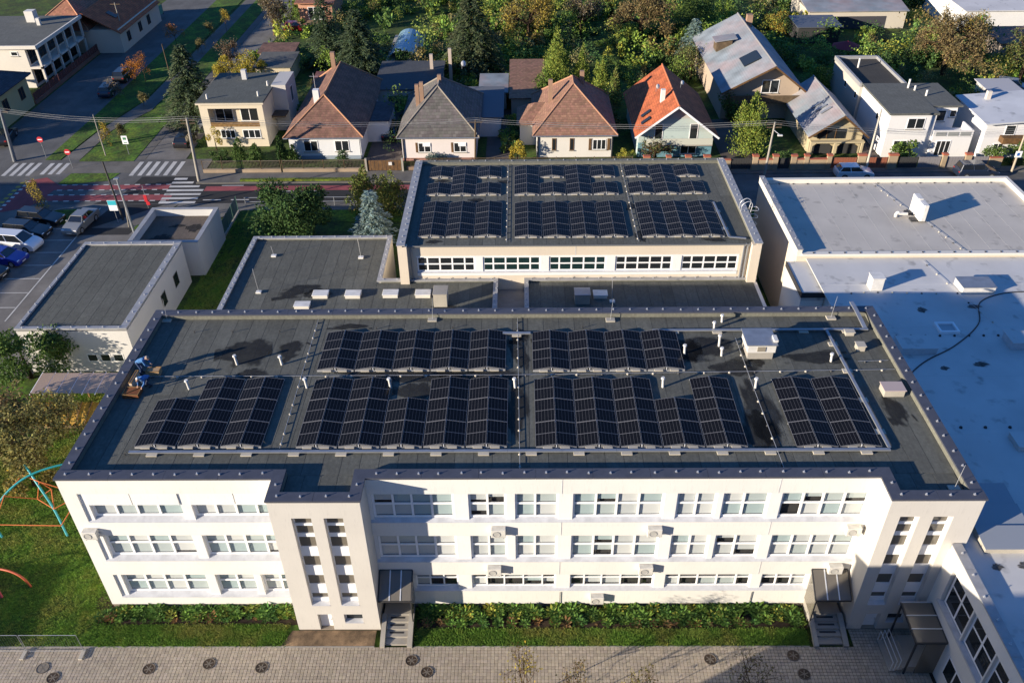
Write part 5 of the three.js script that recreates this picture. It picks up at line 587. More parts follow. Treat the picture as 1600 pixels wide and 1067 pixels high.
{ // swimming pool under an arched cover
  const t = thing('pool_cover', 'pale blue arched pool cover in the gardens behind the garage', 'pool cover', [6.4, 0, -105]), N = 10, pl = physical({ color: C(0.30, 0.48, 0.60), roughness: 0.18, transmission: 0.25, thickness: 0 });
  const arch = (i, z, s) => { const a = Math.PI * i / N; return [6.3 - Math.cos(a) * 2.1 * s, Math.sin(a) * 1.5 * s, z]; };
  for (let k = 0; k < 4; k++) { const za = -99.5 - k * 3, zb = za - 2.98, s = 1 - k * 0.04, g = []; for (let i = 0; i < N; i++) g.push(slab([arch(i, za, s), arch(i + 1, za, s), arch(i + 1, zb, s), arch(i, zb, s)].reverse(), 0.02)); part('cover_section', g, pl, t); part('cover_rib', tube(Array.from({ length: N + 1 }, (_, i) => arch(i, za, s * 1.01)), 0.05), M.alu, t); }
  part('pool_edge', bx(3.8, 8.9, -0.01, 0.06, -112.3, -98.6), M.concrete, t);
}
// ================================================================ fences
function fence(label, x0, x1, z, kind) {
  const t = thing(kind === 'mesh' ? 'wire_fence' : 'wall_fence', label, 'fence', [(x0 + x1) / 2, 0.1, z]), n = Math.round((x1 - x0) / 2.4);
  part('base_wall', bx(x0, x1, 0.1, 0.5, z - 0.12, z + 0.12), kind === 'mesh' ? mat(0.46, 0.36, 0.26, 0.9, { map: T.concrete }) : mat(0.36, 0.25, 0.18, 0.9, { map: T.concrete }), t);
  for (let i = 0; i <= n; i++) { const x = lerp(x0, x1, i / n); part('post', bx(x - 0.04, x + 0.04, 0.5, 1.6, z - 0.04, z + 0.04), M.greyWood, t); }
  for (let i = 0; i < n; i++) { const a = lerp(x0, x1, i / n) + 0.05, b = lerp(x0, x1, (i + 1) / n) - 0.05, g = [bx(a, b, 1.48, 1.53, z - 0.015, z + 0.015), bx(a, b, 0.56, 0.6, z - 0.015, z + 0.015)]; for (let x = a + 0.1; x < b; x += 0.16) g.push(bx(x - 0.012, x + 0.012, 0.6, 1.48, z - 0.01, z + 0.01)); part('wire_panel', g, kind === 'mesh' ? mat(0.16, 0.13, 0.1, 0.8) : M.greyWood, t).userData.kind = 'stuff'; }
}
fence('brown wire fence on a low wall before the beige house', -12.5, -3.4, -60, 'mesh'); fence('brown wire fence on a low wall before the brown hip roof house', -3.2, 6.4, -60.02, 'mesh'); fence('low reddish fence before the grey pyramid house', 11.2, 24, -60.3, 'wall'); fence('low fence before the tan hip roof house', 24.2, 37.4, -60.3, 'wall');
{ const t = thing('driveway_gate', 'brown driveway gate between the brown and grey hip roof houses', 'gate', [8.7, 0.1, -60]); for (let i = 0; i < 9; i++) part('gate_board', bx(6.7 + i * 0.44, 7.1 + i * 0.44, 0.2, 1.45, -60.04, -60), M.wood, t); for (const x of [6.58, 10.8]) part('gate_post', bx(x - 0.12, x + 0.1, 0.1, 1.7, -60.15, -59.9), M.concrete, t); part('letter_box', bx(9.2, 9.6, 0.9, 1.25, -59.99, -59.85), M.whitePlastic, t); }
struct('driveway', [sheet(6.0, 10.2, -84, -60.2, 0.006), sheet(48.4, 52.5, -75, -60.2, 0.006), sheet(65.2, 67, -84, -60.2, 0.006), sheet(20.3, 23.2, -79, -60.2, 0.006)], mat(0.16, 0.13, 0.115, 0.92, { map: T.asphalt }));
{ // street wall of the right-hand houses: one thing per property
  const red = mat(0.34, 0.10, 0.055, 0.85), cream = mat(0.48, 0.38, 0.26, 0.9, { map: T.concrete }), dark = M.inside;
  const wallRun = (label, segs) => { const t = thing('street_wall', label, 'wall', [segs[0][0], 0.1, -59.6]); for (const [a, b, kind] of segs) { if (kind === 'pillar') { part('pillar', bx(a, b, 0.1, 1.75, -59.85, -59.45), cream, t); part('pillar_cap', rbx(a - 0.08, b + 0.08, 1.752, 1.95, -59.93, -59.37, 0.05), red, t); } else if (kind === 'wall') { part('wall_panel', bx(a, b, 0.1, 1.35, -59.78, -59.52), cream, t); part('wall_cap', bx(a, b, 1.352, 1.45, -59.84, -59.46), red, t); } else { const n = Math.max(2, Math.round((b - a) / 0.3)); for (let i = 0; i < n; i++) part('gate_board', bx(lerp(a, b, i / n) + 0.01, lerp(a, b, (i + 1) / n) - 0.01, 0.2, 1.5, -59.68, -59.62), kind === 'red' ? mat(0.26, 0.09, 0.05, 0.7) : kind === 'grey' ? mat(0.2, 0.19, 0.2, 0.8) : dark, t); } } };
  wallRun('cream pillars with terracotta caps before the orange gable house', [[38.6, 39.3, 'pillar'], [41.2, 41.7, 'pillar'], [43.4, 44, 'pillar'], [45.5, 46.2, 'pillar'], [47.2, 48.6, 'wall']]);
  wallRun('cream and terracotta street wall beside the tall conical evergreen', [[48.7, 51.0, 'dark'], [51.1, 51.7, 'pillar'], [51.7, 53.4, 'wall'], [53.4, 54.0, 'pillar'], [54.1, 55.4, 'dark'], [55.5, 56.1, 'pillar'], [56.1, 57.0, 'wall'], [57.0, 57.5, 'pillar'], [57.5, 59.6, 'wall'], [59.6, 60.1, 'pillar']]);
  wallRun('red-brown gates with cream pillars before the arched carport house', [[60.2, 63.0, 'red'], [63.1, 64.0, 'pillar'], [64.1, 66.5, 'red'], [66.6, 67.6, 'pillar']]);
  wallRun('grey board fence and gates before the white terrace house', [[67.8, 70, 'dark'], [70.1, 72.6, 'grey'], [72.7, 73.2, 'pillar'], [73.3, 75.2, 'grey'], [75.3, 76, 'pillar'], [76.1, 78, 'grey'], [78.1, 79.6, 'wall']]);
}
single('planter_strip', [bx(-7.6, 5.2, 0.1, 0.35, -57.9, -57.5)], mat(0.32, 0.31, 0.08, 0.9, { map: T.grass }), 'low yellow-green planted strip along the pavement of the main road', 'planter');
// ================================================================ vegetation
const leafMat = physical({ vertexColors: true, roughness: 0.95, transmission: 0.22, thickness: 0, side: THREE.DoubleSide, specularIntensity: 0.3 });
const barkMat = mat(0.10, 0.08, 0.06, 0.95, { map: T.soil }), paleBark = mat(0.24, 0.2, 0.16, 0.95, { map: T.soil });
class Cards { // many small leaf or needle cards in one crown
  constructor() { this.p = []; this.n = []; this.c = []; }
  add(x, y, z, dir, out, len, wid, col) { // dir: along the card, out: rough facing
    const d = dir.clone().normalize(), o = out.clone().add(V(rr(-0.7, 0.7), rr(-0.4, 0.7), rr(-0.7, 0.7))), s = d.clone().cross(o); if (s.lengthSq() < 1e-4) s.set(1, 0, 0); s.normalize(); const n = s.clone().cross(d).normalize();
    const a = V(x, y, z), b = a.clone().addScaledVector(d, len), m = a.clone().addScaledVector(d, len * 0.5), l = m.clone().addScaledVector(s, wid / 2), r = m.clone().addScaledVector(s, -wid / 2);
    for (const q of [a, b, r, a, l, b]) { this.p.push(q.x, q.y, q.z); this.n.push(n.x, n.y, n.z); this.c.push(...col); }
  }
  geo() { const g = new THREE.BufferGeometry(); g.setAttribute('position', new THREE.Float32BufferAttribute(this.p, 3)); g.setAttribute('normal', new THREE.Float32BufferAttribute(this.n, 3)); g.setAttribute('color', new THREE.Float32BufferAttribute(this.c, 3)); return g; }
}
const rdir = () => { const u = rr(-1, 1), a = rr(0, 6.2832), s = Math.sqrt(1 - u * u); return V(s * Math.cos(a), u, s * Math.sin(a)); };
const vary = ([r, g, b], k = 0.35) => { const v = 1 + rr(-k, k), w = rr(-0.12, 0.12); return [r * v * (1 + w), g * v, b * v * (1 - w)]; };
const brighter = (o) => { for (const k in o) o[k] = o[k].map((q) => q * (['yellow', 'orange', 'brown', 'olive'].includes(k) ? 1.1 : 1.35)); return o; };
const mix3 = (a, b, t) => a.map((q, i) => lerp(q, b[i], t));
const COL = brighter({ spruce: [0.030, 0.055, 0.024], spruceLight: [0.075, 0.10, 0.05], blue: [0.16, 0.23, 0.22], pine: [0.045, 0.085, 0.022], thuja: [0.11, 0.17, 0.03], thujaDark: [0.05, 0.09, 0.025], olive: [0.17, 0.145, 0.055], brown: [0.20, 0.135, 0.065], yellow: [0.36, 0.27, 0.035], orange: [0.42, 0.15, 0.02], green: [0.08, 0.125, 0.03], darkGreen: [0.035, 0.07, 0.02], grey: [0.17, 0.14, 0.11], lime: [0.2, 0.22, 0.04] });
function spruce(h, r, c1, c2, n = 4200, droop = 0.35, start = 0.06) {
  const K = new Cards(), levels = Math.round(h * 2.6); let made = 0; const per = n / (levels * 9);
  for (let i = 0; i < levels; i++) { const f = i / levels, y = h * (start + (1 - start) * f), L = r * Math.pow(1 - f, 0.8) * rr(0.8, 1.12) + 0.15, nb = Math.max(5, Math.round(10 * (1 - f * 0.5))), ph = rr(0, 6.28);
    for (let b = 0; b < nb; b++) { const a = ph + b / nb * 6.2832 + rr(-0.25, 0.25), l = L * rr(0.7, 1.15), ca = Math.cos(a), sa = Math.sin(a), m = Math.max(4, Math.round(per * 1.3 * (0.4 + l / r)));
      for (let k = 0; k < m; k++) { const t = Math.pow(rnd(), 0.7), x = ca * l * t, z = sa * l * t, dy = -droop * l * t * t + (1 - f) * 0.0 + 0.15 * l * t, sp = 0.16 * l * (1 - t * 0.6) + 0.05, q = V(x + rr(-sp, sp), y + dy + rr(-0.06, 0.06), z + rr(-sp, sp)); K.add(q.x, q.y, q.z, V(ca + rr(-0.7, 0.7), rr(-0.6, 0.15), sa + rr(-0.7, 0.7)), V(ca * 0.4, 1, sa * 0.4), rr(0.26, 0.52) * (0.7 + r * 0.12), rr(0.09, 0.18) * (0.75 + r * 0.13), vary(mix3(c1, c2, t * t * rr(0.4, 1)), 0.3)); } made += m; } }
  return { crown: K.geo(), trunk: rod([0, 0, 0], [0, h * 0.95, 0], 0.035 * h * 0.6, 0.02, 7) };
}
function bush(w, h, d, c1, c2, n = 2600, lobes = 9, size = 0.2, y0 = 0.12) { // lobed rounded crown
  const K = new Cards(), B = []; for (let i = 0; i < lobes; i++) { const q = rdir(), s = rr(0.2, 0.46), o = 1 - s * rr(0.55, 1.05); B.push([V(q.x * w * 0.5 * o, Math.max(h * s * 0.4, h * (0.5 + q.y * 0.5 * o)), q.z * d * 0.5 * o), s]); }
  for (let i = 0; i < n; i++) { const [c, s] = B[Math.floor(rnd() * lobes)], q = rdir(), e = Math.pow(rnd(), 0.28), bump = 1 + 0.16 * Math.sin(q.x * 9 + c.x) * Math.sin(q.y * 8 + c.z), x = c.x + q.x * w * 0.5 * s * e * bump, y = Math.max(y0 * rnd(), c.y + q.y * h * 0.5 * s * e * bump), z = c.z + q.z * d * 0.5 * s * e * bump; K.add(x, y, z, rdir().add(q), q, size * rr(0.6, 1.4), size * rr(0.4, 0.8), vary(mix3(c1, c2, rnd() * rnd()), 0.35)); }
  return { crown: K.geo(), trunk: rod([0, 0, 0], [0, h * 0.6, 0], 0.05 * w * 0.5 + 0.03, 0.03, 6) };
}
function cone(w, h, c1, c2, n = 3000, plumes = 7) { // thuja: several upright plumes
  const K = new Cards(), P = []; for (let i = 0; i < plumes; i++) { const a = rr(0, 6.28), q = i ? rr(0.1, 0.34) * w : 0; P.push([Math.cos(a) * q, Math.sin(a) * q, i ? rr(0.55, 0.9) * h : h, rr(0.24, 0.34) * w]); }
  for (let i = 0; i < n; i++) { const [px, pz, ph, pr] = P[Math.floor(rnd() * plumes)], f = Math.pow(rnd(), 0.8), prof = Math.sin(Math.PI * Math.pow(0.12 + 0.88 * f, 0.62)) * 1.05 + 0.06, a = rr(0, 6.28), e = Math.pow(rnd(), 0.25), R = pr * prof * e * (1 + 0.2 * Math.sin(a * 3 + f * 14)); K.add(px + Math.cos(a) * R, f * ph, pz + Math.sin(a) * R, V(Math.cos(a) * 0.5, 1, Math.sin(a) * 0.5).add(rdir().multiplyScalar(0.6)), V(Math.cos(a), 0.3, Math.sin(a)), rr(0.16, 0.36), rr(0.08, 0.16), vary(mix3(c1, c2, rnd()), 0.3)); }
  return { crown: K.geo(), trunk: rod([0, 0, 0], [0, h * 0.7, 0], 0.09, 0.03, 6) };
}
function deciduous(w, h, c1, c2, leaves = 3000, o = {}) {
  const { trunkH = 0.22, size = 0.2, depth = 4, up = 0.55, bark = 0.03 } = o, L = [], tips = [];
  const grow = (p, d, len, r, k) => { const q = p.clone().addScaledVector(d, len); L.push(rod([p.x, p.y, p.z], [q.x, q.y, q.z], r, r * 0.68, k > 2 ? 4 : 5)); tips.push([q, k, len]); if (k >= depth) return; const n = k === 0 ? 5 : 3; for (let i = 0; i < n; i++) { const nd = d.clone().multiplyScalar(0.55).add(rdir().multiplyScalar(0.8)).add(V(0, up * 0.3, 0)).normalize(); nd.x *= w / h * 1.05; nd.z *= w / h * 1.05; nd.normalize(); grow(q, nd, len * rr(0.6, 0.82), r * 0.62, k + 1); } };
  grow(V(0, 0, 0), V(rr(-0.1, 0.1), 1, rr(-0.1, 0.1)).normalize(), h * trunkH, bark * h, 0);
  let my = 0, mw = 0; for (const [q] of tips) { my = Math.max(my, q.y); mw = Math.max(mw, Math.hypot(q.x, q.z)); } const sy = h / my * 0.96, sw = w / 2 / mw * 0.95, K = new Cards(), ends = tips.filter(([, k]) => k >= 2);
  for (let i = 0; i < leaves; i++) { const [q, k, len] = ends[Math.floor(rnd() * ends.length)], s = len * 0.75 + 0.1, g = rdir().multiplyScalar(s * Math.pow(rnd(), 0.5)); K.add(q.x * sw + g.x * sw * 1.2, q.y * sy + g.y * sy, q.z * sw + g.z * sw * 1.2, rdir().add(V(0, -0.3, 0)), V(0, 1, 0), size * rr(0.5, 1.4), size * rr(0.35, 0.8), vary(mix3(c1, c2, rnd()), 0.4)); }
  const tg = mergeGeometries(L).scale(sw, sy, sw); tg.computeVertexNormals(); return { crown: leaves ? K.geo() : null, trunk: tg };
}
function plant(name, label, category, [x, z], made, o = {}) {
  const t = thing(name, label, category, [x, o.y ?? 0, z], o.group); local('trunk', made.trunk, o.bark ?? barkMat, t); if (made.crown) local('crown', made.crown, leafMat, t); t.rotation.y = o.turn ?? 0; return t;
}
// school grounds
plant('evergreen_shrub', 'dense dark green evergreen at the left corner of the annex', 'tree', [-15.2, -22.0], bush(7.6, 5.4, 5.6, COL.pine, COL.thuja, 8500, 16, 0.24));
plant('autumn_tree', 'large straggly olive-brown tree at the left picture edge by the lawn', 'tree', [-9.7, -11.9], deciduous(9.0, 6.0, COL.olive, [0.27, 0.25, 0.07], 10500, { size: 0.22, depth: 5, bark: 0.02 }), { bark: paleBark });
plant('autumn_tree', 'thinner olive-brown tree behind the large one at the left edge', 'tree', [-13.2, -13.0], deciduous(8, 6.4, COL.olive, COL.brown, 4200, { size: 0.22, depth: 5, bark: 0.02 }), { bark: paleBark });
plant('autumn_shrub', 'low yellowish shrub below the large olive tree', 'shrub', [-9.4, -10.0], bush(3.6, 2.2, 3.4, COL.olive, COL.yellow, 1500, 8, 0.2));
plant('spreading_pine', 'broad dark green pine behind the low wing', 'tree', [1.9, -43.6], bush(8.2, 7.0, 7.2, COL.darkGreen, COL.pine, 13000, 22, 0.28));
plant('blue_spruce', 'silvery blue spruce at the left wall of the gym', 'tree', [9.7, -43.6], spruce(5.9, 2.3, COL.blue, [0.24, 0.31, 0.29], 5200, 0.25));
plant('thuja_tree', 'yellow-green thuja behind the blue spruce, left one', 'tree', [8.0, -50.6], cone(3.4, 5.0, COL.thuja, COL.olive, 3200, 9)); plant('thuja_tree', 'wider yellow-green thuja behind the blue spruce, right one', 'tree', [10.9, -49.8], cone(4.2, 4.8, COL.thuja, COL.olive, 3800, 10));
// street and gardens
plant('tall_spruce', 'tall loose spruce beside the beige house and lane', 'tree', [-18.0, -75.3], spruce(10.4, 4.3, COL.spruce, [0.14, 0.17, 0.085], 10500, 0.45)); plant('dark_spruce', 'narrow dark spruce behind the long brown roof', 'tree', [-4.4, -96.7], spruce(10.8, 3.4, COL.spruce, COL.spruceLight, 7000)); plant('dark_spruce', 'broad dark spruce right of the long brown roof', 'tree', [1.4, -91], spruce(10.2, 4.6, COL.spruce, COL.spruceLight, 10500)); plant('drooping_spruce', 'large spruce with drooping branches behind the grey pyramid roof', 'tree', [17.6, -93], spruce(12, 6, COL.spruce, [0.12, 0.13, 0.06], 11000, 0.6));
plant('autumn_shrub', 'yellow-brown shrub in front of the blue pool cover', 'shrub', [10.6, -94.9], bush(4.3, 3.8, 4, COL.yellow, COL.brown, 2000, 8, 0.22));
plant('thuja_tree', 'tallest bright green thuja behind the tan house', 'tree', [29.4, -83.9], cone(6.4, 9.4, COL.thuja, COL.lime, 6500, 14)); plant('thuja_tree', 'slim bright green thuja, second of the row behind the tan house', 'tree', [33, -83.6], cone(3.2, 7.2, COL.thuja, COL.lime, 2800, 7)); plant('thuja_tree', 'slim bright green thuja, third of the row behind the tan house', 'tree', [35.4, -81], cone(2.9, 6.2, COL.thuja, COL.lime, 2400, 6)); plant('thuja_tree', 'slimmest green thuja nearest the orange roof', 'tree', [37, -79.2], cone(2.2, 5.4, COL.thuja, COL.olive, 1800, 5)); plant('thuja_tree', 'low bushy thuja at the left foot of the tall thuja', 'tree', [27.6, -80.5], cone(4.6, 4.8, COL.thuja, COL.green, 3200, 8));
plant('autumn_tree', 'wide yellow-olive autumn tree at the top centre', 'tree', [26.0, -107], deciduous(11, 8.6, COL.olive, COL.yellow, 6000, { size: 0.28 })); plant('autumn_tree', 'grey-brown half-bare tree right of the top centre', 'tree', [34.2, -109], deciduous(8, 7, COL.grey, COL.olive, 3200, { size: 0.26 })); plant('autumn_tree', 'large round russet-olive tree above the orange roof', 'tree', [43.7, -105.5], deciduous(11.5, 8.8, COL.olive, COL.brown, 7500, { size: 0.28 }));
plant('green_cypress', 'tall bright green cypress group at the top beside the russet tree', 'tree', [52.8, -109.8], cone(6.4, 8.0, COL.thujaDark, COL.green, 5500, 12)); plant('silver_spruce', 'pale silver spruce between the orange and grey gable roofs', 'tree', [50.4, -97.6], spruce(6.6, 3.0, COL.blue, [0.13, 0.17, 0.11], 4200)); plant('garden_tree', 'olive garden tree below the silver spruce', 'tree', [49.0, -90], deciduous(6, 5, COL.olive, COL.green, 2800, { size: 0.24 }));
plant('cone_tree', 'tall yellow-green conical evergreen at the street beside the orange roofed house', 'tree', [51.7, -64.2], cone(4.4, 7.6, COL.thuja, COL.lime, 6000, 11)); plant('evergreen_shrub', 'dark evergreen above the conical tree', 'shrub', [52.2, -75], bush(4.2, 4.6, 4.2, COL.thujaDark, COL.thuja, 2600, 9, 0.24)); plant('round_evergreen', 'rounded green evergreen between the two grey gables and the white house', 'shrub', [66.0, -83.5], bush(3.8, 4.2, 3.8, COL.thuja, COL.green, 2400, 8, 0.22));
plant('autumn_shrub', 'golden shrub at the top beside the carport', 'shrub', [66.4, -110.4], bush(5, 4.2, 4.6, COL.yellow, COL.brown, 2200, 9, 0.24)); plant('green_shrub', 'bright green shrub beside the red parasol', 'shrub', [78.0, -102.5], bush(3.4, 3.6, 3.2, COL.thuja, COL.lime, 1700, 7, 0.22)); plant('autumn_tree', 'very wide yellow-brown tree behind the white terrace house', 'tree', [85.5, -91], deciduous(14.5, 9.2, COL.olive, COL.brown, 9500, { size: 0.28, depth: 5 })); plant('autumn_tree', 'golden yellow tree left of the long white barn', 'tree', [93.5, -101], deciduous(5.4, 6.2, COL.yellow, COL.olive, 3000, { size: 0.26 })); plant('autumn_tree', 'green and brown tree at the right edge of the gardens', 'tree', [95.5, -88.6], deciduous(8, 7.6, COL.green, COL.olive, 5200, { size: 0.26 }));
plant('willow_tree', 'pale brown bare willow at the top left of the gardens', 'tree', [-16.5, -113], deciduous(7.6, 7, COL.grey, COL.olive, 3600, { size: 0.24, depth: 5 }), { bark: paleBark }); plant('yellow_bush', 'large bright yellow bush behind the beige house, left one', 'shrub', [-19.2, -92.6], bush(4.6, 4.2, 4, COL.yellow, COL.lime, 2600, 9, 0.22)); plant('yellow_bush', 'large yellow-green bush behind the beige house, right one', 'shrub', [-14.8, -90.5], bush(5.6, 4.6, 4.4, COL.yellow, COL.thuja, 3200, 10, 0.22)); plant('brown_bush', 'grey-brown bush beside the yellow bushes and lane', 'shrub', [-19.5, -97.5], deciduous(4.5, 4, COL.grey, COL.brown, 1600, { trunkH: 0.12 }), { bark: paleBark });
const street = [['orange_tree', 'bright orange young tree at the side street, taller of the pair', [-30.0, -90.2], 2.6, 4.4, COL.orange], ['orange_tree', 'bright orange young tree at the side street, lower of the pair', [-32.0, -91.2], 2.4, 3.4, COL.orange], ['orange_tree', 'small orange tree farther up the side street verge', [-31.4, -108.4], 3.2, 3.2, COL.orange], ['young_tree', 'yellow-green young tree on the verge beside the slim lamp post', [-26.9, -67.8], 2.0, 3.2, COL.yellow], ['young_tree', 'golden young tree on the parking island', [-27.9, -51.2], 2.4, 3.4, COL.yellow], ['young_tree', 'pale bare young tree beside the parked dark car', [-32.3, -84.4], 2.4, 2.8, COL.grey], ['young_tree', 'thin brown young tree on the path verge', [-27.2, -81.4], 2.0, 2.2, COL.olive], ['young_tree', 'tiny green-brown young tree near the white sign', [-25.6, -69.7], 1.4, 2.2, COL.olive], ['young_tree', 'yellow round young tree far up the path', [-25.1, -115], 2.2, 3.6, COL.yellow], ['young_tree', 'brown-yellow young tree left of the far path', [-26.9, -112], 1.9, 2.4, COL.olive], ['young_tree', 'olive young tree above the tall spruce', [-25.8, -103.6], 2.0, 2.4, COL.olive]];
for (const [n, l, p, w, h, c] of street) plant(n, l, 'tree', p, deciduous(w, h, c, mix3(c, COL.olive, 0.4), 1100, { trunkH: 0.36, size: 0.16, depth: 3, bark: 0.014 }), { bark: paleBark });
const yard = [['topiary_cone', 'clipped dark green cone before the beige house, left one', [-9.0, -63.4], cone(2.0, 2.8, COL.thujaDark, COL.green, 1300, 4)], ['topiary_cone', 'clipped dark green cone before the beige house, right one', [-6.8, -62.6], cone(2.2, 2.4, COL.thujaDark, COL.green, 1300, 4)], ['juniper_shrub', 'upright dark juniper at the left corner of the white house', [-3.9, -62.4], cone(1.5, 3.4, COL.darkGreen, COL.pine, 1200, 4)], ['juniper_shrub', 'shorter juniper beside the left window of the white house', [-2.4, -62.6], cone(1.8, 2.2, COL.pine, COL.green, 1000, 4)], ['small_fir', 'small fir before the right window of the white house', [3.6, -61.6], spruce(2.3, 0.9, COL.pine, COL.spruceLight, 1000)], ['dwarf_spruce', 'grey-blue mounded dwarf spruce before the grey pyramid house', [14.7, -62.0], bush(2.8, 1.4, 2.0, [0.12, 0.16, 0.14], COL.blue, 1400, 6, 0.16)], ['yellow_bush', 'upright yellow bush at the garden left of the tan house', [24.1, -62.6], bush(2.3, 2.7, 2.0, COL.yellow, COL.lime, 1300, 6, 0.18)], ['rose_bush', 'red-brown straggly bush before the orange roofed house', [40.2, -62.0], deciduous(4.2, 2.8, [0.13, 0.06, 0.04], COL.green, 1900, { trunkH: 0.1, size: 0.16, depth: 4 })], ['clipped_hedge', 'yellow-green clipped hedge between the tan and orange roofed houses', [36.9, -62.6], bush(2.0, 1.7, 1.4, COL.lime, COL.yellow, 1100, 6, 0.14)], ['palm_shrub', 'spiky green shrub before the white terrace house', [69.5, -61.4], bush(3.8, 2.6, 2.2, COL.green, COL.thuja, 1700, 8, 0.24)], ['ivy_hedge', 'green ivy hedge along the street at the right edge', [81.5, -60.4], bush(8, 2.8, 2.2, COL.green, COL.thujaDark, 3800, 14, 0.2)], ['yellow_bush', 'small yellow climber at the left corner of the beige house', [-12.9, -66.6], bush(1.8, 2.8, 1.4, COL.yellow, COL.lime, 900, 5, 0.16)], ['garden_shrub', 'dark leafy shrub at the front left of the beige house garden', [-11.3, -63.2], bush(3.0, 1.4, 2.0, COL.darkGreen, COL.green, 1200, 6, 0.18)]];
for (const [n, l, p, m] of yard) plant(n, l, 'shrub', p, m);
for (const [x, z, w, h, l, c] of [[24.4, 6.0, 3.6, 4.6, 'bare twiggy shrub with few yellow leaves at the bottom centre', COL.yellow], [27.2, 6.1, 2.8, 4.0, 'bare branching shrub, second at the bottom edge', COL.brown], [30.6, 6.1, 2.8, 3.6, 'leafy olive shrub top at the bottom edge', COL.olive], [36.6, 6.1, 4.4, 4.0, 'straw-coloured shrub top at the bottom right edge', COL.olive]]) plant('bare_shrub', l, 'shrub', [x, z], deciduous(w, h, c, COL.olive, 230, { trunkH: 0.2, size: 0.14, depth: 5, bark: 0.008 }), { bark: paleBark });
// outside the picture: trees on the court that dapple the wing, and trees that shade the left street
plant('court_tree', 'autumn tree in the court, outside the picture', 'tree', [33, 12.2], deciduous(6, 9.5, COL.olive, COL.brown, 1600, { size: 0.3 }));
for (const [x, z, l] of [[-62, -60, 'first']]) plant('roadside_tree', `tall leafy roadside tree left of the picture, ${l} from the crossing`, 'tree', [x, z], deciduous(10, 10, COL.olive, COL.green, 3500, { size: 0.4 }));
{ // shrubbery and undergrowth of the back gardens: one mass nobody could count
  const block = [[-45, -15.5, -260, -50], [-15, -4.4, -78.5, -60], [-3.6, 8.6, -83, -60], [10, 22.8, -80, -60], [24, 36, -77, -60], [37.8, 48, -77, -60], [48.2, 52.6, -76, -60], [49.5, 61, -97, -73], [58, 66, -77.5, -60], [66, 77.5, -84, -60], [77.5, 90, -71, -60], [4.6, 14, -90, -78], [3, 9.6, -113, -98], [18.8, 23, -86, -79], [23, 28, -90, -76], [-14.6, -8, -101, -89], [-14, -7, -132, -117], [71, 89, -125, -112], [95, 126, -126, -96], [67.5, 76, -112.5, -105], [85.5, 91, -83, -73]];
  const kinds = [bush(1.9, 1.5, 1.9, [1, 1, 1], [1, 1, 1], 260, 5, 0.26).crown, deciduous(2.6, 2.6, [1, 1, 1], [1, 1, 1], 240, { size: 0.2, depth: 2 }).crown]; const names = ['garden_shrubbery', 'garden_undergrowth'], cols = [COL.green, COL.darkGreen, COL.olive, COL.pine, COL.thuja, COL.lime, COL.thuja];
  kinds.forEach((g, k) => { const at = []; let tries = 0; while (at.length < (k ? 560 : 1250) && tries++ < 60000) { const x = rr(-16, 128), z = rr(-150, -61.5); if (block.some(([a, b, c, d]) => x > a && x < b && z > c && z < d)) continue; if (fbm(x / 90 + 3, z / 90 + 3, 14, 3, 61 + k) < 0.44) continue; at.push([x, z]); }
    const im = new THREE.InstancedMesh(g, leafMat, at.length), m = new THREE.Matrix4(), q = new THREE.Quaternion(), c = new THREE.Color(); at.forEach(([x, z], i) => { const s = rr(0.5, 1.5) * (z < -95 ? 1.35 : 1); q.setFromAxisAngle(V(0, 1, 0), rr(0, 6.28)); m.compose(V(x, -0.1, z), q, V(s * rr(0.8, 1.3), s * rr(0.6, 1.3), s)); im.setMatrixAt(i, m); const w = vary(cols[Math.floor(rnd() * (z < -85 ? 7 : 6))].map((e) => e * 1.25), 0.3); im.setColorAt(i, c.setRGB(...w)); }); im.name = names[k]; im.castShadow = im.receiveShadow = true; scene.add(im); tag(im, k ? 'taller mixed undergrowth filling the back gardens' : 'low mixed shrubbery filling the back gardens', 'shrubs', null, 'stuff'); });
}
{ // grass blades of the near lawns
  const K = new Cards(); for (let i = 0; i < 9; i++) { const a = rr(0, 6.28); K.add(rr(-0.08, 0.08), 0, rr(-0.08, 0.08), V(Math.cos(a) * 0.7, 1, Math.sin(a) * 0.7), V(0, 0.3, 1), rr(0.06, 0.13), rr(0.012, 0.022), [1, 1, 1]); } const g = K.geo(), at = [];
  const field = (x0, x1, z0, z1, n, y) => { for (let i = 0; i < n; i++) at.push([rr(x0, x1), rr(z0, z1), y]); }; field(-14, -0.1, -20, 2.6, 30000, 0.02); field(-0.1, 10.8, 1.25, 2.62, 4200, 0.03); field(18.35, 40.8, 1.55, 2.62, 7000, 0.03); field(-6, 0, -48, -20, 9000, 0.02);
  const im = new THREE.InstancedMesh(g, leafMat, at.length), m = new THREE.Matrix4(), q = new THREE.Quaternion(), c = new THREE.Color(); at.forEach(([x, z, y], i) => { q.setFromAxisAngle(V(0, 1, 0), rr(0, 6.28)); const s = rr(0.7, 1.5); m.compose(V(x, y - 0.005, z), q, V(s * 1.3, s, s * 1.3)); im.setMatrixAt(i, m); const t = fbm(x / 20 + 2, z / 20 + 2, 16, 4, 87), w = vary(mix3([0.17, 0.30, 0.045], [0.32, 0.33, 0.08], clamp((t - 0.4) * 3, 0, 1)), 0.3); im.setColorAt(i, c.setRGB(...w)); }); im.name = 'grass_blades'; im.castShadow = im.receiveShadow = true; scene.add(im); tag(im, 'short grass blades of the lawns around the school', 'grass', null, 'stuff');
}
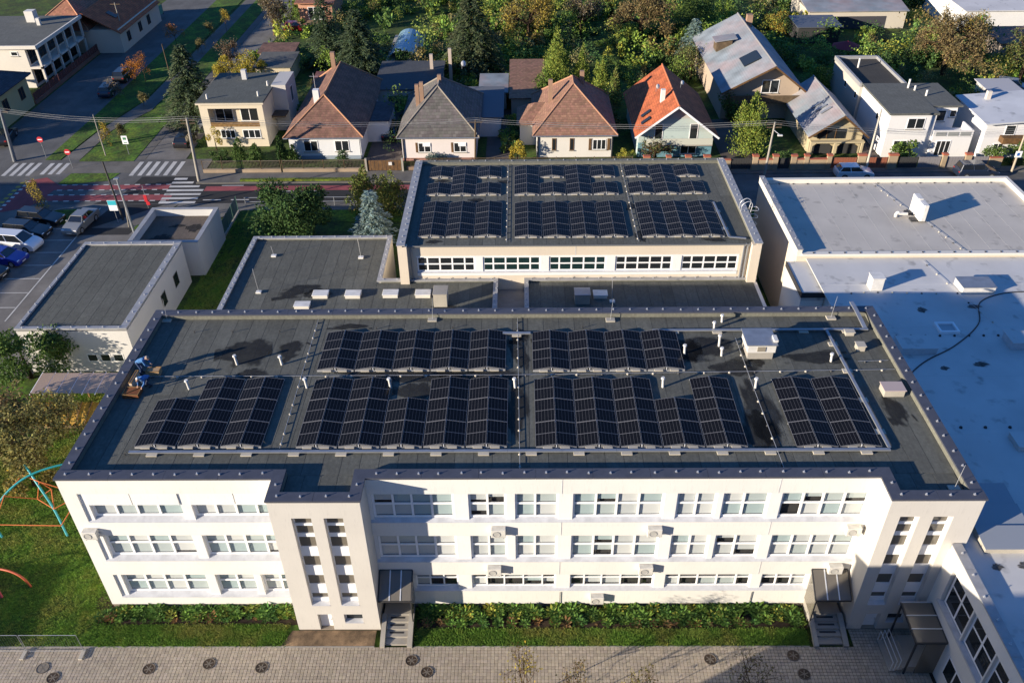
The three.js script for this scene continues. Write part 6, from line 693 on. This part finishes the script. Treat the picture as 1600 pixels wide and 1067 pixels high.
{ // leafy perennials in the two beds
  const K = new Cards(); for (let i = 0; i < 46; i++) { const a = rr(0, 6.28), e = rr(0.2, 1.1), r = rr(0, 0.22); K.add(Math.cos(a) * r, rr(0, 0.28), Math.sin(a) * r, V(Math.cos(a), e, Math.sin(a)), V(0, 1, 0), rr(0.14, 0.3), rr(0.06, 0.13), vary([1, 1, 1], 0.2)); } const g = K.geo();
  for (const [name, label, x0, x1, z0, z1, n] of [['bed_perennials', 'low green perennials in the left flower bed under the school windows', -0.5, 11.2, 0.15, 1.0, 130], ['bed_perennials', 'green and yellowing perennials in the long flower bed under the school windows', 18.6, 40.8, 0.15, 1.3, 400]]) {
    const im = new THREE.InstancedMesh(g, leafMat, n), m = new THREE.Matrix4(), q = new THREE.Quaternion(), c = new THREE.Color(); for (let i = 0; i < n; i++) { const f = Math.pow(rnd(), 1.2), x = rr(x0, x1), z = lerp(z0, z1, f), s = rr(0.45, 1.2) * (1.15 - 0.45 * f) * (0.6 + 1.1 * fbm(x / 9 + 1, z / 9 + 1, 10, 3, 33)); q.setFromAxisAngle(V(0, 1, 0), rr(0, 6.28)); m.compose(V(x, 0.03, z), q, V(s, s * 0.85, s)); im.setMatrixAt(i, m); const k = rnd(), w = vary(f > 0.78 && k < 0.3 ? [0.24, 0.14, 0.06] : k < 0.16 ? COL.lime : k < 0.6 ? [0.14, 0.25, 0.045] : [0.08, 0.16, 0.035], 0.3); im.setColorAt(i, c.setRGB(...w)); } im.name = numbered(name); im.castShadow = im.receiveShadow = true; scene.add(im); tag(im, label, 'plants', null, 'stuff'); }
}
// ================================================================ vehicles
const tyreM = mat(0.02, 0.02, 0.02, 0.9), rimM = mat(0.45, 0.46, 0.47, 0.35, { metalness: 0.6 }), lampM = physical({ color: C(0.75, 0.76, 0.78), roughness: 0.1, clearcoat: 1 }), tailM = mat(0.35, 0.02, 0.015, 0.3), carGlass = physical({ color: C(0.012, 0.014, 0.017), roughness: 0.03, clearcoat: 1 });
const paintM = (r, g, b) => physical({ color: C(r, g, b), roughness: 0.35, metalness: 0.15, clearcoat: 1, clearcoatRoughness: 0.05 });
const wheelGeo = new THREE.CylinderGeometry(0.33, 0.33, 0.22, 20).rotateX(Math.PI / 2), rimGeo = new THREE.CylinderGeometry(0.21, 0.21, 0.235, 14).rotateX(Math.PI / 2);
function car(kind, paint, label, [x, z], turn, y = 0.012) { // local: nose towards +x
  const S = { sedan: [4.6, 1.45, [-1.65, 1.05, -0.95, 0.35]], wagon: [4.7, 1.5, [-2.15, 1.05, -1.95, 0.3]], van: [4.7, 1.78, [-2.2, 1.55, -2.0, 0.65]], hatch: [4.1, 1.48, [-1.95, 1.0, -1.55, 0.25]], suv: [4.6, 1.68, [-2.15, 1.05, -1.95, 0.35]] }[kind], [L, H, [b0, b1, t0, t1]] = S, t = thing('parked_car', label, 'car', [x, y, z]), e = L / 2, belt = kind === 'van' || kind === 'suv' ? 1.02 : 0.92, hood = kind === 'van' ? 0.98 : 0.82;
  const sh = new THREE.Shape(); const wx = [-L * 0.3, L * 0.305]; sh.moveTo(-e + 0.06, 0.3); for (const c of wx) { sh.lineTo(c - 0.4, 0.24); sh.absarc(c, 0.3, 0.4, Math.PI, 0, true); sh.lineTo(c + 0.4, 0.24); } sh.lineTo(e - 0.08, 0.28); sh.quadraticCurveTo(e + 0.02, 0.5, e - 0.06, 0.66); sh.quadraticCurveTo(e - 0.25, hood - 0.04, b1, belt + 0.02); sh.lineTo(b0, belt + 0.03); if (kind === 'sedan') sh.lineTo(-e + 0.12, belt + 0.02); sh.quadraticCurveTo(-e - 0.02, 0.7, -e + 0.06, 0.3);
  const bw = 0.09, g = new THREE.ExtrudeGeometry(sh, { depth: 1.6, bevelEnabled: true, bevelSize: bw * 0.6, bevelThickness: bw, bevelSegments: 4, curveSegments: 10 }).translate(0, 0, -0.8); local('body', g, paint, t);
  const q = (xb, xt, s) => [[xb, belt, s * 0.8], [xt, H - 0.05, s * 0.62]], P = [], quad = (a, b, c, d) => { const f = [a, b, c, a, c, d]; P.push(...f.flat()); };
  const [A, A2] = q(b0, t0, 1), [B, B2] = q(b1, t1, 1), [Cc, C2] = q(b1, t1, -1), [D, D2] = q(b0, t0, -1); quad(A, B, B2, A2); quad(B, Cc, C2, B2); quad(Cc, D, D2, C2); quad(D, A, A2, D2); quad(A2, B2, C2, D2); const gg = new THREE.BufferGeometry(); gg.setAttribute('position', new THREE.Float32BufferAttribute(P, 3)); gg.computeVertexNormals(); local('windows', gg, carGlass, t);
  local('roof', rbx(t0 - 0.06, t1 + 0.08, H - 0.07, H, -0.64, 0.64, 0.034, 3), paint, t); for (const s of [-1, 1]) { const mid = (b0 + b1) / 2 - 0.1, mt = (t0 + t1) / 2 - 0.05; for (const [p0, p1] of [[b0, t0], [b1, t1], [mid, mt]]) local('pillar', beam([p0, belt, s * 0.805], [p1, H - 0.04, s * 0.625], 0.07, 0.05), paint, t); local('mirror', rbx(b1 - 0.42, b1 - 0.22, belt, belt + 0.15, s * 0.98 - 0.1, s * 0.98 + 0.1, 0.04), paint, t); local('headlight', rbx(e - 0.3, e - 0.02, 0.6, 0.74, s * 0.66 - 0.18, s * 0.66 + 0.18, 0.05), lampM, t); local('taillight', rbx(-e + 0.0, -e + 0.16, 0.68, 0.88, s * 0.7 - 0.13, s * 0.7 + 0.13, 0.03), tailM, t); for (const c of wx) { const w = local('wheel', wheelGeo, tyreM, t); w.position.set(c, 0.33, s * 0.79); local('rim', rimGeo, rimM, w); } }
  local('grille', rbx(e - 0.1, e + 0.015, 0.42, 0.56, -0.42, 0.42, 0.02), M.iron, t); local('number_plate', bx(e + 0.015, e + 0.03, 0.36, 0.46, -0.26, 0.26), M.whitePlastic, t); t.rotation.y = turn; return t;
}
const silver = paintM(0.22, 0.22, 0.21), black = paintM(0.012, 0.012, 0.014), whiteP = paintM(0.72, 0.73, 0.75), blueP = paintM(0.012, 0.025, 0.28), navy = paintM(0.015, 0.025, 0.05), redP = paintM(0.22, 0.01, 0.015), greyP = paintM(0.3, 0.33, 0.38);
car('wagon', black, 'dark wagon in the farthest parking bay beside the island', [-26.2, -48.3], -0.18); car('wagon', black, 'black wagon parked between the farthest car and the white van', [-26.4, -45.6], -0.16); car('van', whiteP, 'white minivan in the parking lot at the left edge', [-26.2, -43.0], -0.16); car('hatch', blueP, 'bright blue car parked next to the white minivan', [-26.1, -40.2], -0.16); car('hatch', black, 'black car cut by the left edge, nearest in the parking row', [-26.7, -37.5], -0.16);
car('sedan', silver, 'silver-grey sedan standing in the parking aisle', [-21.6, -47.4], -Math.PI / 2 - 0.12); car('wagon', navy, 'dark car on the side street behind the pale bare tree', [-33.9, -86.6], Math.PI / 2 + 0.1); car('suv', black, 'black car on the side street behind the orange trees', [-33.9, -92.4], Math.PI / 2); car('hatch', black, 'black car driving away up the lane beside the utility pole', [-17.3, -68.6], Math.PI / 2); car('hatch', greyP, 'pale car beside the beige house at the lane edge', [-15.2, -73.6], 0.2); car('wagon', black, 'dark car at the left picture edge beside the yellow house', [-40.6, -70.0], Math.PI / 2 + 0.2); car('hatch', redP, 'dark red car before the coral house', [-13.3, -115.6], 0.1); car('hatch', whiteP, 'white car on the main road behind the pale hall', [62.2, -57.75], 0); car('suv', navy, 'dark blue car on the main road near the right edge', [76.0, -57.75], 0); car('suv', greyP, 'pale pick-up shaped car in the yard at the right edge', [92.4, -84.2], -0.5); car('sedan', black, 'dark car in the driveway between the brown and grey hip roofs', [8.1, -70.5], Math.PI / 2);
// ================================================================ poles, wires, signs
const poleM = mat(0.42, 0.40, 0.36, 0.9, { map: T.concrete }), darkPole = mat(0.05, 0.045, 0.04, 0.85);
function pole(name, label, a, b, r, m, arms = 0, extra) { const t = thing(name, label, 'pole', a); part('shaft', rod(a, b, r, r * 0.65, 10), m, t); for (let i = 0; i < arms; i++) part('cross_arm', bx(b[0] - 0.8, b[0] + 0.8, b[1] - 0.3 - i * 0.35, b[1] - 0.2 - i * 0.35, b[2] - 0.05, b[2] + 0.05), M.greyWood, t); extra?.(t, b); return t; }
pole('utility_pole', 'tall pale concrete utility pole beside the zebra crossing', [-12.4, 0.1, -57.8], [-12.05, 7.6, -57.8], 0.2, poleM, 2); pole('utility_pole', 'wooden utility pole before the grey pyramid house', [19.1, 0.0, -62.5], [19.3, 5.2, -62.5], 0.13, M.greyWood, 1);
const lampOn = (t, b) => { part('lamp_arm', rod([b[0], b[1] - 0.9, b[2]], [b[0] + 0.5, b[1] - 1.15, b[2] + 0.7], 0.04), M.galv, t); part('lamp_head', rbx(b[0] + 0.3, b[0] + 0.85, b[1] - 1.3, b[1] - 1.15, b[2] + 0.6, b[2] + 0.9, 0.05), M.whitePlastic, t); };
pole('utility_pole', 'pale utility pole with street lamp beside the conical evergreen', [52.3, 0.1, -58.2], [52.45, 6.4, -58.2], 0.15, poleM, 2, lampOn); pole('utility_pole', 'white leaning pole before the white terrace house', [63.95, 0.1, -58.8], [64.0, 7.5, -58.8], 0.15, mat(0.6, 0.58, 0.52, 0.9, { map: T.concrete })); pole('utility_pole', 'pale pole with square white sign at the right edge', [80.4, 0.1, -58.4], [80.4, 5.2, -58.4], 0.14, mat(0.55, 0.48, 0.38, 0.9, { map: T.concrete }), 0, (t, b) => { part('sign_plate', rbx(80.0, 80.75, 2.0, 2.75, -58.24, -58.2, 0.015), M.frame, t); part('sign_mark', [bx(80.2, 80.5, 2.2, 2.55, -58.2, -58.19)], mat(0.03, 0.12, 0.4, 0.5), t); });
pole('utility_pole', 'thick grey pole at the left edge beside the shaded zebra crossing', [-36.6, 0, -63.8], [-36.0, 6.4, -63.8], 0.24, mat(0.25, 0.27, 0.3, 0.9, { map: T.concrete }), 1); pole('lamp_post', 'slim pale lamp post on the verge beside the yellow-green young tree', [-26.1, 0, -65.2], [-26.1, 5.2, -65.2], 0.08, poleM); pole('lamp_post', 'dark leaning post at the parking lot entrance', [-17.8, 0, -48.8], [-18.1, 6.6, -48.9], 0.12, darkPole); pole('lamp_post', 'grey braced post beside the storeroom, right of the dark post', [-15.6, 0, -46], [-15.75, 6.0, -46.1], 0.13, M.galv, 0, (t) => { part('brace', rod([-16.6, 0, -47.2], [-15.68, 3.2, -46.05], 0.07), poleM, t); part('lamp_head', rbx(-16.0, -15.5, 5.95, 6.1, -46.3, -45.9, 0.04), M.galv, t); }); pole('lamp_post', 'dark timber post at the tall spruce beside the path', [-25.9, 0, -89.6], [-26.0, 5.9, -89.6], 0.1, M.greyWood); pole('lamp_post', 'grey post at the fence of the peach roofed house', [-39.4, 0, -107.9], [-39.5, 6.8, -107.9], 0.12, poleM, 1);
{ const spans = [[[-60, 6.2, -66], [-36, 6.2, -63.8]], [[-36, 6.2, -63.8], [-12.05, 7.4, -57.8]], [[-12.05, 7.4, -57.8], [19.3, 5.05, -62.5]], [[19.3, 5.05, -62.5], [52.45, 6.2, -58.2]], [[52.45, 6.2, -58.2], [80.4, 5.0, -58.4]], [[80.4, 5.0, -58.4], [120, 6, -58.8]]], lab = ['left of the grey pole', 'from the left grey pole to the concrete pole', 'above the beige and brown roofed houses', 'above the tan and orange roofed houses', 'above the right-hand street wall', 'leaving at the right edge'];
  spans.forEach(([a, b], i) => { const t = thing('overhead_wires', `overhead wires ${lab[i]}`, 'wires', a); for (let k = 0; k < 4; k++) { const o = (k - 1.5) * 0.32, p = []; for (let j = 0; j <= 8; j++) { const f = j / 8; p.push([lerp(a[0], b[0], f), lerp(a[1], b[1], f) - 2.6 * f * (1 - f) + (k % 2) * 0.35, lerp(a[2], b[2], f) + o]); } part('wire', tube(p, 0.012, 4, 16), mat(0.3, 0.3, 0.3, 0.6), t); } }); }
function sign(name, label, a, h, build) { const t = thing(name, label, 'sign', a); part('post', rod(a, [a[0], a[1] + h, a[2]], 0.035), M.galv, t); build(t, a[0], a[1] + h, a[2]); }
const redSign = mat(0.5, 0.02, 0.03, 0.5);
for (const [a, h, l] of [[[-33.1, 0, -64.6], 2.3, 'round red no-entry sign at the side street, farther left'], [[-28.6, 0, -61.6], 2.0, 'round red no-entry sign at the corner of the footpath']]) sign('no_entry_sign', l, a, h, (t, x, y, z) => { part('disc', rod([x, y + 0.1, z + 0.03], [x, y + 0.1, z + 0.06], 0.36, 0.36, 24), redSign, t); part('bar', bx(x - 0.25, x + 0.25, y + 0.04, y + 0.16, z + 0.06, z + 0.075), M.frame, t); });
sign('info_sign', 'white rectangular sign with green marks on the verge by the lane', [-23.3, 0, -65.4], 1.7, (t, x, y, z) => { part('board', rbx(x - 0.36, x + 0.36, y - 0.3, y + 0.75, z + 0.03, z + 0.07, 0.015), M.frame, t); part('mark', [bx(x - 0.2, x + 0.2, y + 0.25, y + 0.55, z + 0.07, z + 0.08), bx(x - 0.2, x + 0.2, y - 0.15, y - 0.05, z + 0.07, z + 0.08)], mat(0.05, 0.2, 0.1), t); });
sign('bus_sign', 'white sign with turquoise top at the parking lot entrance', [-18.1, 0, -48.2], 1.6, (t, x, y, z) => { part('board', rbx(x - 0.45, x + 0.45, y - 0.2, y + 1.0, z + 0.03, z + 0.08, 0.02), M.frame, t); part('top_panel', bx(x - 0.43, x + 0.43, y + 0.45, y + 0.98, z + 0.08, z + 0.09), mat(0.03, 0.42, 0.5, 0.5), t); });
sign('red_marker_post', 'short grey post with a red hanging marker at the red cycle lanes', [-16.0, 0, -51.4], 2.7, (t, x, y, z) => { part('marker', [rbx(x - 0.16, x + 0.2, y - 1.9, y - 1.1, z + 0.04, z + 0.12, 0.03), rbx(x - 0.05, x + 0.35, y - 2.3, y - 1.9, z + 0.04, z + 0.12, 0.03)], redSign, t); });
{ const t = thing('banner_fence', 'fence banners in green and white beside the top left house', 'banner', [-39.5, 0, -120]); [[-112.5, -116, [0.18, 0.22, 0.2]], [-116.2, -122, [0.55, 0.58, 0.55]], [-122.2, -126, [0.1, 0.3, 0.2]]].forEach(([a, b, c]) => part('banner_panel', bx(-39.55, -39.5, 0.3, 1.8, b, a), mat(...c, 0.7), t)); for (const z of [-112.4, -116.1, -122.1, -126.1]) part('post', bx(-39.6, -39.52, 0, 1.95, z - 0.04, z + 0.04), M.greyWood, t); part('green_stripe', bx(-39.5, -39.48, 0.3, 0.6, -121.8, -116.4), mat(0.1, 0.4, 0.12, 0.7), t); }
{ const t = thing('garden_fence', 'dark red garden fence along the side street before the white pillared house', 'fence', [-42.6, 0, -95]); part('base_wall', bx(-42.7, -42.45, 0, 0.5, -108, -82.4), mat(0.3, 0.16, 0.12, 0.9, { map: T.concrete }), t); for (let i = 0; i < 36; i++) part('board', bx(-42.6, -42.56, 0.5, 1.5, -107.9 + i * 0.71, -107.3 + i * 0.71), mat(0.14, 0.045, 0.035, 0.8), t); }
{ const t = thing('railing', 'galvanised railing along the main road behind the low wing lawn', 'railing', [-2, 0.05, -51.6]); for (const y of [0.55, 1.05]) part('rail', rod([-5.4, y, -51.6], [14, y, -51.6], 0.04), M.galv, t); for (let i = 0; i < 9; i++) part('post', rod([-5.4 + i * 2.42, 0.04, -51.6], [-5.4 + i * 2.42, 1.1, -51.6], 0.045), M.galv, t); }
{ const t = thing('mesh_fence', 'green wire fence with concrete base between storeroom and lawn', 'fence', [-5.8, 0, -47]); part('base_wall', bx(-6.0, -5.75, 0, 0.25, -50.4, -44.5), M.concrete, t); for (let i = 0; i < 4; i++) part('post', bx(-5.9, -5.84, 0.25, 1.9, -50.3 + i * 1.9, -50.24 + i * 1.9), mat(0.05, 0.12, 0.09), t); for (let i = 0; i < 3; i++) part('panel', bx(-5.885, -5.865, 0.3, 1.8, -50.2 + i * 1.9, -48.45 + i * 1.9), physical({ color: C(0.05, 0.16, 0.15), roughness: 0.5, transmission: 0.35, thickness: 0 }), t); }
// ================================================================ playground and lawn things
{ const t = thing('climbing_frame', 'teal arched climbing frame with orange ropes left of the school', 'climbing frame', [-7.3, 0, -6.5]), teal = mat(0.02, 0.30, 0.32, 0.45), rope = mat(0.5, 0.13, 0.03, 0.8), top = [-7.75, 3.0, -7.9];
  part('arch_tube', tube([[-9.4, 0.02, -5.4], [-9.95, 1.1, -6.0], [-9.3, 2.2, -6.9], [-7.9, 3.05, -7.9], [-6.0, 3.15, -8.9], [-4.4, 2.6, -9.8], [-3.4, 1.3, -10.4], [-3.2, 0.02, -10.6]], 0.07, 10), teal, t); part('arch_tube', tube([[-5.16, 0.02, -5.5], [-6.1, 1.5, -6.6], [-7.2, 2.7, -7.6], [-8.4, 3.3, -8.8], [-9.6, 2.6, -10], [-10.4, 0.02, -10.8]], 0.07, 10), teal, t);
  const pts = { a: [-9.9, 0.7, -5.9], b: [-5.5, 0.7, -5.8], c: [-9.2, 2.3, -6.9], d: [-6.0, 1.5, -6.5], e: [-7.5, 1.5, -7.4], f: [-6.6, 2.0, -7.8], g: [-7.0, 2.9, -7.6], h: [-4.6, 1.8, -7.5], i: [-8.4, 2.9, -8.2] }; for (const [a, b] of ['ab', 'ac', 'bh', 'ce', 'ed', 'ef', 'df', 'fg', 'gh', 'gi', 'ci', 'eg', 'dh']) part('rope', rod(pts[a], pts[b], 0.035), rope, t); }
{ const t = thing('orange_play_arch', 'orange tubular play arch on the shaded lawn at the left edge', 'play equipment', [-7.2, 0, -1.6]); part('arch_tube', tube([[-5.7, 0.02, -1.5], [-6.0, 0.75, -1.6], [-6.7, 1.1, -1.8], [-7.8, 1.15, -2.0], [-9, 1.0, -2.0], [-10.2, 0.02, -2.0]], 0.07, 10), mat(0.45, 0.09, 0.03, 0.5), t); part('slide_rail', tube([[-7.6, 0.9, -1.2], [-7.3, 0.5, -0.9], [-7.1, 0.05, -0.7]], 0.09, 10), mat(0.35, 0.04, 0.05, 0.5), t); }
for (const [x0, x1, l] of [[-7.2, -3.9, 'left'], [-3.8, -0.55, 'right']]) { const t = thing('site_fence_panel', `thin metal site fence panel at the lawn edge, ${l} one`, 'fence', [(x0 + x1) / 2, 0.04, 2.9]), z = 3.0, yb = 0.12, yt = 1.6; part('tube_frame', [rod([x0, yb, z], [x0, yt, z], 0.016), rod([x1, yb, z], [x1, yt, z], 0.016), rod([x0, yt, z], [x1, yt, z], 0.016), rod([x0, yb, z], [x1, yb, z], 0.016)], M.galv, t); const g = []; for (let x = x0 + 0.15; x < x1; x += 0.15) g.push(rod([x, yb, z], [x, yt, z], 0.004, 0.004, 4)); part('wire_mesh', g, M.galv, t).userData.kind = 'stuff'; part('foot_block', rbx(x1 - 0.12, x1 + 0.12, 0.04, 0.15, z - 0.1, z + 0.55, 0.02), M.ballast, t); }
{ const t = thing('timber_shelter', 'half-built timber shelter with clear roof sheets by the annex', 'shelter', [-9.5, 0, -17.6]), clear = physical({ color: C(0.62, 0.48, 0.38), roughness: 0.25, transmission: 0.5, thickness: 0 }), yel = mat(0.85, 0.62, 0.10, 0.8, { map: T.wood });
  for (let i = 0; i < 6; i++) part('roof_sheet', slab([[-12.3 + i * 0.98, 2.3, -17.3], [-11.36 + i * 0.98, 2.3, -17.3], [-11.36 + i * 0.98, 2.5, -19.5], [-12.3 + i * 0.98, 2.5, -19.5]], 0.012), clear, t); for (let i = 0; i < 7; i++) part('rafter', beam([-12.33 + i * 0.98, 2.24, -17.2], [-12.33 + i * 0.98, 2.44, -19.6], 0.05, 0.1), M.frame, t); for (const x of [-12.3, -9.4, -6.5]) for (const z of [-17.3, -19.5]) part('post', bx(x - 0.05, x + 0.05, 0, 2.3, z - 0.05, z + 0.05), M.woodLight, t);
  part('yellow_floor', slab([[-11.8, 0.5, -15.6], [-7.2, 0.5, -15.6], [-6.7, 1.5, -17.2], [-12, 1.5, -17.2]], 0.05), yel, t); for (let i = 0; i < 7; i++) part('floor_joist', beam([-11.6 + i * 0.7, 0.58, -15.6], [-11.7 + i * 0.78, 1.58, -17.2], 0.07, 0.09), M.woodLight, t); part('cross_brace', beam([-8.6, 0.62, -15.7], [-8.9, 1.6, -17.1], 0.07, 0.08), M.woodLight, t); part('edge_board', beam([-11.9, 0.5, -15.55], [-7.1, 0.5, -15.55], 0.1, 0.16), mat(0.55, 0.46, 0.36, 0.8, { map: T.wood }), t); for (const x of [-11.8, -9.5, -7.2]) part('post', bx(x - 0.05, x + 0.05, 0, 0.45, -15.65, -15.55), M.woodLight, t); }
// ================================================================ two roof workers and their boxes
function figure(label, bones, colours, at, turn, hands) { // one continuous body from tapered capsules
  const lo = V(-0.55, -0.03, -0.5), size = 1.95, res = 110, mc = new MarchingCubes(res, barkMat, false, false, 120000), B = bones.map(([a, b, ra, rb, c]) => ({ a: V(...a), b: V(...b), ra, rb, c })); mc.isolation = 0;
  const d1 = (p, o) => { const ab = o.b.clone().sub(o.a), t = clamp(p.clone().sub(o.a).dot(ab) / ab.lengthSq(), 0, 1); return p.distanceTo(o.a.clone().addScaledVector(ab, t)) - lerp(o.ra, o.rb, t); }; const P = V(0, 0, 0);
  const sd = B.map((o) => ({ o, ab: o.b.clone().sub(o.a), l: o.b.clone().sub(o.a).lengthSq() }));
  for (let k = 0; k < res; k++) for (let j = 0; j < res; j++) for (let i = 0; i < res; i++) { const x = lo.x + size * i / res, y = lo.y + size * j / res, z = lo.z + size * k / res; let d = 9; for (const { o, ab, l } of sd) { const px = x - o.a.x, py = y - o.a.y, pz = z - o.a.z, t = clamp((px * ab.x + py * ab.y + pz * ab.z) / l, 0, 1), q = Math.hypot(px - ab.x * t, py - ab.y * t, pz - ab.z * t) - lerp(o.ra, o.rb, t), kk = o.ra < 0.02 ? 0.004 : 0.035, h = clamp(0.5 + 0.5 * (d - q) / kk, 0, 1); d = lerp(d, q, h) - kk * h * (1 - h); } mc.field[k * res * res + j * res + i] = -d; }
  mc.update(); const n = mc.count, pos = new Float32Array(n * 3), col = new Float32Array(n * 3); for (let i = 0; i < n; i++) { const p = V(lo.x + size * (mc.positionArray[i * 3] + 1) / 2, lo.y + size * (mc.positionArray[i * 3 + 1] + 1) / 2, lo.z + size * (mc.positionArray[i * 3 + 2] + 1) / 2); pos.set([p.x, p.y, p.z], i * 3); let best = 9, c = 0; for (const o of B) { const d = d1(p, o); if (d < best) { best = d; c = o.c; } } col.set(colours[c], i * 3); }
  const g = new THREE.BufferGeometry(); g.setAttribute('position', new THREE.BufferAttribute(pos, 3)); g.setAttribute('color', new THREE.BufferAttribute(col, 3)); g.computeVertexNormals();
  const t = thing('person', label, 'person', at); const m = mat(1, 1, 1, 0.85, { vertexColors: true }); const body = local('body', g, m, t); t.rotation.y = turn; return t;
}
const handBones = (w, d, s) => { const out = [[w, [w[0] + d[0] * 0.08, w[1] + d[1] * 0.08, w[2]], 0.032, 0.034, 3]]; for (let f = 0; f < 4; f++) { const L = [0.07, 0.08, 0.075, 0.06][f], o = (f - 1.5) * 0.021, a = [w[0] + d[0] * 0.09, w[1] + d[1] * 0.09, w[2] + o], m = [a[0] + d[0] * L * 0.55, a[1] + d[1] * L * 0.55, a[2]], e = [m[0] + d[0] * L * 0.3, m[1] + d[1] * L * 0.5 - 0.015, m[2]]; out.push([a, m, 0.0105, 0.01, 3], [m, e, 0.01, 0.009, 3]); } const th = [w[0] + d[0] * 0.03, w[1] + d[1] * 0.03, w[2] - s * 0.034]; out.push([th, [th[0] + d[0] * 0.05 + 0.02, th[1] + d[1] * 0.04, th[2] - s * 0.02], 0.012, 0.01, 3]); return out; };
function worker(label, at, turn, kneel, colours) { // bending forward, hands on the box in front; 0 trousers, 1 jacket, 2 hair or cap, 3 skin, 4 boots
  const hy = kneel ? 0.62 : 0.88, ch = [0.36, hy + 0.18, 0], b = []; for (const s of [-1, 1]) { const hip = [-0.02, hy, s * 0.1], knee = kneel ? [0.3, 0.42, s * 0.16] : [0.1, 0.46, s * 0.12], ank = kneel ? [0.02, 0.09, s * 0.15] : [0.0, 0.09, s * 0.13], sh2 = [ch[0] + 0.04, ch[1] + 0.06, s * 0.19], elb = [ch[0] + 0.16, ch[1] - 0.2, s * 0.25], wr = [ch[0] + 0.3, ch[1] - 0.38, s * 0.16]; b.push([hip, knee, 0.095, 0.065, 0], [knee, ank, 0.062, 0.045, 0], [[ank[0] - 0.04, 0.045, ank[2]], [ank[0] + 0.18, 0.035, ank[2]], 0.045, 0.035, 4], [sh2, elb, 0.062, 0.048, 1], [elb, wr, 0.046, 0.03, 1], ...handBones(wr, [0.6, -0.6], s)); }
  b.push([[-0.03, hy, 0], [0.12, hy + 0.1, 0], 0.14, 0.14, 1], [[0.12, hy + 0.1, 0], ch, 0.145, 0.165, 1], [[ch[0] + 0.05, ch[1] + 0.04, -0.15], [ch[0] + 0.05, ch[1] + 0.04, 0.15], 0.075, 0.075, 1], [[ch[0] + 0.12, ch[1] + 0.06, 0], [ch[0] + 0.22, ch[1] + 0.1, 0], 0.055, 0.052, 3]); const hd = [ch[0] + 0.31, ch[1] + 0.14, 0]; b.push([[hd[0] - 0.02, hd[1] + 0.03, 0], [hd[0] + 0.04, hd[1] - 0.06, 0], 0.098, 0.078, 3], [[hd[0] - 0.05, hd[1] + 0.05, 0], [hd[0] - 0.02, hd[1] + 0.07, 0], 0.098, 0.092, 2], [[hd[0] + 0.12, hd[1] - 0.03, 0], [hd[0] + 0.128, hd[1] - 0.06, 0], 0.014, 0.018, 3], [[hd[0], hd[1] - 0.01, -0.1], [hd[0], hd[1] - 0.03, -0.105], 0.016, 0.016, 3], [[hd[0], hd[1] - 0.01, 0.1], [hd[0], hd[1] - 0.03, 0.105], 0.016, 0.016, 3]);
  const t = figure(label, b, colours, at, turn); const fx = hd[0] + 0.108; for (const s of [-1, 1]) local('eye', new THREE.SphereGeometry(0.012, 8, 6).translate(fx - 0.006, hd[1] - 0.002, s * 0.036), M.iron, t); local('mouth', new THREE.BoxGeometry(0.012, 0.01, 0.05).translate(fx - 0.018, hd[1] - 0.098, 0), mat(0.25, 0.08, 0.07), t); return t;
}
const roofY = ROOF + 0.008;
function carton(name, label, x, z, w, d, h, open, y = roofY, m = M.cardboard) { const t = thing(name, label, 'box', [x, y, z]); part('box_bottom', bx(x - w / 2, x + w / 2, y, y + h * 0.9, z - d / 2, z + d / 2), m, t); part('box_rim', [bx(x - w / 2 - 0.02, x + w / 2 + 0.02, y + h * 0.9, y + h, z + d / 2 - 0.03, z + d / 2 + 0.02), bx(x - w / 2 - 0.02, x + w / 2 + 0.02, y + h * 0.9, y + h, z - d / 2 - 0.02, z - d / 2 + 0.03), bx(x - w / 2 - 0.02, x - w / 2 + 0.03, y + h * 0.9, y + h, z - d / 2 + 0.03, z + d / 2 - 0.03), bx(x + w / 2 - 0.03, x + w / 2 + 0.02, y + h * 0.9, y + h, z - d / 2 + 0.03, z + d / 2 - 0.03)], M.woodLight, t); if (open) part('bracing_slat', beam([x - w / 2 + 0.05, y + h * 0.95, z + d / 2 - 0.05], [x + w / 2 - 0.05, y + h * 0.95, z - d / 2 + 0.05], 0.06, 0.04), M.wood, t); return t; }
carton('wooden_crate', 'orange-brown wooden crate beside the nearer roof worker', 1.35, -7.35, 0.95, 0.75, 0.3, true, roofY, mat(0.42, 0.17, 0.07, 0.85, { map: T.wood })); carton('cardboard_box', 'pale cardboard box beside the farther roof worker', 1.95, -9.35, 0.8, 0.5, 0.34, false);
carton('cardboard_box', 'flattened pale cardboard strip leaning between the two roof workers', 1.1, -8.45, 0.16, 1.2, 0.5, false, roofY, mat(0.6, 0.46, 0.33, 0.9));
worker('person in blue work jacket bending forward over the farther cardboard box', [1.15, roofY, -9.35], 0, false, [[0.03, 0.06, 0.14], [0.05, 0.16, 0.36], [0.30, 0.24, 0.2], [0.45, 0.27, 0.19], [0.02, 0.02, 0.02]]);
worker('person in blue overalls and white cap crouching at the nearer wooden crate', [2.05, roofY, -8.2], -2.0, true, [[0.02, 0.03, 0.06], [0.06, 0.17, 0.40], [0.66, 0.66, 0.64], [0.45, 0.27, 0.19], [0.02, 0.02, 0.02]]);
renderer.render(scene, camera);
